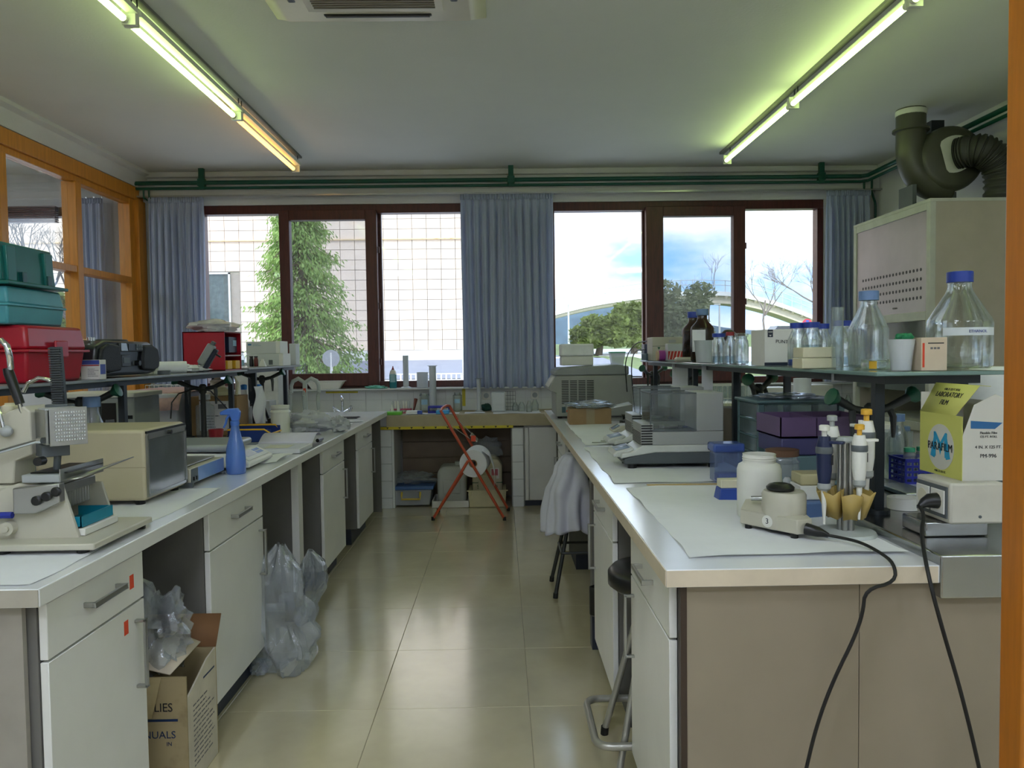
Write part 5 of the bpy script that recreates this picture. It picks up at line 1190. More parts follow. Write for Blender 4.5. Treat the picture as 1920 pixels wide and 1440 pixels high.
# ---- analytical balances (front faces the aisle)
Mab = mat('balance_grey', (158, 160, 158), .4, var=.02); Mab2 = mat('balance_pale', (196, 198, 194), .4); Mabd = mat('balance_dark', (78, 84, 88), .45)
def balance(x, y, label):
    t = thing('analytical_balance', label, 'balance', (x, y, ZB), group='analytical balances on the right bench')
    W = .22
    obj('base', G().prism([(-.02, .022), (.42, .022), (.42, .075), (.12, .075), (.02, .060), (-.02, .045)], 0, W), Mabd, t, bevel=.006)
    obj('base_top', G().prism([(-.035, .048), (.02, .058), (.12, .073), (.42, .073), (.42, .105), (.06, .105), (.01, .075), (-.03, .072)], -.004, W+.004), Mab2, t, bevel=.005)
    obj('keypad', G().prism([(-.065, .052), (-.015, .052), (.03, .088), (.02, .094), (-.05, .078), (-.066, .066)], .02, W-.02), Mab2, t, bevel=.006)
    obj('display', G().add([(-.050, .04, .0795), (.012, .04, .0935), (.012, W-.04, .0935), (-.050, W-.04, .0795)], [(0, 1, 2, 3)]), M_lcd, t, solid=.002)
    obj('lower_housing', G().box(.055, .42, .0, W, .105, .165), Mab, t, bevel=.004)
    g = G()
    for k in range(8): g.box(.056, .105, -.0012, 0, .108+k*.0115, .114+k*.0115).box(.0535, .055, .01, W-.01, .108+k*.007, .111+k*.007)
    obj('vent_slots', g, M_black, t)
    obj('front_foot', G().box(.055, .11, .0, W, .165, .20), Mab, t, bevel=.003)
    obj('rear_housing', G().box(.30, .42, 0, W, .165, .335), Mab, t, bevel=.004)
    obj('chamber_floor', G().box(.11, .30, .004, W-.004, .165, .172), M_dgrey, t)
    obj('pan', G().cyl((.20, W/2, .176), (.20, W/2, .182), .042, n=24), M_alu, t); obj('pan_stem', G().cyl((.20, W/2, .172), (.20, W/2, .176), .012, n=10), M_alu, t)
    for dx, dy in ((.13, .03), (.16, .07), (.26, .05)): obj('clip', G().cb(dx, dy, .172, .022, .014, .012), M_chrome, t)
    gl = clear('balance_glass', (246, 248, 250), body=.03, edge=.25, bcol=(200, 206, 210), rough=.05)
    obj('side_glass', G().box(.10, .30, .001, .004, .172, .33), gl, t); obj('side_glass', G().box(.10, .30, W-.004, W-.001, .172, .33), gl, t); obj('front_glass', G().box(.097, .100, .004, W-.004, .172, .33), gl, t)
    obj('top_glass', G().box(.10, .30, .004, W-.004, .330, .334), gl, t)
    obj('glass_frame', G().box(.095, .30, 0, .004, .330, .336).box(.095, .30, W-.004, W, .330, .336).box(.095, .099, 0, W, .330, .336).box(.095, .099, 0, .004, .172, .33).box(.095, .30, -.001, .003, .166, .173), M_dgrey, t)
    for dx in (.02, .38):
        for dy in (.03, W-.03): obj('foot', G().cyl((dx, dy, 0), (dx, dy, .022), .02, n=14), M_rubber, t)
    return t
balance(.555, 3.36, 'near analytical balance with glass draft shield and grey rear housing')
balance(.60, 3.86, 'far analytical balance half hidden behind the near one')
# ---- tip boxes left of the white jar
tb_ = thing('tip_box', 'clear box with a blue lid right behind the small blue tip rack', 'box', (.885, 3.02, ZB)); M_tbl = clear('blue_clear_plastic', (120, 150, 220), body=.5, edge=.4, bcol=(84, 116, 196), rough=.1)
obj('body', G().cb(0, 0, .0, .11, .08, .12), clear('pale_blue_clear', (196, 208, 232), body=.25, edge=.5, bcol=(150, 170, 214), rough=.1), tb_, bevel=.006); obj('lid', G().cb(0, 0, .12, .125, .095, .035), M_tbl, tb_, bevel=.008); obj('blue_insert', G().cb(0, 0, .004, .08, .06, .03), mat('royal_blue', (44, 74, 160), .4), tb_, bevel=.003)
tr_ = thing('tip_rack', 'small blue tip rack with cream tips beside the white wide-mouth jar', 'rack', (.795, 2.66, ZB)); obj('base', G().frus(0, 0, 0, .10, .07, .085, .06, .042), mat('royal_blue'), tr_, bevel=.003); obj('tips', G().cb(0, 0, .042, .08, .055, .028), M_cream, tr_, bevel=.002)
# ---- white wide-mouth jar
wj = thing('plastic_jar', 'open white wide-mouth plastic jar behind the vortex mixer', 'jar', (.795, 2.36, ZB))
obj('body', G().lathe([(0, .001), (.060, .001), (.066, .008), (.067, .15), (.062, .165), (.050, .172), (.049, .178), (.051, .181), (.049, .184), (.051, .188), (.049, .192), (.050, .198), (.046, .198), (.046, .17), (.060, .14), (.060, .01), (0, .01)], n=36), M_wplas, wj, smooth=50)
# ---- glass jar with brown lid
bj = bottle('glass_jar', 'clear glass jar with a brown lid behind the white jar', .955, 2.60, ZB, .056, .18, M_clearp, mat('brown_lid', (96, 66, 44), .5), neck=.88, sh=.7, capk=1.12, cat='jar')
# ---- blue box and cream tip box
cuboid('blue_case', 'pale blue plastic case under the cream tip box', 'case', .975, 2.40, ZB, .11, .15, .05, mat('steel_blue_plastic', (84, 112, 158), .4), bevel=.006)
cr = thing('tip_box', 'cream layered tip box beside the pipette carousel', 'box', (.975, 2.40, ZB+.051)); obj('body', G().cb(0, 0, 0, .105, .09, .045), M_wplas, cr, bevel=.003); obj('lid', G().cb(0, 0, .046, .10, .085, .035), clear('yellow_clear', (230, 222, 180), body=.7, edge=.3, bcol=(214, 204, 160)), cr, bevel=.004)
tag(obj('tube', G().solid([(.004, 0), (.013, .02), (.014, .09), (.008, .10)], (.935, 2.5, ZB), 14), M_milky), 'single clear pointed tube beside the cream tip box', 'tube')
# ---- vortex mixer
vm = thing('vortex_mixer', 'cream vortex mixer with black rubber cup and a numbered round sticker', 'mixer', (.775, 2.16, ZB), world=True)
pl = [(.690, 2.215), (.80, 2.065), (.845, 2.075), (.86, 2.17), (.80, 2.235), (.74, 2.25)]
obj('base', G().prism(pl, ZB+.014, ZB+.055, 'z'), M_instr, vm, bevel=.003)
obj('sloped_front', G().add([(.690, 2.215, ZB+.055), (.80, 2.065, ZB+.055), (.845, 2.075, ZB+.055), (.74, 2.25, ZB+.055), (.712, 2.235, ZB+.082), (.79, 2.12, ZB+.06), (.83, 2.12, ZB+.06), (.745, 2.245, ZB+.082)], [(0, 1, 2, 3), (4, 5, 6, 7), (0, 1, 5, 4), (1, 2, 6, 5), (2, 3, 7, 6), (3, 0, 4, 7)]), M_instr, vm, bevel=.002)
obj('drum', G().solid([(.058, 0), (.061, .006), (.061, .095), (.055, .104)], (.80, 2.165, ZB+.014), 36), M_instr, vm, smooth=40)
obj('rubber_cup', G().lathe([(.030, .0), (.038, .004), (.039, .010), (.030, .018), (.022, .020), (.010, .012), (0, .010)], (.79, 2.165, ZB+.119), 28), M_black, vm)
obj('side_rod', G().cyl((.715, 2.19, ZB+.092), (.752, 2.17, ZB+.096), .007, n=12), M_alu, vm)
nrm = Vector((-.15, -.11, 0)).normalized(); pc_ = Vector((.745, 2.140, ZB+.036)) + nrm*.0015
Ms = Matrix.Translation(pc_) @ Matrix.Rotation(math.atan2(nrm.y, nrm.x)+PI/2, 4, 'Z')
obj('round_sticker', G().cyl((0, 0, 0), (0, -.001, 0), .017, n=20).xf(Ms), M_wplas, vm); e_ = Ms.to_euler()
text('3', .022, pc_+nrm*.0016, (PI/2, 0, e_.z), M_ink, vm)
for p_ in ((.71, 2.20), (.80, 2.085), (.84, 2.15)): obj('foot', G().cyl((p_[0], p_[1], ZB), (p_[0], p_[1], ZB+.014), .010, n=10), M_rubber, vm)
obj('plug', G().tube([(.825, 2.068, ZB+.03), (.85, 2.045, ZB+.026), (.875, 2.04, ZB+.018)], [.017, .014, .006], 10), M_black, vm)
cpts = [(.872, 2.04, ZB+.018), (.90, 2.02, ZB+.016), (.925, 1.96, ZB+.018), (.935, 1.88, ZB+.013), (.925, 1.79, ZB+.01), (.92, 1.772, ZB-.03)] + [WY(px, py, 1.755) for px, py in ((1622, 1105), (1618, 1150), (1600, 1200), (1570, 1260), (1545, 1320), (1526, 1380), (1512, 1440), (1500, 1490))]
cpts.append(Vector((cpts[-1][0], 1.70, .012))); cpts.append(Vector((cpts[-1][0]-.15, 1.6, .012)))
def smoothpts(p, n=2):
    p = [Vector(q) for q in p]
    for _ in range(n):
        q = [p[0]]
        for i in range(len(p)-1): q += [p[i].lerp(p[i+1], .25), p[i].lerp(p[i+1], .75)]
        p = q + [p[-1]]
    return p
tag(obj('extension_cable', G().tube(smoothpts(cpts), .0042, 8), M_rubber), 'black cord running from the vortex mixer over the right bench edge', 'cord')
# ---- pipette carousel
pcx, pcy = .955, 2.115
ca = thing('pipette_carousel', 'round pipette carousel with tan holders on a grey disc base', 'pipette stand', (pcx, pcy, ZB))
obj('base', G().solid([(.080, 0), (.082, .004), (.078, .012), (.03, .016)], n=40), Mps, ca, smooth=50)
for k in range(6): a = k*PI/3; obj('column_flute', G().cyl((.016*math.cos(a), .016*math.sin(a), .016), (.016*math.cos(a), .016*math.sin(a), .26), .0085, n=12), M_alu, ca)
obj('top_cap', G().solid([(.024, .26), (.026, .265), (.020, .275)], n=20), Mps, ca)
Mtan = mat('tan_holder', (176, 150, 84), .5, var=.06)
for k in range(6):
    a = k*PI/3+.35; M_ = Matrix.Rotation(a, 4, 'Z')
    obj('holder', G().add([(.026, -.012, .055), (.046, -.017, .05), (.052, .0, .055), (.046, .017, .05), (.026, .012, .055), (.026, -.020, .135), (.070, -.027, .12), (.078, .0, .128), (.070, .027, .12), (.026, .020, .135)], [(0, 1, 6, 5), (1, 2, 7, 6), (2, 3, 8, 7), (3, 4, 9, 8)]).xf(M_), Mtan, ca, solid=.003)
M_navy = mat('navy_pipette', (22, 34, 72), .35); M_ytop = mat('yellow_plunger', (222, 170, 60), .4)
lbs = ['navy blue pipette at the left of the carousel', 'white ribbed pipette at the back of the carousel', 'white pipette with yellow plunger in the middle of the carousel', 'white pipette with orange plunger beside the shelf post']
for i, (dx, dy, h, bm_, am) in enumerate(((-.068, -.018, .265, M_navy, M_wplas), (-.015, .055, .27, M_wplas, M_instr2), (.012, -.055, .25, M_wplas, M_ytop), (.062, .01, .285, M_wplas, M_ytop))):
    pipette(0, 'pipette', lbs[i], pcx+dx, pcy+dy, ZB+[.035, .05, .055, .055][i], h*1.04, bm_, am, 'pipettes on the carousel', rz=[.9, 3, 1.6, 3.4][i], wf=1.35)
# ---- drawer tower, purple tray
dt = thing('drawer_tower', 'grey-teal plastic tower of four clear drawers under the right shelf', 'drawers', (1.21, 3.22, .925), world=True)
Mtt = mat('grey_teal_plastic', (86, 112, 116), .4, var=.04)
x0, x1, y0, y1, z0, z1 = 1.035, 1.385, 3.08, 3.36, .926, 1.215
obj('top', G().box(x0-.01, x1+.01, y0-.01, y1+.01, z1-.012, z1), Mtt, dt, bevel=.003)
for x in (x0+.012, x1-.012):
    for y in (y0+.012, y1-.012): obj('corner_post', G().box(x-.012, x+.012, y-.012, y+.012, z0, z1-.012), Mtt, dt, bevel=.002)
for k in range(4):
    zz = z0+.004+k*.069; obj('drawer', G().box(x0+.026, x1-.026, y0+.004, y1-.004, zz, zz+.06), clear('grey_clear', (190, 204, 206), body=.4, edge=.4, bcol=(120, 140, 146), rough=.15), dt, bevel=.004)
    obj('drawer_front', G().box(x0+.002, x0+.026, y0+.026, y1-.026, zz, zz+.060), clear('grey_clear'), dt, bevel=.003); obj('rail', G().box(x0, x1, y0, y0+.006, zz+.061, zz+.067).box(x0, x0+.006, y0, y1, zz+.061, zz+.067), Mtt, dt)
tag(obj('plastic_film', crump((1.2, 3.2, z1+.012), (.11, .10, .010), 61, .6, 3, z0=z1+.001), M_film, smooth=25), 'flat clear film on top of the grey-teal drawer tower', 'film')
pt_ = thing('purple_tray', 'purple two-tier plastic tray before the drawer tower', 'tray', (1.16, 2.86, .925), world=True)
Mpu = mat('purple_plastic', (98, 76, 114), .4, var=.05); Mpu2 = mat('blue_violet_plastic', (66, 64, 110), .4)
x0, x1, y0, y1 = 1.0, 1.335, 2.74, 3.0
obj('lower_bin', G().box(1.045, x1, y0, y1, .926, 1.035), Mtt, pt_, bevel=.006); obj('middle_bin', G().box(x0+.005, x1-.005, y0+.004, y1-.004, 1.036, 1.10), Mpu2, pt_, bevel=.006)
obj('upper_bin', G().box(x0, x1, y0, y0+.004, 1.101, 1.175).box(x0, x1, y1-.004, y1, 1.101, 1.175).box(x0, x0+.004, y0, y1, 1.101, 1.175).box(x1-.004, x1, y0, y1, 1.101, 1.175).box(x0, x1, y0, y1, 1.101, 1.106), Mpu, pt_)
obj('divider', G().box(x0+.13, x0+.133, y0, y1, 1.106, 1.172), Mpu, pt_)
cuboid('wooden_chest', 'small brown chest of little drawers between the balances and the drawer tower', 'chest', 1.19, 3.95, .925, .14, .14, .20, mat('brown_grey_chest', (122, 112, 96), .6, var=.08))
cuboid('power_box', 'pale grey box behind the rear housing of the near balance', 'box', 1.12, 4.28, .925, .13, .14, .16, M_instr2)
# ---- tap turrets on the right spine
turret(1.25, 2.58, .925, 'green-handled dark tap turret behind the purple tray at the near end of the right bench', hgt=.28, rz=.25)
turret(1.25, 3.72, .925, 'green-handled dark tap turret above the drawer tower', hgt=.30, rz=.9)
turret(1.25, 5.2, .925, 'green-handled dark tap turret behind the balances', hgt=.29, rz=.8)
turret(1.25, 6.35, .925, 'green-handled dark tap turret beyond the right shelf end', hgt=.30, rz=.8)
# ---- socket box with film carton
so = thing('socket_box', 'white double power socket box on a steel foot under the film carton', 'socket box', (1.2, 2.0, .925), world=True)
obj('steel_foot', G().box(1.10, 1.265, 1.97, 2.09, .926, .965), M_steel, so, bevel=.004)
obj('housing', G().box(1.143, 1.285, 1.935, 2.095, .966, 1.072), mat('socket_cream', (196, 192, 180), .45), so, bevel=.006)
obj('socket_plate', G().box(1.139, 1.143, 1.945, 2.088, .978, 1.060), M_dgrey, so, bevel=.001)
for y in (1.982, 2.052):
    f_ = obj('socket', G().box(1.1355, 1.139, y-.031, y+.031, .988, 1.050), M_wplas, so, bevel=.002); obj('recess', G().cyl((1.1355, y, 1.019), (1.1345, y, 1.019), .022, n=24), M_cream, f_)
obj('plug', G().tube([(1.135, 1.982, 1.019), (1.115, 1.982, 1.019), (1.10, 1.980, 1.014), (1.085, 1.975, 1.006)], [.021, .019, .013, .006], 14), M_black, so)
obj('screw', G().cyl((1.22, 1.935, .985), (1.22, 1.933, .985), .004, n=10), M_dgrey, so)
cp2 = [(1.087, 1.976, 1.006)] + [WY(px, py, yy) for px, py, yy in ((1733, 965, 1.95), (1727, 1000, 1.90), (1735, 1050, 1.80), (1748, 1110, 1.755), (1770, 1190, 1.755), (1797, 1280, 1.755), (1820, 1370, 1.755), (1836, 1440, 1.755), (1846, 1490, 1.755))]
cp2.append(Vector((cp2[-1][0]+.0, 1.72, .012))); cp2.append(Vector((cp2[-1][0]+.1, 1.6, .012)))
tag(obj('extension_cable', G().tube(smoothpts(cp2), .0048, 8), M_rubber), 'black cord plugged into the white socket box and hanging to the floor', 'cord')
fc = thing('film_carton', 'yellow and white carton of laboratory film with an open flap on the socket box', 'carton', (1.24, 2.06, 1.073), world=True)
M_yel = mat('lime_yellow_card', (196, 196, 104), .6, var=.02); M_whc = mat('carton_white', (198, 196, 188), .6, var=.02); M_cy = mat('cyan_print', (30, 150, 196), .5)
X0, X1, Y0_, Y1_, Z0_, Z1_ = 1.19, 1.315, 1.965, 2.165, 1.073, 1.235
obj('side_panel', G().box(X0, X0+.0015, Y0_, Y1_, Z0_, Z1_+.005), M_yel, fc)
obj('front_panel', G().prism([(X0+.0015, Z0_), (X1, Z0_), (X1, Z1_+.0), (X1-.01, Z1_+.05), (X1-.04, Z1_+.062), (X0+.03, Z1_+.035), (X0+.0015, Z1_-.045)], Y0_, Y0_+.0015), M_whc, fc)
obj('back_panel', G().box(X0+.0015, X1, Y1_-.0015, Y1_, Z0_, Z1_+.06), M_whc, fc); obj('far_panel', G().box(X1-.0015, X1, Y0_+.002, Y1_-.002, Z0_, Z1_+.04), M_whc, fc); obj('bottom', G().box(X0, X1, Y0_, Y1_, Z0_-.0005, Z0_), M_whc, fc)
obj('inner_roll', G().cyl((1.253, Y0_+.01, 1.135), (1.253, Y1_-.01, 1.135), .055, n=28), M_whc, fc)
fl_ = obj('flap', G().add([(X0, Y0_+.03, Z1_+.005), (X0, Y1_, Z1_+.005), (X0+.045, Y1_+.0, Z1_+.085), (X0+.045, Y0_+.0, Z1_+.085)], [(0, 1, 2, 3)]), M_yel, fc, solid=.0015)
obj('tuck_flap', G().add([(X0+.045, Y0_, Z1_+.085), (X0+.045, Y1_, Z1_+.085), (X0+.08, Y1_-.02, Z1_+.082), (X0+.08, Y0_+.01, Z1_+.082)], [(0, 1, 2, 3)]), M_yel, fc, solid=.0015)
yc, zc_ = 2.062, 1.150
obj('white_disc', G().cyl((X0, yc, zc_), (X0-.0008, yc, zc_), .062, n=48), M_whc, fc)
text('M', .098, (X0-.0014, yc, zc_+.002), TOMX, M_cy, fc, sx=1.0); obj('m_stroke', G().tube([(X0-.0012, yc+.037, zc_-.03), (X0-.0012, yc+.022, zc_+.032), (X0-.0012, yc, zc_-.012), (X0-.0012, yc-.022, zc_+.032), (X0-.0012, yc-.037, zc_-.03)], .011, 8).xf(Matrix.Translation((X0-.0012, 0, 0)) @ Matrix.Diagonal((.06, 1, 1, 1)) @ Matrix.Translation((-X0+.0012, 0, 0))), M_cy, fc)
text('PARAFILM', .030, (X0-.0026, yc, zc_), TOMX, M_ink, fc, sx=.88)
text('4 IN. X 125 FT.', .0085, (X0-.0012, yc, Z0_+.010), TOMX, M_ink, fc)
fr_ = (math.atan2(.08, .045), 0, -PI/2)
for s, sz, k in (('4 IN. X 125 FT. ROLL', .009, .80), ('LABORATORY', .021, .62), ('FILM', .021, .36)): text(s, sz, (X0+.045*k-.0022, (Y0_+Y1_)/2+.012*(1-k), Z1_+.005+.08*k+.0012), fr_, M_ink, fc, sx=.9)
obj('blue_emblem', G().prism([(X0+.022, Z1_-.006), (X0+.105, Z1_-.012), (X0+.085, Z1_-.028), (X0+.022, Z1_-.026)], Y0_-.0006, Y0_), mat('emblem_blue', (34, 96, 150), .5), fc)
for s, sz, zz in (('Flexible Film', .009, Z1_-.038), ('125 FT. ROLL', .008, Z1_-.048), ('4 IN. X 125 FT.', .011, Z1_-.075), ('PM-996', .014, Z1_-.098)): text(s, sz, ((X0+X1)/2+.006, Y0_-.0006, zz), FRONT, M_ink, fc)
# ---- tape ring on the spine, white inside
tag(obj('tape_roll', G().lathe([(.036, 0), (.048, 0), (.048, .034), (.036, .034), (.036, 0)], (1.235, 2.335, .926), 32), M_wplas), 'white tape roll on the steel strip beside the shelf post', 'tape')
cuboid('steel_tray', 'shallow steel tray beyond the tape roll', 'tray', 1.38, 2.6, .926, .10, .2, .014, M_steel)
# ---- far half of the right bench
bb_ = thing('blue_basket', 'deep blue perforated basket on the far half of the right bench', 'basket', (1.60, 2.95, ZB))
Mbb = mat('deep_blue_plastic', (20, 30, 150), .35)
g = G()
for k in range(6):
    g.box(-.065+k*.026-.004, -.065+k*.026+.004, -.061, -.058, .0, .09).box(-.065+k*.026-.004, -.065+k*.026+.004, .058, .061, .0, .09)
for k in range(5): g.box(-.065, -.062, -.06+k*.03-.004, -.06+k*.03+.004, 0, .09).box(.062, .065, -.06+k*.03-.004, -.06+k*.03+.004, 0, .09)
for k in range(5): z = .0+k*.021; g.box(-.066, .066, -.062, -.058, z, z+.009).box(-.066, .066, .058, .062, z, z+.009).box(-.066, -.062, -.06, .06, z, z+.009).box(.062, .066, -.06, .06, z, z+.009)
obj('body', g.box(-.065, .065, -.06, .06, 0, .004), Mbb, bb_); obj('rim', G().box(-.069, .069, -.065, -.06, .09, .097).box(-.069, .069, .06, .065, .09, .097).box(-.069, -.064, -.06, .06, .09, .097).box(.064, .069, -.06, .06, .09, .097), Mbb, bb_)
for i, (dx, dy) in enumerate(((-.03, -.02), (.03, .0))): bottle('vial', ['clear vial with green cap at the left of the blue basket', 'clear vial with green cap at the right of the blue basket'][i], 1.60+dx, 2.95+dy, ZB+.005, .022, .13, M_clearp, mat('mint_cap', (60, 160, 130), .4), neck=.8, sh=.8, capk=1.15)
bottle('reagent_bottle', 'clear bottle with a faded blue cap behind the blue basket', 1.62, 3.12, ZB, .042, .25, M_clearg, M_bluegrey, neck=.55, sh=.55, liq=.35)
bottle('reagent_bottle', 'clear jar with blue lid between the tap arms on the far half of the bench', 1.78, 3.4, ZB, .045, .17, M_clearg, M_bluegrey, neck=.7, sh=.6)
hp_ = thing('hotplate', 'white instrument with green and black knobs on the far half of the right bench', 'instrument', (1.72, 3.75, ZB)); obj('body', G().prism([(-.17, 0), (.17, 0), (.17, .16), (-.15, .16), (-.17, .14)], -.13, .13), M_wplas, hp_, bevel=.006)
obj('knob', G().cyl((-.08, -.13, .10), (-.08, -.15, .10), .018, n=16), mat('tap_green'), hp_); obj('knob', G().cyl((.06, -.13, .10), (.06, -.15, .10), .018, n=16), M_black, hp_); obj('switch', G().box(.10, .12, -.136, -.13, .08, .11), M_cream, hp_); obj('label', G().box(.0, .03, -.1312, -.13, .05, .13), M_yellow, hp_)
tag(obj('glass_ring', G().lathe([(.07, 0), (.075, 0), (.075, .16), (.07, .16), (.07, 0)], (1.70, 3.3, ZB), 28), M_clearp), 'clear glass cylinder beside the faded-blue-capped bottle', 'cylinder')
gm = thing('grey_monitor', 'dark grey slanted instrument at the right end of the far half bench', 'instrument', (1.93, 3.0, ZB)); obj('body', G().prism([(-.12, 0), (.12, 0), (.12, .25), (-.02, .25), (-.12, .08)], -.15, .15), M_dgrey, gm, bevel=.006); obj('vent', G().box(-.0, .1, -.1512, -.15, .18, .22), M_black, gm)
tag(obj('white_canister', G().solid([(.085, 0), (.09, .01), (.09, .18), (.08, .19)], (1.945, 3.0, 1.151), 28), mat('foam_white')), 'white foam canister on the dark grey instrument', 'canister')
cuboid('tip_case', 'clear box with white papers near the door post on the far half of the bench', 'box', 1.75, 2.5, ZB, .14, .16, .09, M_clearp)
for i, (x, y, w, d, h, m_, lb_) in enumerate(((1.70, 4.5, .26, .3, .22, M_wplas, 'white box on the far half of the right bench beyond the instrument with knobs'), (1.85, 5.1, .2, .2, .16, M_cardw, 'small white carton on the far half of the right bench'), (1.66, 5.9, .3, .3, .12, M_cream, 'cream flat box at the far end of the right bench'))): cuboid('white_box', lb_, 'box', x, y, ZB, w, d, h, m_)
wbk = thing('wire_basket', 'white wire basket full of glassware behind the balances', 'basket', (1.62, 5.45, ZB+.0))
g = G()
for z in (.0, .09, .18, .27): g.tube([(-.16, -.11, z+.003), (.16, -.11, z+.003), (.16, .11, z+.003), (-.16, .11, z+.003)], .003, 5, closed=True)
for k in range(9): x = -.16+k*.04; g.cyl((x, -.11, 0), (x, -.11, .27), .002, n=5).cyl((x, .11, 0), (x, .11, .27), .002, n=5)
obj('wires', g, M_wplas, wbk)
for k in range(10): obj('beaker', G().lathe([(0, 0), (.026, 0), (.026, .10), (.028, .104)], (-.12+.06*(k % 5), -.05+.09*(k//5), .16), 14), M_clearg, wbk)
for k, (px, Y, w) in enumerate(((1275, 4.9, .10), (1326, 4.15, .06), (1528, 2.85, .06), (1573, 2.55, .05))):
    p = WY(px, 700, Y); hh = (.30, .20, .03, .03)[k]
    tag(obj('hanging_note', G().box(p.x-w/2, p.x+w/2, Y-.001, Y+.001, 1.338-hh*.95, 1.338), M_paper), ['large cream strip hanging under the right shelf by the window post', 'narrow cream strip hanging under the right shelf', 'short paper label under the shelf below the cream box', 'short paper label under the shelf below the glass cylinder'][k], 'note')

# ================================================================== RIGHT SHELF
ZR = 1.353
def refl(name, label, px, Y, r, h, **kw):
    x = WY(px, 690, Y).x; return bottle(name, label, x, Y, ZR, r, h, **kw)
M_lab = mat('white_tape_label', (220, 226, 232), .6); 
bt = refl('reagent_bottle', 'largest clear glass bottle with blue cap and tape label near the door post', 1798, 2.37, .092, .300, cap=M_blue, neck=.36, sh=.47, capk=1.12, ch=.11, lab=(.34, .42, M_lab, -2.6, -.75))
text('ETHANOL', .012, (WY(1798, 690, 2.37).x - bt.location.x, -.0945, .114), FRONT, mat('label_blue'), bt)
refl('wash_bottle', 'clear tapered bottle with faded blue cap and a little liquid left of the green-filled cup', 1628, 2.52, .062, .255, cap=M_bluegrey, neck=.42, sh=.50, capk=1.2, liq=.06, liqm=M_clearp)
bottle('glass_dish', 'low glass dish with yellow label beside the cup', WY(1655, 690, 2.36).x, 2.40, ZR, .045, .035, M_clearg, None, neck=1, sh=.8, lab=(.1, .8, M_yellow, -2.5, -2.0), cat='dish')
cu2 = thing('cup', 'translucent cup holding green-tipped swabs at the shelf corner', 'cup', (WY(1688, 700, 2.22).x+.01, 2.235, ZR)); obj('body', G().lathe([(0, .001), (.026, .001), (.037, .092), (.035, .092), (.024, .004), (0, .004)], n=24), M_milky, cu2)
for k in range(7): a = k*.9; obj('swab', G().cyl((.01*math.cos(a), .01*math.sin(a), .006), (.026*math.cos(a), .02*math.sin(a), .085+.01*(k % 3)), .0022, n=6), mat('swab_green', (18, 120, 76), .5), cu2)
for k in range(3): obj('swab_head', crump((-.004+.013*k, .0, .098), (.013, .011, .011), 70+k, .4, 3, 12, 8), mat('swab_green'), cu2)
sb2 = thing('small_carton', 'small cream carton with a dark printed square at the shelf corner', 'carton', (WY(1744, 700, 2.22).x, 2.225, ZR)); obj('body', G().cb(0, 0, 0, .076, .05, .096), mat('peach_card', (206, 188, 164), .6), sb2, bevel=.0015)
obj('red_text', G().box(-.034, -.028, -.0256, -.025, .01, .08), mat('orange_red_sticker'), sb2); obj('print_rule', G().box(-.018, .028, -.0256, -.025, .078, .081), M_ink, sb2); 
for dx in (-.008, .002, .012): obj('print_mark', G().box(dx-.003, dx+.004, -.0256, -.025, .062, .068), M_print, sb2)
tag(obj('glass_cylinder', G().lathe([(0, .002), (.019, .002), (.019, .20), (.022, .205), (.017, .205), (.017, .006), (0, .006)], (WY(1570, 700, 2.55).x, 2.55, ZR), 24), M_clearg, smooth=50), 'tall open glass cylinder standing before the curtain', 'cylinder')
refl('reagent_bottle', 'clear bottle with blue cap just behind the tall glass cylinder', 1578, 2.95, .046, .175, cap=M_blue, neck=.6, sh=.6, liq=.2)
for i, (px, Y, lb_, lq) in enumerate(((1496, 2.85, 'blue-capped bottle with blue base, leftmost behind the cream box stack', .18), (1522, 2.80, 'blue-capped bottle in the middle behind the cream box stack', .5), (1540, 2.98, 'blue-capped bottle at the right behind the cream box stack', .3))): refl('reagent_bottle', lb_, px, Y, .037, .165, cap=M_blue, neck=.62, sh=.6, liq=lq, liqm=mat('royal_blue') if i == 0 else None, group='blue-capped bottles on the right shelf')
for i in range(2): cuboid('tip_box', ['lower cream box of the stack on the right shelf', 'upper cream box of the stack on the right shelf'][i], 'box', WY(1526, 690, 2.66).x, 2.66, ZR+i*.037, .118-.006*i, .09, .036, mat('cream_yellow', (208, 202, 172), .5), bevel=.003)
px_b = thing('tips_carton', 'white carton handwritten PUNTAS on the right shelf', 'carton', (1.15, 3.24, ZR)); obj('body', G().cb(0, 0, .0, .13, .17, .15), M_cardw, px_b, bevel=.0015); obj('dark_band', G().box(-.065, .065, -.0856, -.085, .001, .014), mat('navy_print', (32, 40, 62), .5), px_b)
obj('emblem', G().box(-.052, -.030, -.0858, -.085, .118, .149), mat('navy_print'), px_b)
for s_ in (-1, 0, 1): obj('emblem_mark', G().prism([(-.041+s_*.006-.003, .138), (-.041+s_*.006+.003, .138), (-.041+s_*.006, .143)], -.0864, -.0858), M_wplas, px_b)
obj('emblem_mark', G().prism([(-.046, .127), (-.036, .127), (-.041, .121)], -.0864, -.0858), M_wplas, px_b)
text('PUNTAS', .020, (.018, -.086, .098), (PI/2, .05, 0), M_ink, px_b, sx=1.0)
refl('reagent_bottle', 'small clear bottle with a dark blue cap before the brown hood', 1348, 3.78, .034, .150, cap=M_blue, neck=.75, sh=.6, liq=.25)
refl('reagent_bottle', 'small clear bottle with a red cap on the right shelf', 1369, 3.70, .031, .155, cap=M_redcap, neck=.5, sh=.55, liq=.25)
refl('glass_bottle', 'clear stoppered bottle without cap right of the red-capped bottle', 1390, 3.60, .034, .145, cap=M_clearg, neck=.75, sh=.6, liq=.1, capname='stopper')
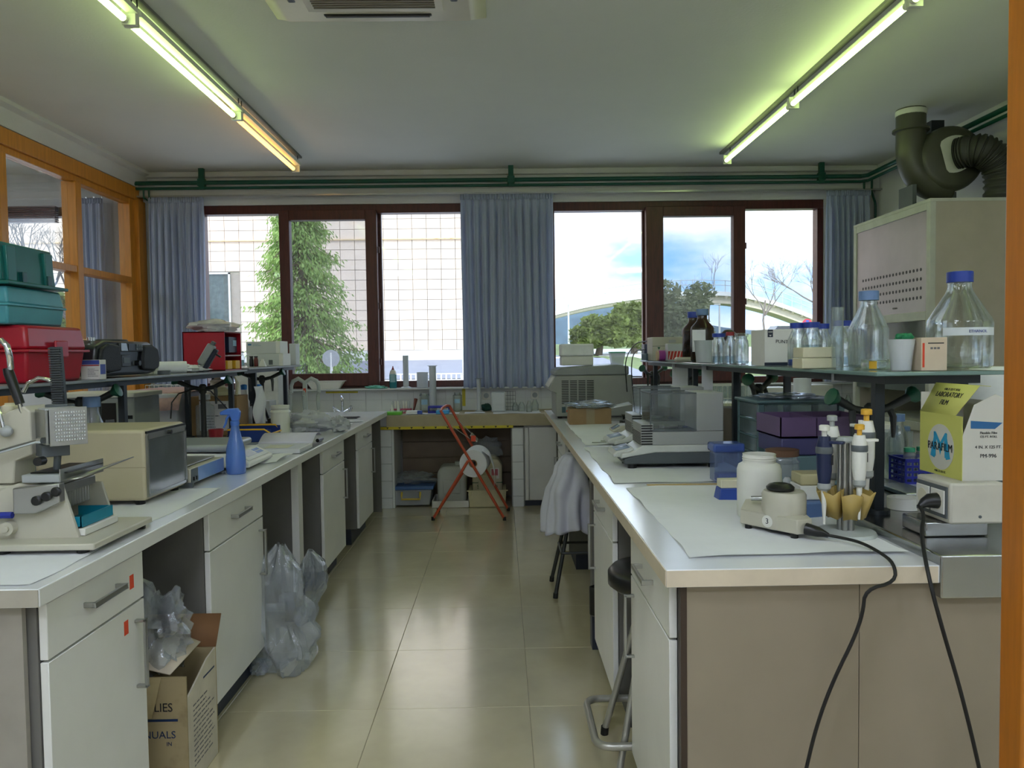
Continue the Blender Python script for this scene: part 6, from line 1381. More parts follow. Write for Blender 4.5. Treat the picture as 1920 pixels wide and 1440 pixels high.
bk = thing('plastic_beaker', 'white plastic beaker before the two amber bottles', 'beaker', (1.11, 4.18, ZR)); obj('body', G().lathe([(0, .001), (.046, .001), (.056, .118), (.060, .122), (.054, .118), (.044, .004), (0, .004)], n=28), M_milky, bk, smooth=60); obj('white_content', G().solid([(.043, .005), (.048, .06)], n=24), M_wplas, bk)
for i, (px, Y, cm, lb_) in enumerate(((1317, 4.42, M_bluegrey, 'front amber glass bottle with a faded blue cap'), (1300, 4.72, M_blue, 'rear amber glass bottle with a dark blue cap'))):
    t = bottle('amber_bottle', lb_, WY(px, 680, Y).x, Y, ZR, .066, .305, M_amber, cm, neck=.42, sh=.62, liq=.60, liqm=M_brownliq, capk=1.25)
    if i == 0: obj('pinned_note', G().box(-.075, -.0, -.0690, -.0675, .06, .185), M_paper, t)
bh = thing('brown_hood', 'dark brown domed cover with a chrome knob behind the small bottles', 'cover', (1.40, 4.72, ZR)); obj('dome', G().lathe([(.068, 0), (.073, .05), (.07, .11), (.052, .165), (.025, .19), (0, .195)], n=28), mat('dark_brown_plastic', (52, 36, 34), .4), bh, smooth=60); obj('knob', G().solid([(.012, 0), (.016, .006), (.016, .012), (.010, .018)], n=16).xf(Matrix.Translation((.022, -.066, .135)) @ Matrix.Rotation(PI/2, 4, 'X')), M_chrome, bh)
dv = thing('power_supply', 'beige power supply box at the far end of the right shelf', 'instrument', (1.20, 5.50, ZR)); obj('body', G().cb(0, 0, 0, .27, .2, .165), M_instr, dv, bevel=.003); obj('seam', G().box(-.135, .135, -.1008, -.1, .10, .103), M_dgrey, dv); obj('badge', G().box(-.02, .03, -.1012, -.1, .125, .145), M_alu, dv)
for dx in (-.09, .06): obj('green_mark', G().prism([(dx-.01, .095), (dx+.01, .095), (dx, .075)], -.1014, -.1), mat('tap_green'), dv)
stp = thing('barcode_scanner', 'navy handheld scanner on a pale stand beside the beige power supply', 'scanner', (1.33, 5.15, ZR)); obj('stand', G().tube([(0, 0, 0), (.0, 0, .10), (-.02, 0, .17)], [.03, .016, .018], 12), Mps, stp); obj('head', G().solid([(.02, -.075), (.028, -.05), (.022, .05), (.012, .06)], (0, 0, 0), 16, 'x').xf(Matrix.Translation((-.04, 0, .19)) @ Matrix.Rotation(.06, 4, 'Y')), mat('controller_navy'), stp)
rs_ = thing('striped_box', 'clear box with red and white stripes before the beige power supply', 'box', (1.155, 5.10, ZR)); obj('body', G().cb(0, 0, 0, .115, .08, .115), M_milky, rs_, bevel=.004); obj('red_panel', G().box(-.054, .054, -.0412, -.0402, .01, .065), mat('stripe_red', (190, 50, 44), .5), rs_)
for k in range(5): obj('white_stripe', G().prism([(-.05+k*.022, .011), (-.045+k*.022, .011), (-.033+k*.022, .064), (-.038+k*.022, .064)], -.0418, -.0412), M_wplas, rs_)
tp = thing('purple_tape', 'roll of purple tape lying on its side at the far end of the right shelf', 'tape', (1.055, 5.15, ZR)); obj('tape', G().cyl((.0, 0, .036), (.06, 0, .036), .036, n=28), mat('tape_purple', (150, 60, 140), .4), tp); obj('core', G().cyl((-.012, 0, .036), (.0, 0, .036), .034, n=28), mat('core_tan', (196, 170, 140), .7), tp)
cuboid('grey_mouse', 'low beige oval device lying on the right shelf before the beaker', 'device', 1.13, 4.65, ZR, .15, .08, .028, M_instr, bevel=.012)
cuboid('adapter', 'small grey-blue adapter at the far end of the right shelf', 'adapter', 1.08, 5.62, ZR, .08, .09, .05, mat('blue_grey_plastic', (100, 124, 140), .4), rz=.2)
td_ = cuboid('tape_dispenser', 'slate grey device with cables at the very end of the right shelf', 'device', 1.12, 5.79, ZR, .10, .10, .12, mat('slate_plastic', (84, 88, 120), .4))
for i, (a, b) in enumerate((((1212, 640, 5.35), (1175, 720, 5.9)), ((1210, 655, 5.35), (1187, 735, 5.8)))):
    A = WY(*a); B = WY(b[0], b[1], b[2]); m1 = WY(a[0]-22, a[1]+3, 5.6); m2 = WY(b[0]-4, b[1]-45, b[2])
    tag(obj('cable', G().tube(smoothpts([A, m1, m2, B, WZ(b[0]+3, 775, ZB+.006), WZ(b[0]+12, 776, ZB+.006)]), .004, 8), M_black), ['black cable looping left from the beige power supply down to the bench', 'second black cable hanging beside it from the shelf end'][i], 'cable')

# ================================================================== FUME HOOD AND DUCT
XH, YH0, YH1, ZHt = 2.80, 5.0, 6.08, 2.39
fh = thing('fume_hood', 'tall beige fume hood with a perforated steel panel by the right wall', 'fume hood', (3.2, 5.4, 0), world=True)
M_hood = mat('hood_beige', (182, 172, 158), .5, var=.04, scale=6); M_hf = mat('hood_frame', (196, 196, 188), .4)
obj('side_panel', G().box(XH+.03, XWR-.02, YH0, YH0+.02, 0, ZHt-.02), M_hood, fh); obj('far_panel', G().box(XH+.03, XWR-.02, YH1-.02, YH1, 0, ZHt-.02), M_hood, fh)
obj('top_panel', G().box(XH, XWR-.02, YH0-.005, YH1+.005, ZHt-.02, ZHt), M_hf, fh); obj('rear_panel', G().box(XWR-.04, XWR-.02, YH0+.02, YH1-.02, 0, ZHt-.02), M_hood, fh)
obj('corner_frame', G().box(XH, XH+.04, YH0-.004, YH0+.04, 0, ZHt-.02), M_hf, fh, bevel=.003); obj('corner_frame', G().box(XH, XH+.04, YH1-.04, YH1+.004, 0, ZHt-.02), M_hf, fh, bevel=.003)
for z0_, z1_ in ((1.60, 1.66), (ZHt-.07, ZHt-.02), (.86, .92)): obj('cross_frame', G().box(XH, XH+.03, YH0+.04, YH1-.04, z0_, z1_), M_hf, fh, bevel=.003)
pp = obj('steel_panel', G().box(XH+.008, XH+.014, YH0+.04, YH1-.04, 1.66, ZHt-.07), mat('hood_steel', (176, 170, 168), .35, metal=.85, var=.08, scale=2), fh)
hm = None
for i in range(19):
    for j in range(4):
        if hm is None: o = obj('vent_hole', G().cyl((0, 0, 0), (.001, 0, 0), .0115, n=10), M_black, None); hm = o.data
        else: o = bpy.data.objects.new('vent_hole', hm); C.objects.link(o)
        o.parent = pp; o.location = Vector((XH+.0068, YH0+.115+i*.0455, 1.755+j*.062)) - Vector((3.2, 5.4, 0))
obj('sash', G().box(XH+.012, XH+.018, YH0+.04, YH1-.04, 1.12, 1.60), clear('sash_glass', (190, 204, 200), body=.25, edge=.3, bcol=(150, 160, 156), rough=.1), fh)
obj('worktop', G().box(XH+.01, XWR-.04, YH0+.02, YH1-.02, .86, .92), M_wplas, fh); obj('base_cupboard', G().box(XH+.03, XWR-.04, YH0+.02, YH1-.02, .1, .86), M_white, fh)
text('VITRINA', .018, (XH+.0072, YH0+.45, 1.70), TOMX, M_print, fh)
# hooded things visible inside
tag(obj('detergent_bottle', G().frus(2.95, 5.15, .921, .12, .08, .08, .06, .2), M_wplas, bevel=.01), 'white and blue bottle inside the fume hood', 'bottle')
du = thing('extraction_duct', 'grey-brown extractor fan with corrugated hose above the fume hood', 'duct', (3.3, 5.5, ZHt), world=True)
M_du = mat('duct_grey', (86, 86, 74), .35, var=.1, scale=3, metal=.2); Yd = 5.85
q = lambda px, py, Y=Yd: WY(px, py, Y)
obj('riser', G().tube(smoothpts([q(1708, 205), q(1708, 250), q(1707, 290), q(1716, 325), q(1742, 350), q(1778, 352)], 2), .105, 20), M_du, du)
obj('collar', G().solid([(.105, -.02), (.13, -.015), (.13, .0), (.105, .005)], (q(1708, 243).x, Yd, q(1708, 243).z), 28), M_du, du); obj('ceiling_collar', G().solid([(.10, 0), (.11, .004), (.11, .04), (.10, .045)], (q(1708, 243).x, Yd, 3.17), 28), M_batten, du)
c_ = q(1772, 302)
obj('fan_volute', G().solid([(.20, 0), (.235, .02), (.245, .06), (.245, .14), (.235, .18), (.20, .20)], n=40).xf(Matrix.Translation((c_.x, Yd+.08, c_.z)) @ Matrix.Rotation(PI/2, 4, 'X')), M_du, du, smooth=50)
obj('inlet_ring', G().solid([(.125, 0), (.135, .01), (.135, .03), (.12, .035)], n=32).xf(Matrix.Translation((c_.x, Yd-.115, c_.z+.02)) @ Matrix.Rotation(PI/2+.1, 4, 'X') @ Matrix.Rotation(-.35, 4, 'Y')), M_hf, du)
hp = smoothpts([Vector((c_.x+.02, Yd-.13, c_.z+.02)), Vector((c_.x+.10, Yd-.24, c_.z+.03)), Vector((c_.x+.20, Yd-.26, c_.z-.03)), Vector((c_.x+.27, Yd-.26, c_.z-.14)), Vector((c_.x+.27, Yd-.24, ZHt))], 2)
L_ = []
for i in range(len(hp)-1):
    for k in range(5): L_.append(hp[i].lerp(hp[i+1], k/5))
tot = [L_[0]]
obj('corrugated_hose', G().tube(L_, [.118 if (i // 2) % 2 else .105 for i in range(len(L_))], 24), mat('hose_dark', (66, 66, 62), .5), du, smooth=60)
obj('bracket', G().box(c_.x-.3, c_.x-.27, Yd-.1, Yd+.1, ZHt, ZHt+.25).box(c_.x+.02, c_.x+.06, Yd-.05, Yd+.05, ZHt, ZHt+.2).box(c_.x-.32, c_.x+.3, Yd-.12, Yd+.12, ZHt, ZHt+.015), M_dgrey, du)
obj('motor', G().cyl((c_.x, Yd+.08, c_.z), (c_.x, Yd+.3, c_.z), .10, n=20).box(c_.x-.05, c_.x+.05, Yd+.1, Yd+.2, c_.z+.09, ZC-.05), M_dark, du)

# ================================================================== STOOLS, COAT, BIN
def stool(x, y, h, label, ring=True, r=.17, m=None):
    t = thing('lab_stool', label, 'stool', (x, y, 0)); mt = mat('stool_tube', (168, 166, 158), .35, metal=.5) if ring else mat('stool_dark', (56, 58, 58), .4, metal=.4)
    obj('seat', G().solid([(r-.02, h-.075), (r, h-.06), (r, h-.02), (r-.015, h-.003), (r*.5, h)], n=36), m or M_black, t, smooth=60)
    obj('seat_post', G().cyl((0, 0, h-.25), (0, 0, h-.075), .02, n=12), mt, t)
    for k in range(4):
        a = PI/4 + k*PI/2; R = .235
        l_ = obj('leg', G().tube([(.05*math.cos(a), .05*math.sin(a), h-.09), (R*math.cos(a), R*math.sin(a), .012)], .012, 10), mt, t); obj('foot_cap', G().cyl((R*math.cos(a), R*math.sin(a), 0), (R*math.cos(a)*.985, R*math.sin(a)*.985, .03), .015, n=10), M_rubber, l_)
    if ring:
        w, q_ = .175, .05; pts = []
        for cx_, cy_, a0 in ((w, w, 0), (-w-.06, w, PI/2), (-w-.06, -w, PI), (w, -w, 3*PI/2)):
            for k in range(5): a = a0+k*PI/8; pts.append((cx_-(q_ if cx_ > 0 else -q_)+q_*math.cos(a), cy_-(q_ if cy_ > 0 else -q_)+q_*math.sin(a), .13))
        obj('footrest', G().tube(pts, .013, 12, closed=True), mt, t)
    else:
        for k in range(4):
            a = PI/4+k*PI/2; b = a+PI/2; R = .175; obj('crossbar', G().cyl((R*math.cos(a), R*math.sin(a), .25), (R*math.cos(b), R*math.sin(b), .25), .008, n=8), mt, t)
    return t
stool(.53, 2.63, .675, 'stool with round black seat and grey tube footrest under the right bench')
stool(.46, 4.55, .72, 'dark-legged stool under the draped lab coat beside the right bench', ring=False, r=.16)
def coatf(u, v):
    a = u*2*PI; zz = .80-.42*v; k = .045+.11*min(1, v*2.4)**.6
    n = 1+.16*math.sin(a*9+2*math.sin(v*3))*(v**.6) + .25*nz_.noise(Vector((math.cos(a)*2, math.sin(a)*2, v*2)))
    return (.415+k*.88*math.cos(a)*n - .04*v, 4.45+k*.95*math.sin(a)*n, zz + .05*nz_.noise(Vector((math.cos(a)*1.5, math.sin(a)*1.5, 3)))*(v) + (.03 if v < .2 else 0))
tag(obj('lab_coat', G().grid(coatf, 90, 24).solid([(.0001, .815), (.052, .832)], (.415, 4.45, 0), 12), mat('coat_white', (206, 206, 218), .85, var=.03, bump=.1, trans=.1), solid=.004, smooth=70), 'white lab coat draped over a stool in the aisle by the right bench', 'coat')
bn = thing('waste_bin', 'black-lined waste bin between leg panel and cabinet of the right bench', 'bin', (.53, 3.53, 0)); obj('body', G().lathe([(0, .001), (.09, .001), (.115, .30), (.112, .30), (.088, .005), (0, .005)], n=28), mat('blue_grey_bin', (70, 78, 92), .4), bn); obj('liner', G().grid(lambda u, v: ((.118+.012*math.sin(u*40)+.006*math.sin(u*90))*math.cos(u*2*PI), (.118+.012*math.sin(u*40))*math.sin(u*2*PI), .20+.13*v), 60, 4), M_rubber, bn, solid=.002)
# ================================================================== BACK COUNTER THINGS
ZK = zk+.004; ZSL = 1.0905
def kx(px, Y=7.3): return WY(px, 760, Y).x
sp1 = thing('detergent_bottle', 'teal dish soap bottle with a red cap on the window sill', 'bottle', (kx(738, 7.53), 7.53, ZSL))
obj('body', G().solid([(.034, 0), (.036, .01), (.036, .13), (.028, .165), (.016, .18)], n=24), clear('teal_soap', (40, 150, 160), body=.6, edge=.3, bcol=(20, 140, 150)), sp1); obj('cap', G().solid([(.014, .18), (.012, .19), (.006, .2), (.005, .215)], n=14), M_redcap, sp1); obj('label', G().grid(lambda u, v: (.0368*math.cos(-2.3+1.5*u), .0368*math.sin(-2.3+1.5*u), .06+.08*v), 10, 1), mat('soap_label', (150, 190, 200), .5), sp1); obj('white_top', G().solid([(.0365, .132), (.0285, .166), (.0165, .1805)], n=24), M_wplas, sp1)
def cyl_(name, label, px, Y, z, r, h, m, flare=0, base=0, top=0.0):
    t = thing(name, label, 'cylinder', (kx(px, Y), Y, z))
    obj('body', G().lathe([(0, .003), (r, .003), (r, h), (r*(1+flare), h+.008), (r*.94, h), (r*.94, .008), (0, .008)], n=24), m, t, smooth=50)
    if base: obj('base', G().solid([(base, 0), (base, .006), (r*1.1, .016)], n=8), m, t)
    return t
cyl_('measuring_cylinder', 'tall white measuring cylinder on the window sill', 762, 7.53, ZSL, .028, .31, M_milky, 0, .055)
cyl_('plastic_jar', 'short milky open jar on the window sill', 793, 7.53, ZSL, .056, .145, M_milky)
cyl_('measuring_cylinder', 'tallest milky measuring cylinder standing on the back counter', 812, 7.36, ZK, .034, .44, M_milky, .6, .05)
cyl_('measuring_cylinder', 'narrow clear measuring cylinder with a wide lip before the middle curtain', 898, 7.36, ZK, .020, .31, M_milky, 1.0, .04)
rc2 = thing('plastic_canister', 'milky rectangular container on the back counter before the wire stand', 'container', (kx(935), 7.3, ZK)); obj('body', G().cb(0, 0, 0, .135, .10, .19), M_milky, rc2, bevel=.015, seg=3)
ws = thing('wire_stand', 'small dark wire rack beside the milky rectangular container', 'rack', (kx(957, 7.42), 7.42, ZK)); g = G()
for k in range(5): g.cyl((-.05+k*.025, 0, 0), (-.05+k*.025, 0, .19), .0018, n=5)
for k in range(6): g.cyl((-.05, 0, .004+k*.036), (.05, 0, .004+k*.036), .0018, n=5).cyl((-.05, .06, .004+k*.036), (-.05, 0, .004+k*.036), .0018, n=5)
obj('wires', g, M_dgrey, ws)
for i, (px, Y, r, h) in enumerate(((978, 7.3, .035, .10), (992, 7.2, .028, .12), (1003, 7.36, .036, .12), (966, 7.38, .03, .09))): bottle('glass_bottle', ['short glass bottle left of the small glassware group on the back counter', 'narrow glass bottle in front of the glassware group', 'glass bottle at the right of the glassware group by the centrifuge', 'lowest glass bottle at the back of the glassware group'][i], kx(px, Y), Y, ZK, r, h, M_clearg, None, neck=.5, sh=.5, group='small glassware on the back counter')
bottle('glass_jar', 'clear glass jar with pale blue label behind the tallest cylinder', kx(797, 7.45), 7.45, ZK, .052, .20, M_clearg, None, neck=.9, sh=.8, lab=(.35, .6, mat('pale_blue_label'), -2.2, -1.0), cat='jar')
bottle('glass_bottle', 'clear square-shouldered bottle with blue label left of the yellow wall tape', kx(858, 7.45), 7.45, ZK, .045, .20, M_clearg, None, neck=.7, sh=.75, lab=(.4, .6, mat('pale_blue_label'), -2.2, -1.0))
tk = thing('tube_rack', 'pink rack with white tubes on the back counter', 'rack', (kx(752, 7.32), 7.32, ZK)); obj('frame', G().cb(0, 0, .03, .20, .07, .012).cb(0, 0, 0, .2, .07, .008).cb(-.095, 0, 0, .008, .07, .04).cb(.095, 0, 0, .008, .07, .04), mat('pink_plastic', (176, 60, 96), .4), tk)
for k in range(7): obj('tube', G().solid([(.004, .006), (.010, .03), (.010, .10), (.007, .115)], (-.08+k*.026, 0, 0), 10), M_wplas if k % 3 else M_milky, tk)
for i, px in enumerate((735, 747)): tag(obj('dropper_bottle', G().solid([(.014, 0), (.015, .05), (.005, .075), (.003, .09)], (kx(px, 7.15), 7.15, ZK), 14), M_wplas), ['white dropper bottle left before the pink rack', 'white dropper bottle right before the pink rack'][i], 'bottle')
tag(obj('spoon_handle', G().tube([(kx(775, 7.3), 7.3, ZK+.012), (kx(780, 7.35), 7.35, ZK+.13)], [.008, .018], 10), mat('brown_bottle')), 'brown oval brush leaning behind the pink rack', 'brush')
br2 = thing('tube_rack', 'deep blue tube rack behind the light blue tray', 'rack', (kx(823, 7.25), 7.25, ZK)); obj('frame', G().cb(0, 0, .0, .20, .09, .02).cb(0, 0, .05, .2, .09, .02).cb(-.095, 0, .02, .01, .09, .03).cb(.095, 0, .02, .01, .09, .03), Mbb, br2, bevel=.002)
cuboid('blue_tray', 'light blue plastic tray on the back counter', 'tray', kx(830, 7.13), 7.13, ZK, .12, .09, .035, mat('light_blue_plastic', (60, 160, 220), .4), bevel=.006)
cuboid('green_box', 'flat bright green box at the left front of the back counter', 'box', kx(732, 7.12), 7.12, ZK, .21, .12, .028, mat('bright_green', (96, 180, 50), .5), bevel=.004)
cuboid('white_box', 'flat white carton right of the green box on the back counter', 'box', kx(775, 7.18), 7.18, ZK, .13, .11, .03, M_cardw)
cuboid('blue_clip', 'small blue box before the measuring cylinders', 'box', kx(787, 7.12), 7.12, ZK, .045, .04, .035, mat('royal_blue'))
tag(obj('bench_liner', sheet(G(), kx(765), kx(862), 7.06, 7.25, ZK, .004, 81, curl=.1), M_paper), 'white paper under the blue tray on the back counter', 'paper')
tag(obj('bench_liner', sheet(G(), kx(872), kx(910), 7.1, 7.3, ZK, .004, 82, curl=.1), M_paper), 'small white paper under the narrow measuring cylinder', 'paper')
tag(obj('bench_liner', sheet(G(), kx(925), kx(1012), 7.035, 7.45, ZK, .004, 83, curl=.15), M_paper), 'white paper under the glassware by the centrifuge', 'paper')
tag(obj('green_cloth', crump((kx(706, 7.5), 7.5, ZSL+.012), (.10, .06, .016), 91, .5, 2.5, z0=ZSL+.001), mat('mint_cloth', (120, 196, 176), .9), smooth=40), 'mint green cloth on the tiled window ledge', 'cloth')
cuboid('sponge', 'yellow sponge beside the sink tap', 'sponge', kx(687, 7.2), 7.2, ZK, .10, .06, .025, M_yellow, bevel=.006)
tag(obj('green_bottle_cloth', crump((kx(912, 7.45), 7.45, ZK+.03), (.05, .05, .035), 95, .4, 2, z0=ZK+.001), mat('dark_green_cloth', (26, 70, 60), .8), smooth=40), 'dark green rag behind the rectangular container', 'rag')
for i, (a, b, z0, z1, lb_) in enumerate(((612, 672, 1.045, 1.062, 'yellow tape strip on the wall tiles above the tap'), (867, 873, .90, 1.07, 'upright yellow tape strip on the wall tiles in the middle'))): tag(obj('wall_tape', G().box(kx(a, YB), kx(b, YB), YB-.0135, YB-.0115, z0, z1), mat('yellow_tape')), lb_, 'tape')
for i, px in enumerate((912, 1003)):
    t = thing('wall_socket', ['left round wall socket under the middle curtain', 'right round wall socket beside the centrifuge'][i], 'socket', (kx(px, YB), YB-.0115, 1.0)); obj('plate', G().box(-.04, .04, -.006, 0, -.04, .04), M_wplas, t, bevel=.003); obj('recess', G().cyl((0, -.006, 0), (0, -.008, 0), .026, n=20), M_instr2, t)
# tap and basin
x_t = kx(640, 7.25)
tpz = thing('mixer_tap', 'chrome mixer tap with two cross handles at the sink', 'tap', (x_t, 7.3, ZK)); obj('spout', G().tube(smoothpts([(0, 0, 0), (0, 0, .12), (0, -.01, .165), (0, -.05, .175), (.02, -.10, .15), (.02, -.10, .12)], 2), .012, 10), M_chrome, tpz); obj('base', G().solid([(.03, 0), (.03, .02), (.016, .03)], n=18), M_chrome, tpz)
for s_ in (-1, 1): obj('handle', G().cyl((s_*.02, 0, .02), (s_*.075, -.01, .05), .014, n=10).cyl((s_*.065, -.03, .045), (s_*.085, .015, .055), .011, n=8).cyl((s_*.07, 0, .025), (s_*.085, -.01, .075), .011, n=8), M_chrome, tpz)
wt2 = thing('washing_tray', 'white plastic tray standing on the window ledge above the sink', 'tray', (kx(612, 7.5), 7.5, ZSL)); obj('body', G().frus(0, 0, 0, .26, .09, .36, .11, .075), M_wplas, wt2, bevel=.006); obj('rim', G().cb(0, 0, .075, .38, .12, .006), M_wplas, wt2, bevel=.002)
for px, z in ((592, .97), (625, .99)): pass
# left rear corner
gk = thing('glass_rack', 'wire rack full of clear glassware in the left rear corner', 'rack', (kx(315), 7.3, ZK)); g = G()
for z in (.02, .10, .18): g.tube([(-.16, -.1, z), (.16, -.1, z), (.16, .1, z), (-.16, .1, z)], .003, 5, closed=True)
for k in range(9): g.cyl((-.16+.04*k, -.1, 0), (-.16+.04*k, -.1, .30), .0022, n=5)
for k in range(9): g.cyl((-.16+.04*k, .1, 0), (-.16+.04*k, .1, .30), .0022, n=5)
g.tube([(-.16, -.1, .30), (.16, -.1, .30), (.16, .1, .30), (-.16, .1, .30)], .003, 5, closed=True); obj('wires', g, M_wplas, gk)
for k in range(10): obj('beaker', G().lathe([(0, 0), (.028, 0), (.028, .11), (.031, .115)], (-.13+.065*(k % 5), -.05+.1*(k//5), .19), 14), M_clearg, gk)
cuboid('white_appliance', 'tall white appliance cabinet by the window behind the left shelf', 'appliance', kx(492), 7.32, ZK, .40, .36, .50, mat('appliance_white', (206, 208, 204), .4), bevel=.01)
cuboid('grey_case', 'low pale grey case in front of the tall white appliance', 'case', kx(512, 7.05)-.02, 6.78, ZB, .20, .2, .13, M_instr2)
tag(obj('black_tube', G().tube([WY(453, 800, 5.6), WY(458, 775, 5.7), WY(475, 757, 5.8), WY(495, 765, 5.9), WY(505, 790, 6)], .012, 8), M_black), 'black curved hose behind the white carton', 'hose')
tag(obj('white_coat_rag', G().grid(lambda u, v: (-1.64+.012*math.sin(v*8+u*5)+.03*u, 5.10+.12*u, 1.22-.29*v), 8, 20), M_paper, solid=.003), 'white cloth hanging down beside the left shelf post', 'cloth')
# right rear: counter seen under the right shelf
RB = [('white_box', 'white box with grey slots behind the wire basket, under the right shelf', 1440, 7.3, .34, .3, .20, M_wplas), ('white_box', 'tall white panelled cabinet below the brown window rail', 1520, 7.3, .30, .3, .22, M_wplas), ('plastic_tub', 'clear tub with lid on the right part of the back counter', 1537, 7.1, .16, .12, .09, M_clearp), ('plastic_tub', 'milky tub beside the clear tub on the back counter', 1575, 7.1, .16, .12, .07, M_milky), ('pink_rack', 'low pink rack on the right part of the back counter', 1490, 7.1, .2, .1, .04, mat('pink_plastic'))]
for nm, lb_, px, Y, w, d, h, m_ in RB: cuboid(nm, lb_, nm.split('_')[1], kx(px, Y), Y, ZK, w, d, h, m_)
for i, px in enumerate((1555, 1590)): bottle('glass_bottle', ['small clear flask on the right part of the back counter', 'small clear flask next to the curtain on the back counter'][i], kx(px, 7.25), 7.25, ZK, .035, .13, M_clearg, None, neck=.4, sh=.4)
tag(obj('paper_towel', G().cyl((2.48, 6.3, .0), (2.48, 6.3, .28), .07, n=28).xf(Matrix.Translation((0, 0, ZB))), M_paper), 'white paper towel roll on the side table before the fume hood', 'paper towel')
sdt = thing('side_table', 'narrow white side table between the right bench and the fume hood', 'table', (2.45, 6.3, 0), world=True); obj('top', G().box(2.2, 2.68, 5.98, 6.75, .86, ZB), M_top, sdt)
for x in (2.22, 2.64):
    for y in (6.02, 6.7): obj('leg', G().box(x-.018, x+.018, y-.018, y+.018, 0, .86), M_alu, sdt)
bottle('spray_bottle', 'white bottle with blue top on the side table before the fume hood', 2.3, 6.15, ZB, .035, .22, M_wplas, M_bluep, neck=.5, sh=.6)

# ================================================================== UNDER THE BACK COUNTER
kx6 = lambda px, Y=7.2: WY(px, 900, Y).x
cbx = thing('storage_box', 'clear storage box with a blue lid and yellow handle under the back counter', 'box', (kx6(773), 7.25, .012))
obj('body', G().frus(0, 0, 0, .34, .28, .38, .32, .15), clear('storage_clear', (230, 234, 236), body=.55, edge=.3, bcol=(196, 200, 204)), cbx, bevel=.01); obj('contents', G().cb(-.09, 0, .006, .15, .2, .08).cb(.08, 0, .006, .14, .2, .06), M_paper, cbx)
obj('lid', G().cb(0, 0, .15, .42, .34, .035), mat('storage_lid_blue', (70, 104, 160), .4), cbx, bevel=.01); obj('handle', G().tube([(-.085, -.165, .13), (-.085, -.19, .10), (-.085, -.195, .07), (.085, -.195, .07), (.085, -.19, .10), (.085, -.165, .13)], .009, 8), mat('yellow_handle', (206, 180, 70), .4), cbx)
tag(obj('plastic_bag', crump((kx6(775), 7.25, .25), (.18, .13, .055), 101, .5, 2.2, z0=.199), M_film, smooth=25), 'clear plastic bag lying on the blue-lidded storage box', 'bag')
def jerry(label, px, w, h, col, Y=7.25, z=.012):
    t = thing('jerrycan', label, 'jerrycan', (kx6(px), Y, z)); m_ = mat('jerry_%d' % col[0], col, .5, var=.04)
    obj('body', G().prism([(-w/2, 0), (w/2, 0), (w/2, h*.85), (w/2-.04, h), (-w/2+.04, h), (-w/2, h*.85)], -.13, .13), m_, t, bevel=.025, seg=3); obj('ridge', G().cb(0, -.134, h*.3, w*.6, .008, h*.35), m_, t, bevel=.004); obj('cap', G().solid([(.03, h), (.03, h+.03)], (w*.2, 0, 0), 16), m_, t)
    return t
tyw = thing('tray', 'white shallow tray under the grey jerrycan', 'tray', (kx6(846), 7.22, .003)); obj('body', G().frus(0, 0, 0, .28, .3, .34, .36, .07).v and G().box(-.16, .16, -.17, .17, 0, .006).box(-.17, -.16, -.18, .18, 0, .06).box(.16, .17, -.18, .18, 0, .06).box(-.17, .17, -.18, -.17, 0, .06).box(-.17, .17, .17, .18, 0, .06), M_cardw, tyw, bevel=.003)
jerry('pale grey jerrycan standing in a white tray under the back counter', 848, .27, .36, (176, 178, 174), z=.010)
j2 = thing('tray', 'cream plastic tray under the labelled canister', 'tray', (kx6(914), 7.2, .003)); obj('body', G().box(-.15, .15, -.16, .16, 0, .006).frus(-.16, 0, 0, .01, .3, .03, .36, .15).frus(.16, 0, 0, .01, .3, .03, .36, .15).box(-.165, .165, -.17, -.155, 0, .15).box(-.165, .165, .155, .17, 0, .15), mat('cream_tray', (206, 196, 160), .5, var=.06), j2, bevel=.004); obj('rim', G().box(-.19, .19, -.185, -.165, .15, .158), mat('cream_tray'), j2)
c3 = jerry('large cream canister with a pink label in the cream tray', 914, .28, .42, (196, 188, 164), z=.012); obj('pink_label', G().box(.04, .10, -.137, -.135, .27, .33), mat('pink_label', (196, 104, 116), .6), c3); obj('label', G().box(.03, .11, -.1362, -.134, .24, .34), M_cardw, c3)
obj('strap', G().box(-.141, .141, -.132, .132, .20, .206), mat('tap_green'), c3); text('SALADO', .05, (0, -.1352, .165), FRONT, mat('tap_green'), c3)
tag(obj('plastic_bag', crump((kx6(915), 7.28, .52), (.13, .09, .09), 103, .4, 2.0, z0=.445), M_film, smooth=25), 'smoky plastic bag on top of the cream canister', 'bag')
cuboid('waste_can', 'dark grey can at the left of the tiled pillar under the counter', 'bin', -1.27, 7.2, 0, .14, .3, .30, M_dgrey, bevel=.01)
cuboid('white_box', 'white carton on top of the dark grey can under the counter', 'box', -1.27, 7.2, .301, .14, .28, .08, M_cardw)
# ---- paper roll stand
Mrs = mat('orange_red_tube', (186, 76, 44), .4, var=.06)
ps = thing('paper_roll_stand', 'orange-red tubular stand holding a large roll of white paper in the aisle', 'roll stand', (-.3, 6.7, 0), world=True)
def fp(px, py): return WZ(px, py, .012)
A0, A1 = WY(825, 768, 6.52), WY(841, 758, 6.80)
F0, F1 = fp(946, 973), fp(953, 955)
obj('long_frame', G().tube(smoothpts([F0, A0.lerp(F0, .06), A0, A1, A1.lerp(F1, .06), F1], 1), .012, 10), Mrs, ps)
B0, B1 = A0.lerp(F0, .47), A1.lerp(F1, .47); H0, H1 = fp(812, 973), fp(822, 957)
obj('short_frame', G().tube([H0, B0+Vector((-.02, 0, 0)), B0+Vector((0, 0, .0))], .012, 10).tube([H1, B1+Vector((-.02, 0, 0)), B1], .012, 10).cyl(H0.lerp(H1, 0)+Vector((.01, 0, .02)), H1+Vector((.01, 0, .02)), .010, n=8), Mrs, ps)
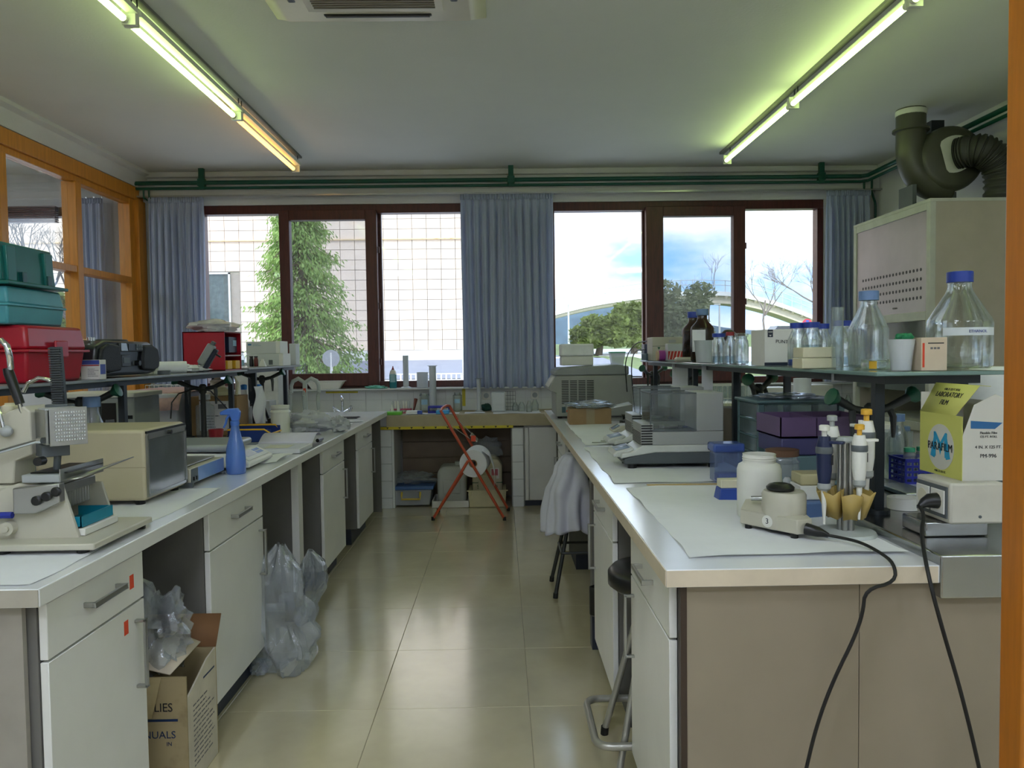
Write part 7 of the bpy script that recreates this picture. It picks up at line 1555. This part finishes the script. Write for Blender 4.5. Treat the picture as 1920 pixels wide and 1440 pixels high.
ax = (B0.lerp(F0, .06), B1.lerp(F1, .06)); obj('axle', G().cyl(ax[0], ax[1], .010, n=10), M_brownliq, ps)
for f_ in (F0, F1, H0, H1): obj('foot_cap', G().cyl((f_.x, f_.y, 0), (f_.x, f_.y, .03), .015, n=10), M_rubber, ps)
d_ = (ax[1]-ax[0]); m0, m1 = ax[0]+d_*.10, ax[0]+d_*.9
u_ = d_.normalized()
prf = [(.035, 0), (.118, 0), (.118, (m1-m0).length), (.035, (m1-m0).length), (.035, 0)]
MR = Matrix.Translation(m0) @ u_.to_track_quat('Z', 'Y').to_matrix().to_4x4()
pr = thing('paper_roll', 'large white paper roll with its end hanging down on the orange-red stand', 'paper roll', tuple(m0), world=True)
obj('roll', G().lathe(prf, n=48).xf(MR), M_paper, pr); obj('core', G().lathe([(.028, -.002), (.035, -.002), (.035, .01), (.028, .01)], n=24).xf(MR), M_card, pr)
cc = m0.lerp(m1, .5); hw = (m1-m0).length/2
def tail(u, v):
    pts = [(.06, .105), (.12, .06), (.15, -.02), (.165, -.10), (.16, -.20)]; t_ = v*(len(pts)-1); i = min(int(t_), len(pts)-2); f = t_-i
    return (cc.x+pts[i][0]*(1-f)+pts[i+1][0]*f, cc.y-hw+2*hw*u, cc.z+pts[i][1]*(1-f)+pts[i+1][1]*f)
obj('loose_end', G().grid(tail, 4, 16), M_paper, pr, solid=.002, smooth=80)
tb2 = WY(888, 822, 6.6); obj('cutter_plate', G().box(-.04, .04, -.11, .11, 0, .01).xf(Matrix.Translation((tb2.x, 6.66, tb2.z)) @ Matrix.Rotation(.8, 4, 'Y')), M_alu, ps); obj('red_sticker', G().box(-.02, .02, -.1115, -.11, -.02, .03).xf(Matrix.Translation((tb2.x, 6.66, tb2.z))), mat('orange_red_sticker'), ps)
obj('cutter_wire', G().tube([A1.lerp(F1, .13), Vector((tb2.x, 6.75, tb2.z))], .003, 6).tube([A0.lerp(F0, .13), Vector((tb2.x-.03, 6.58, tb2.z))], .003, 6), M_alu, ps)
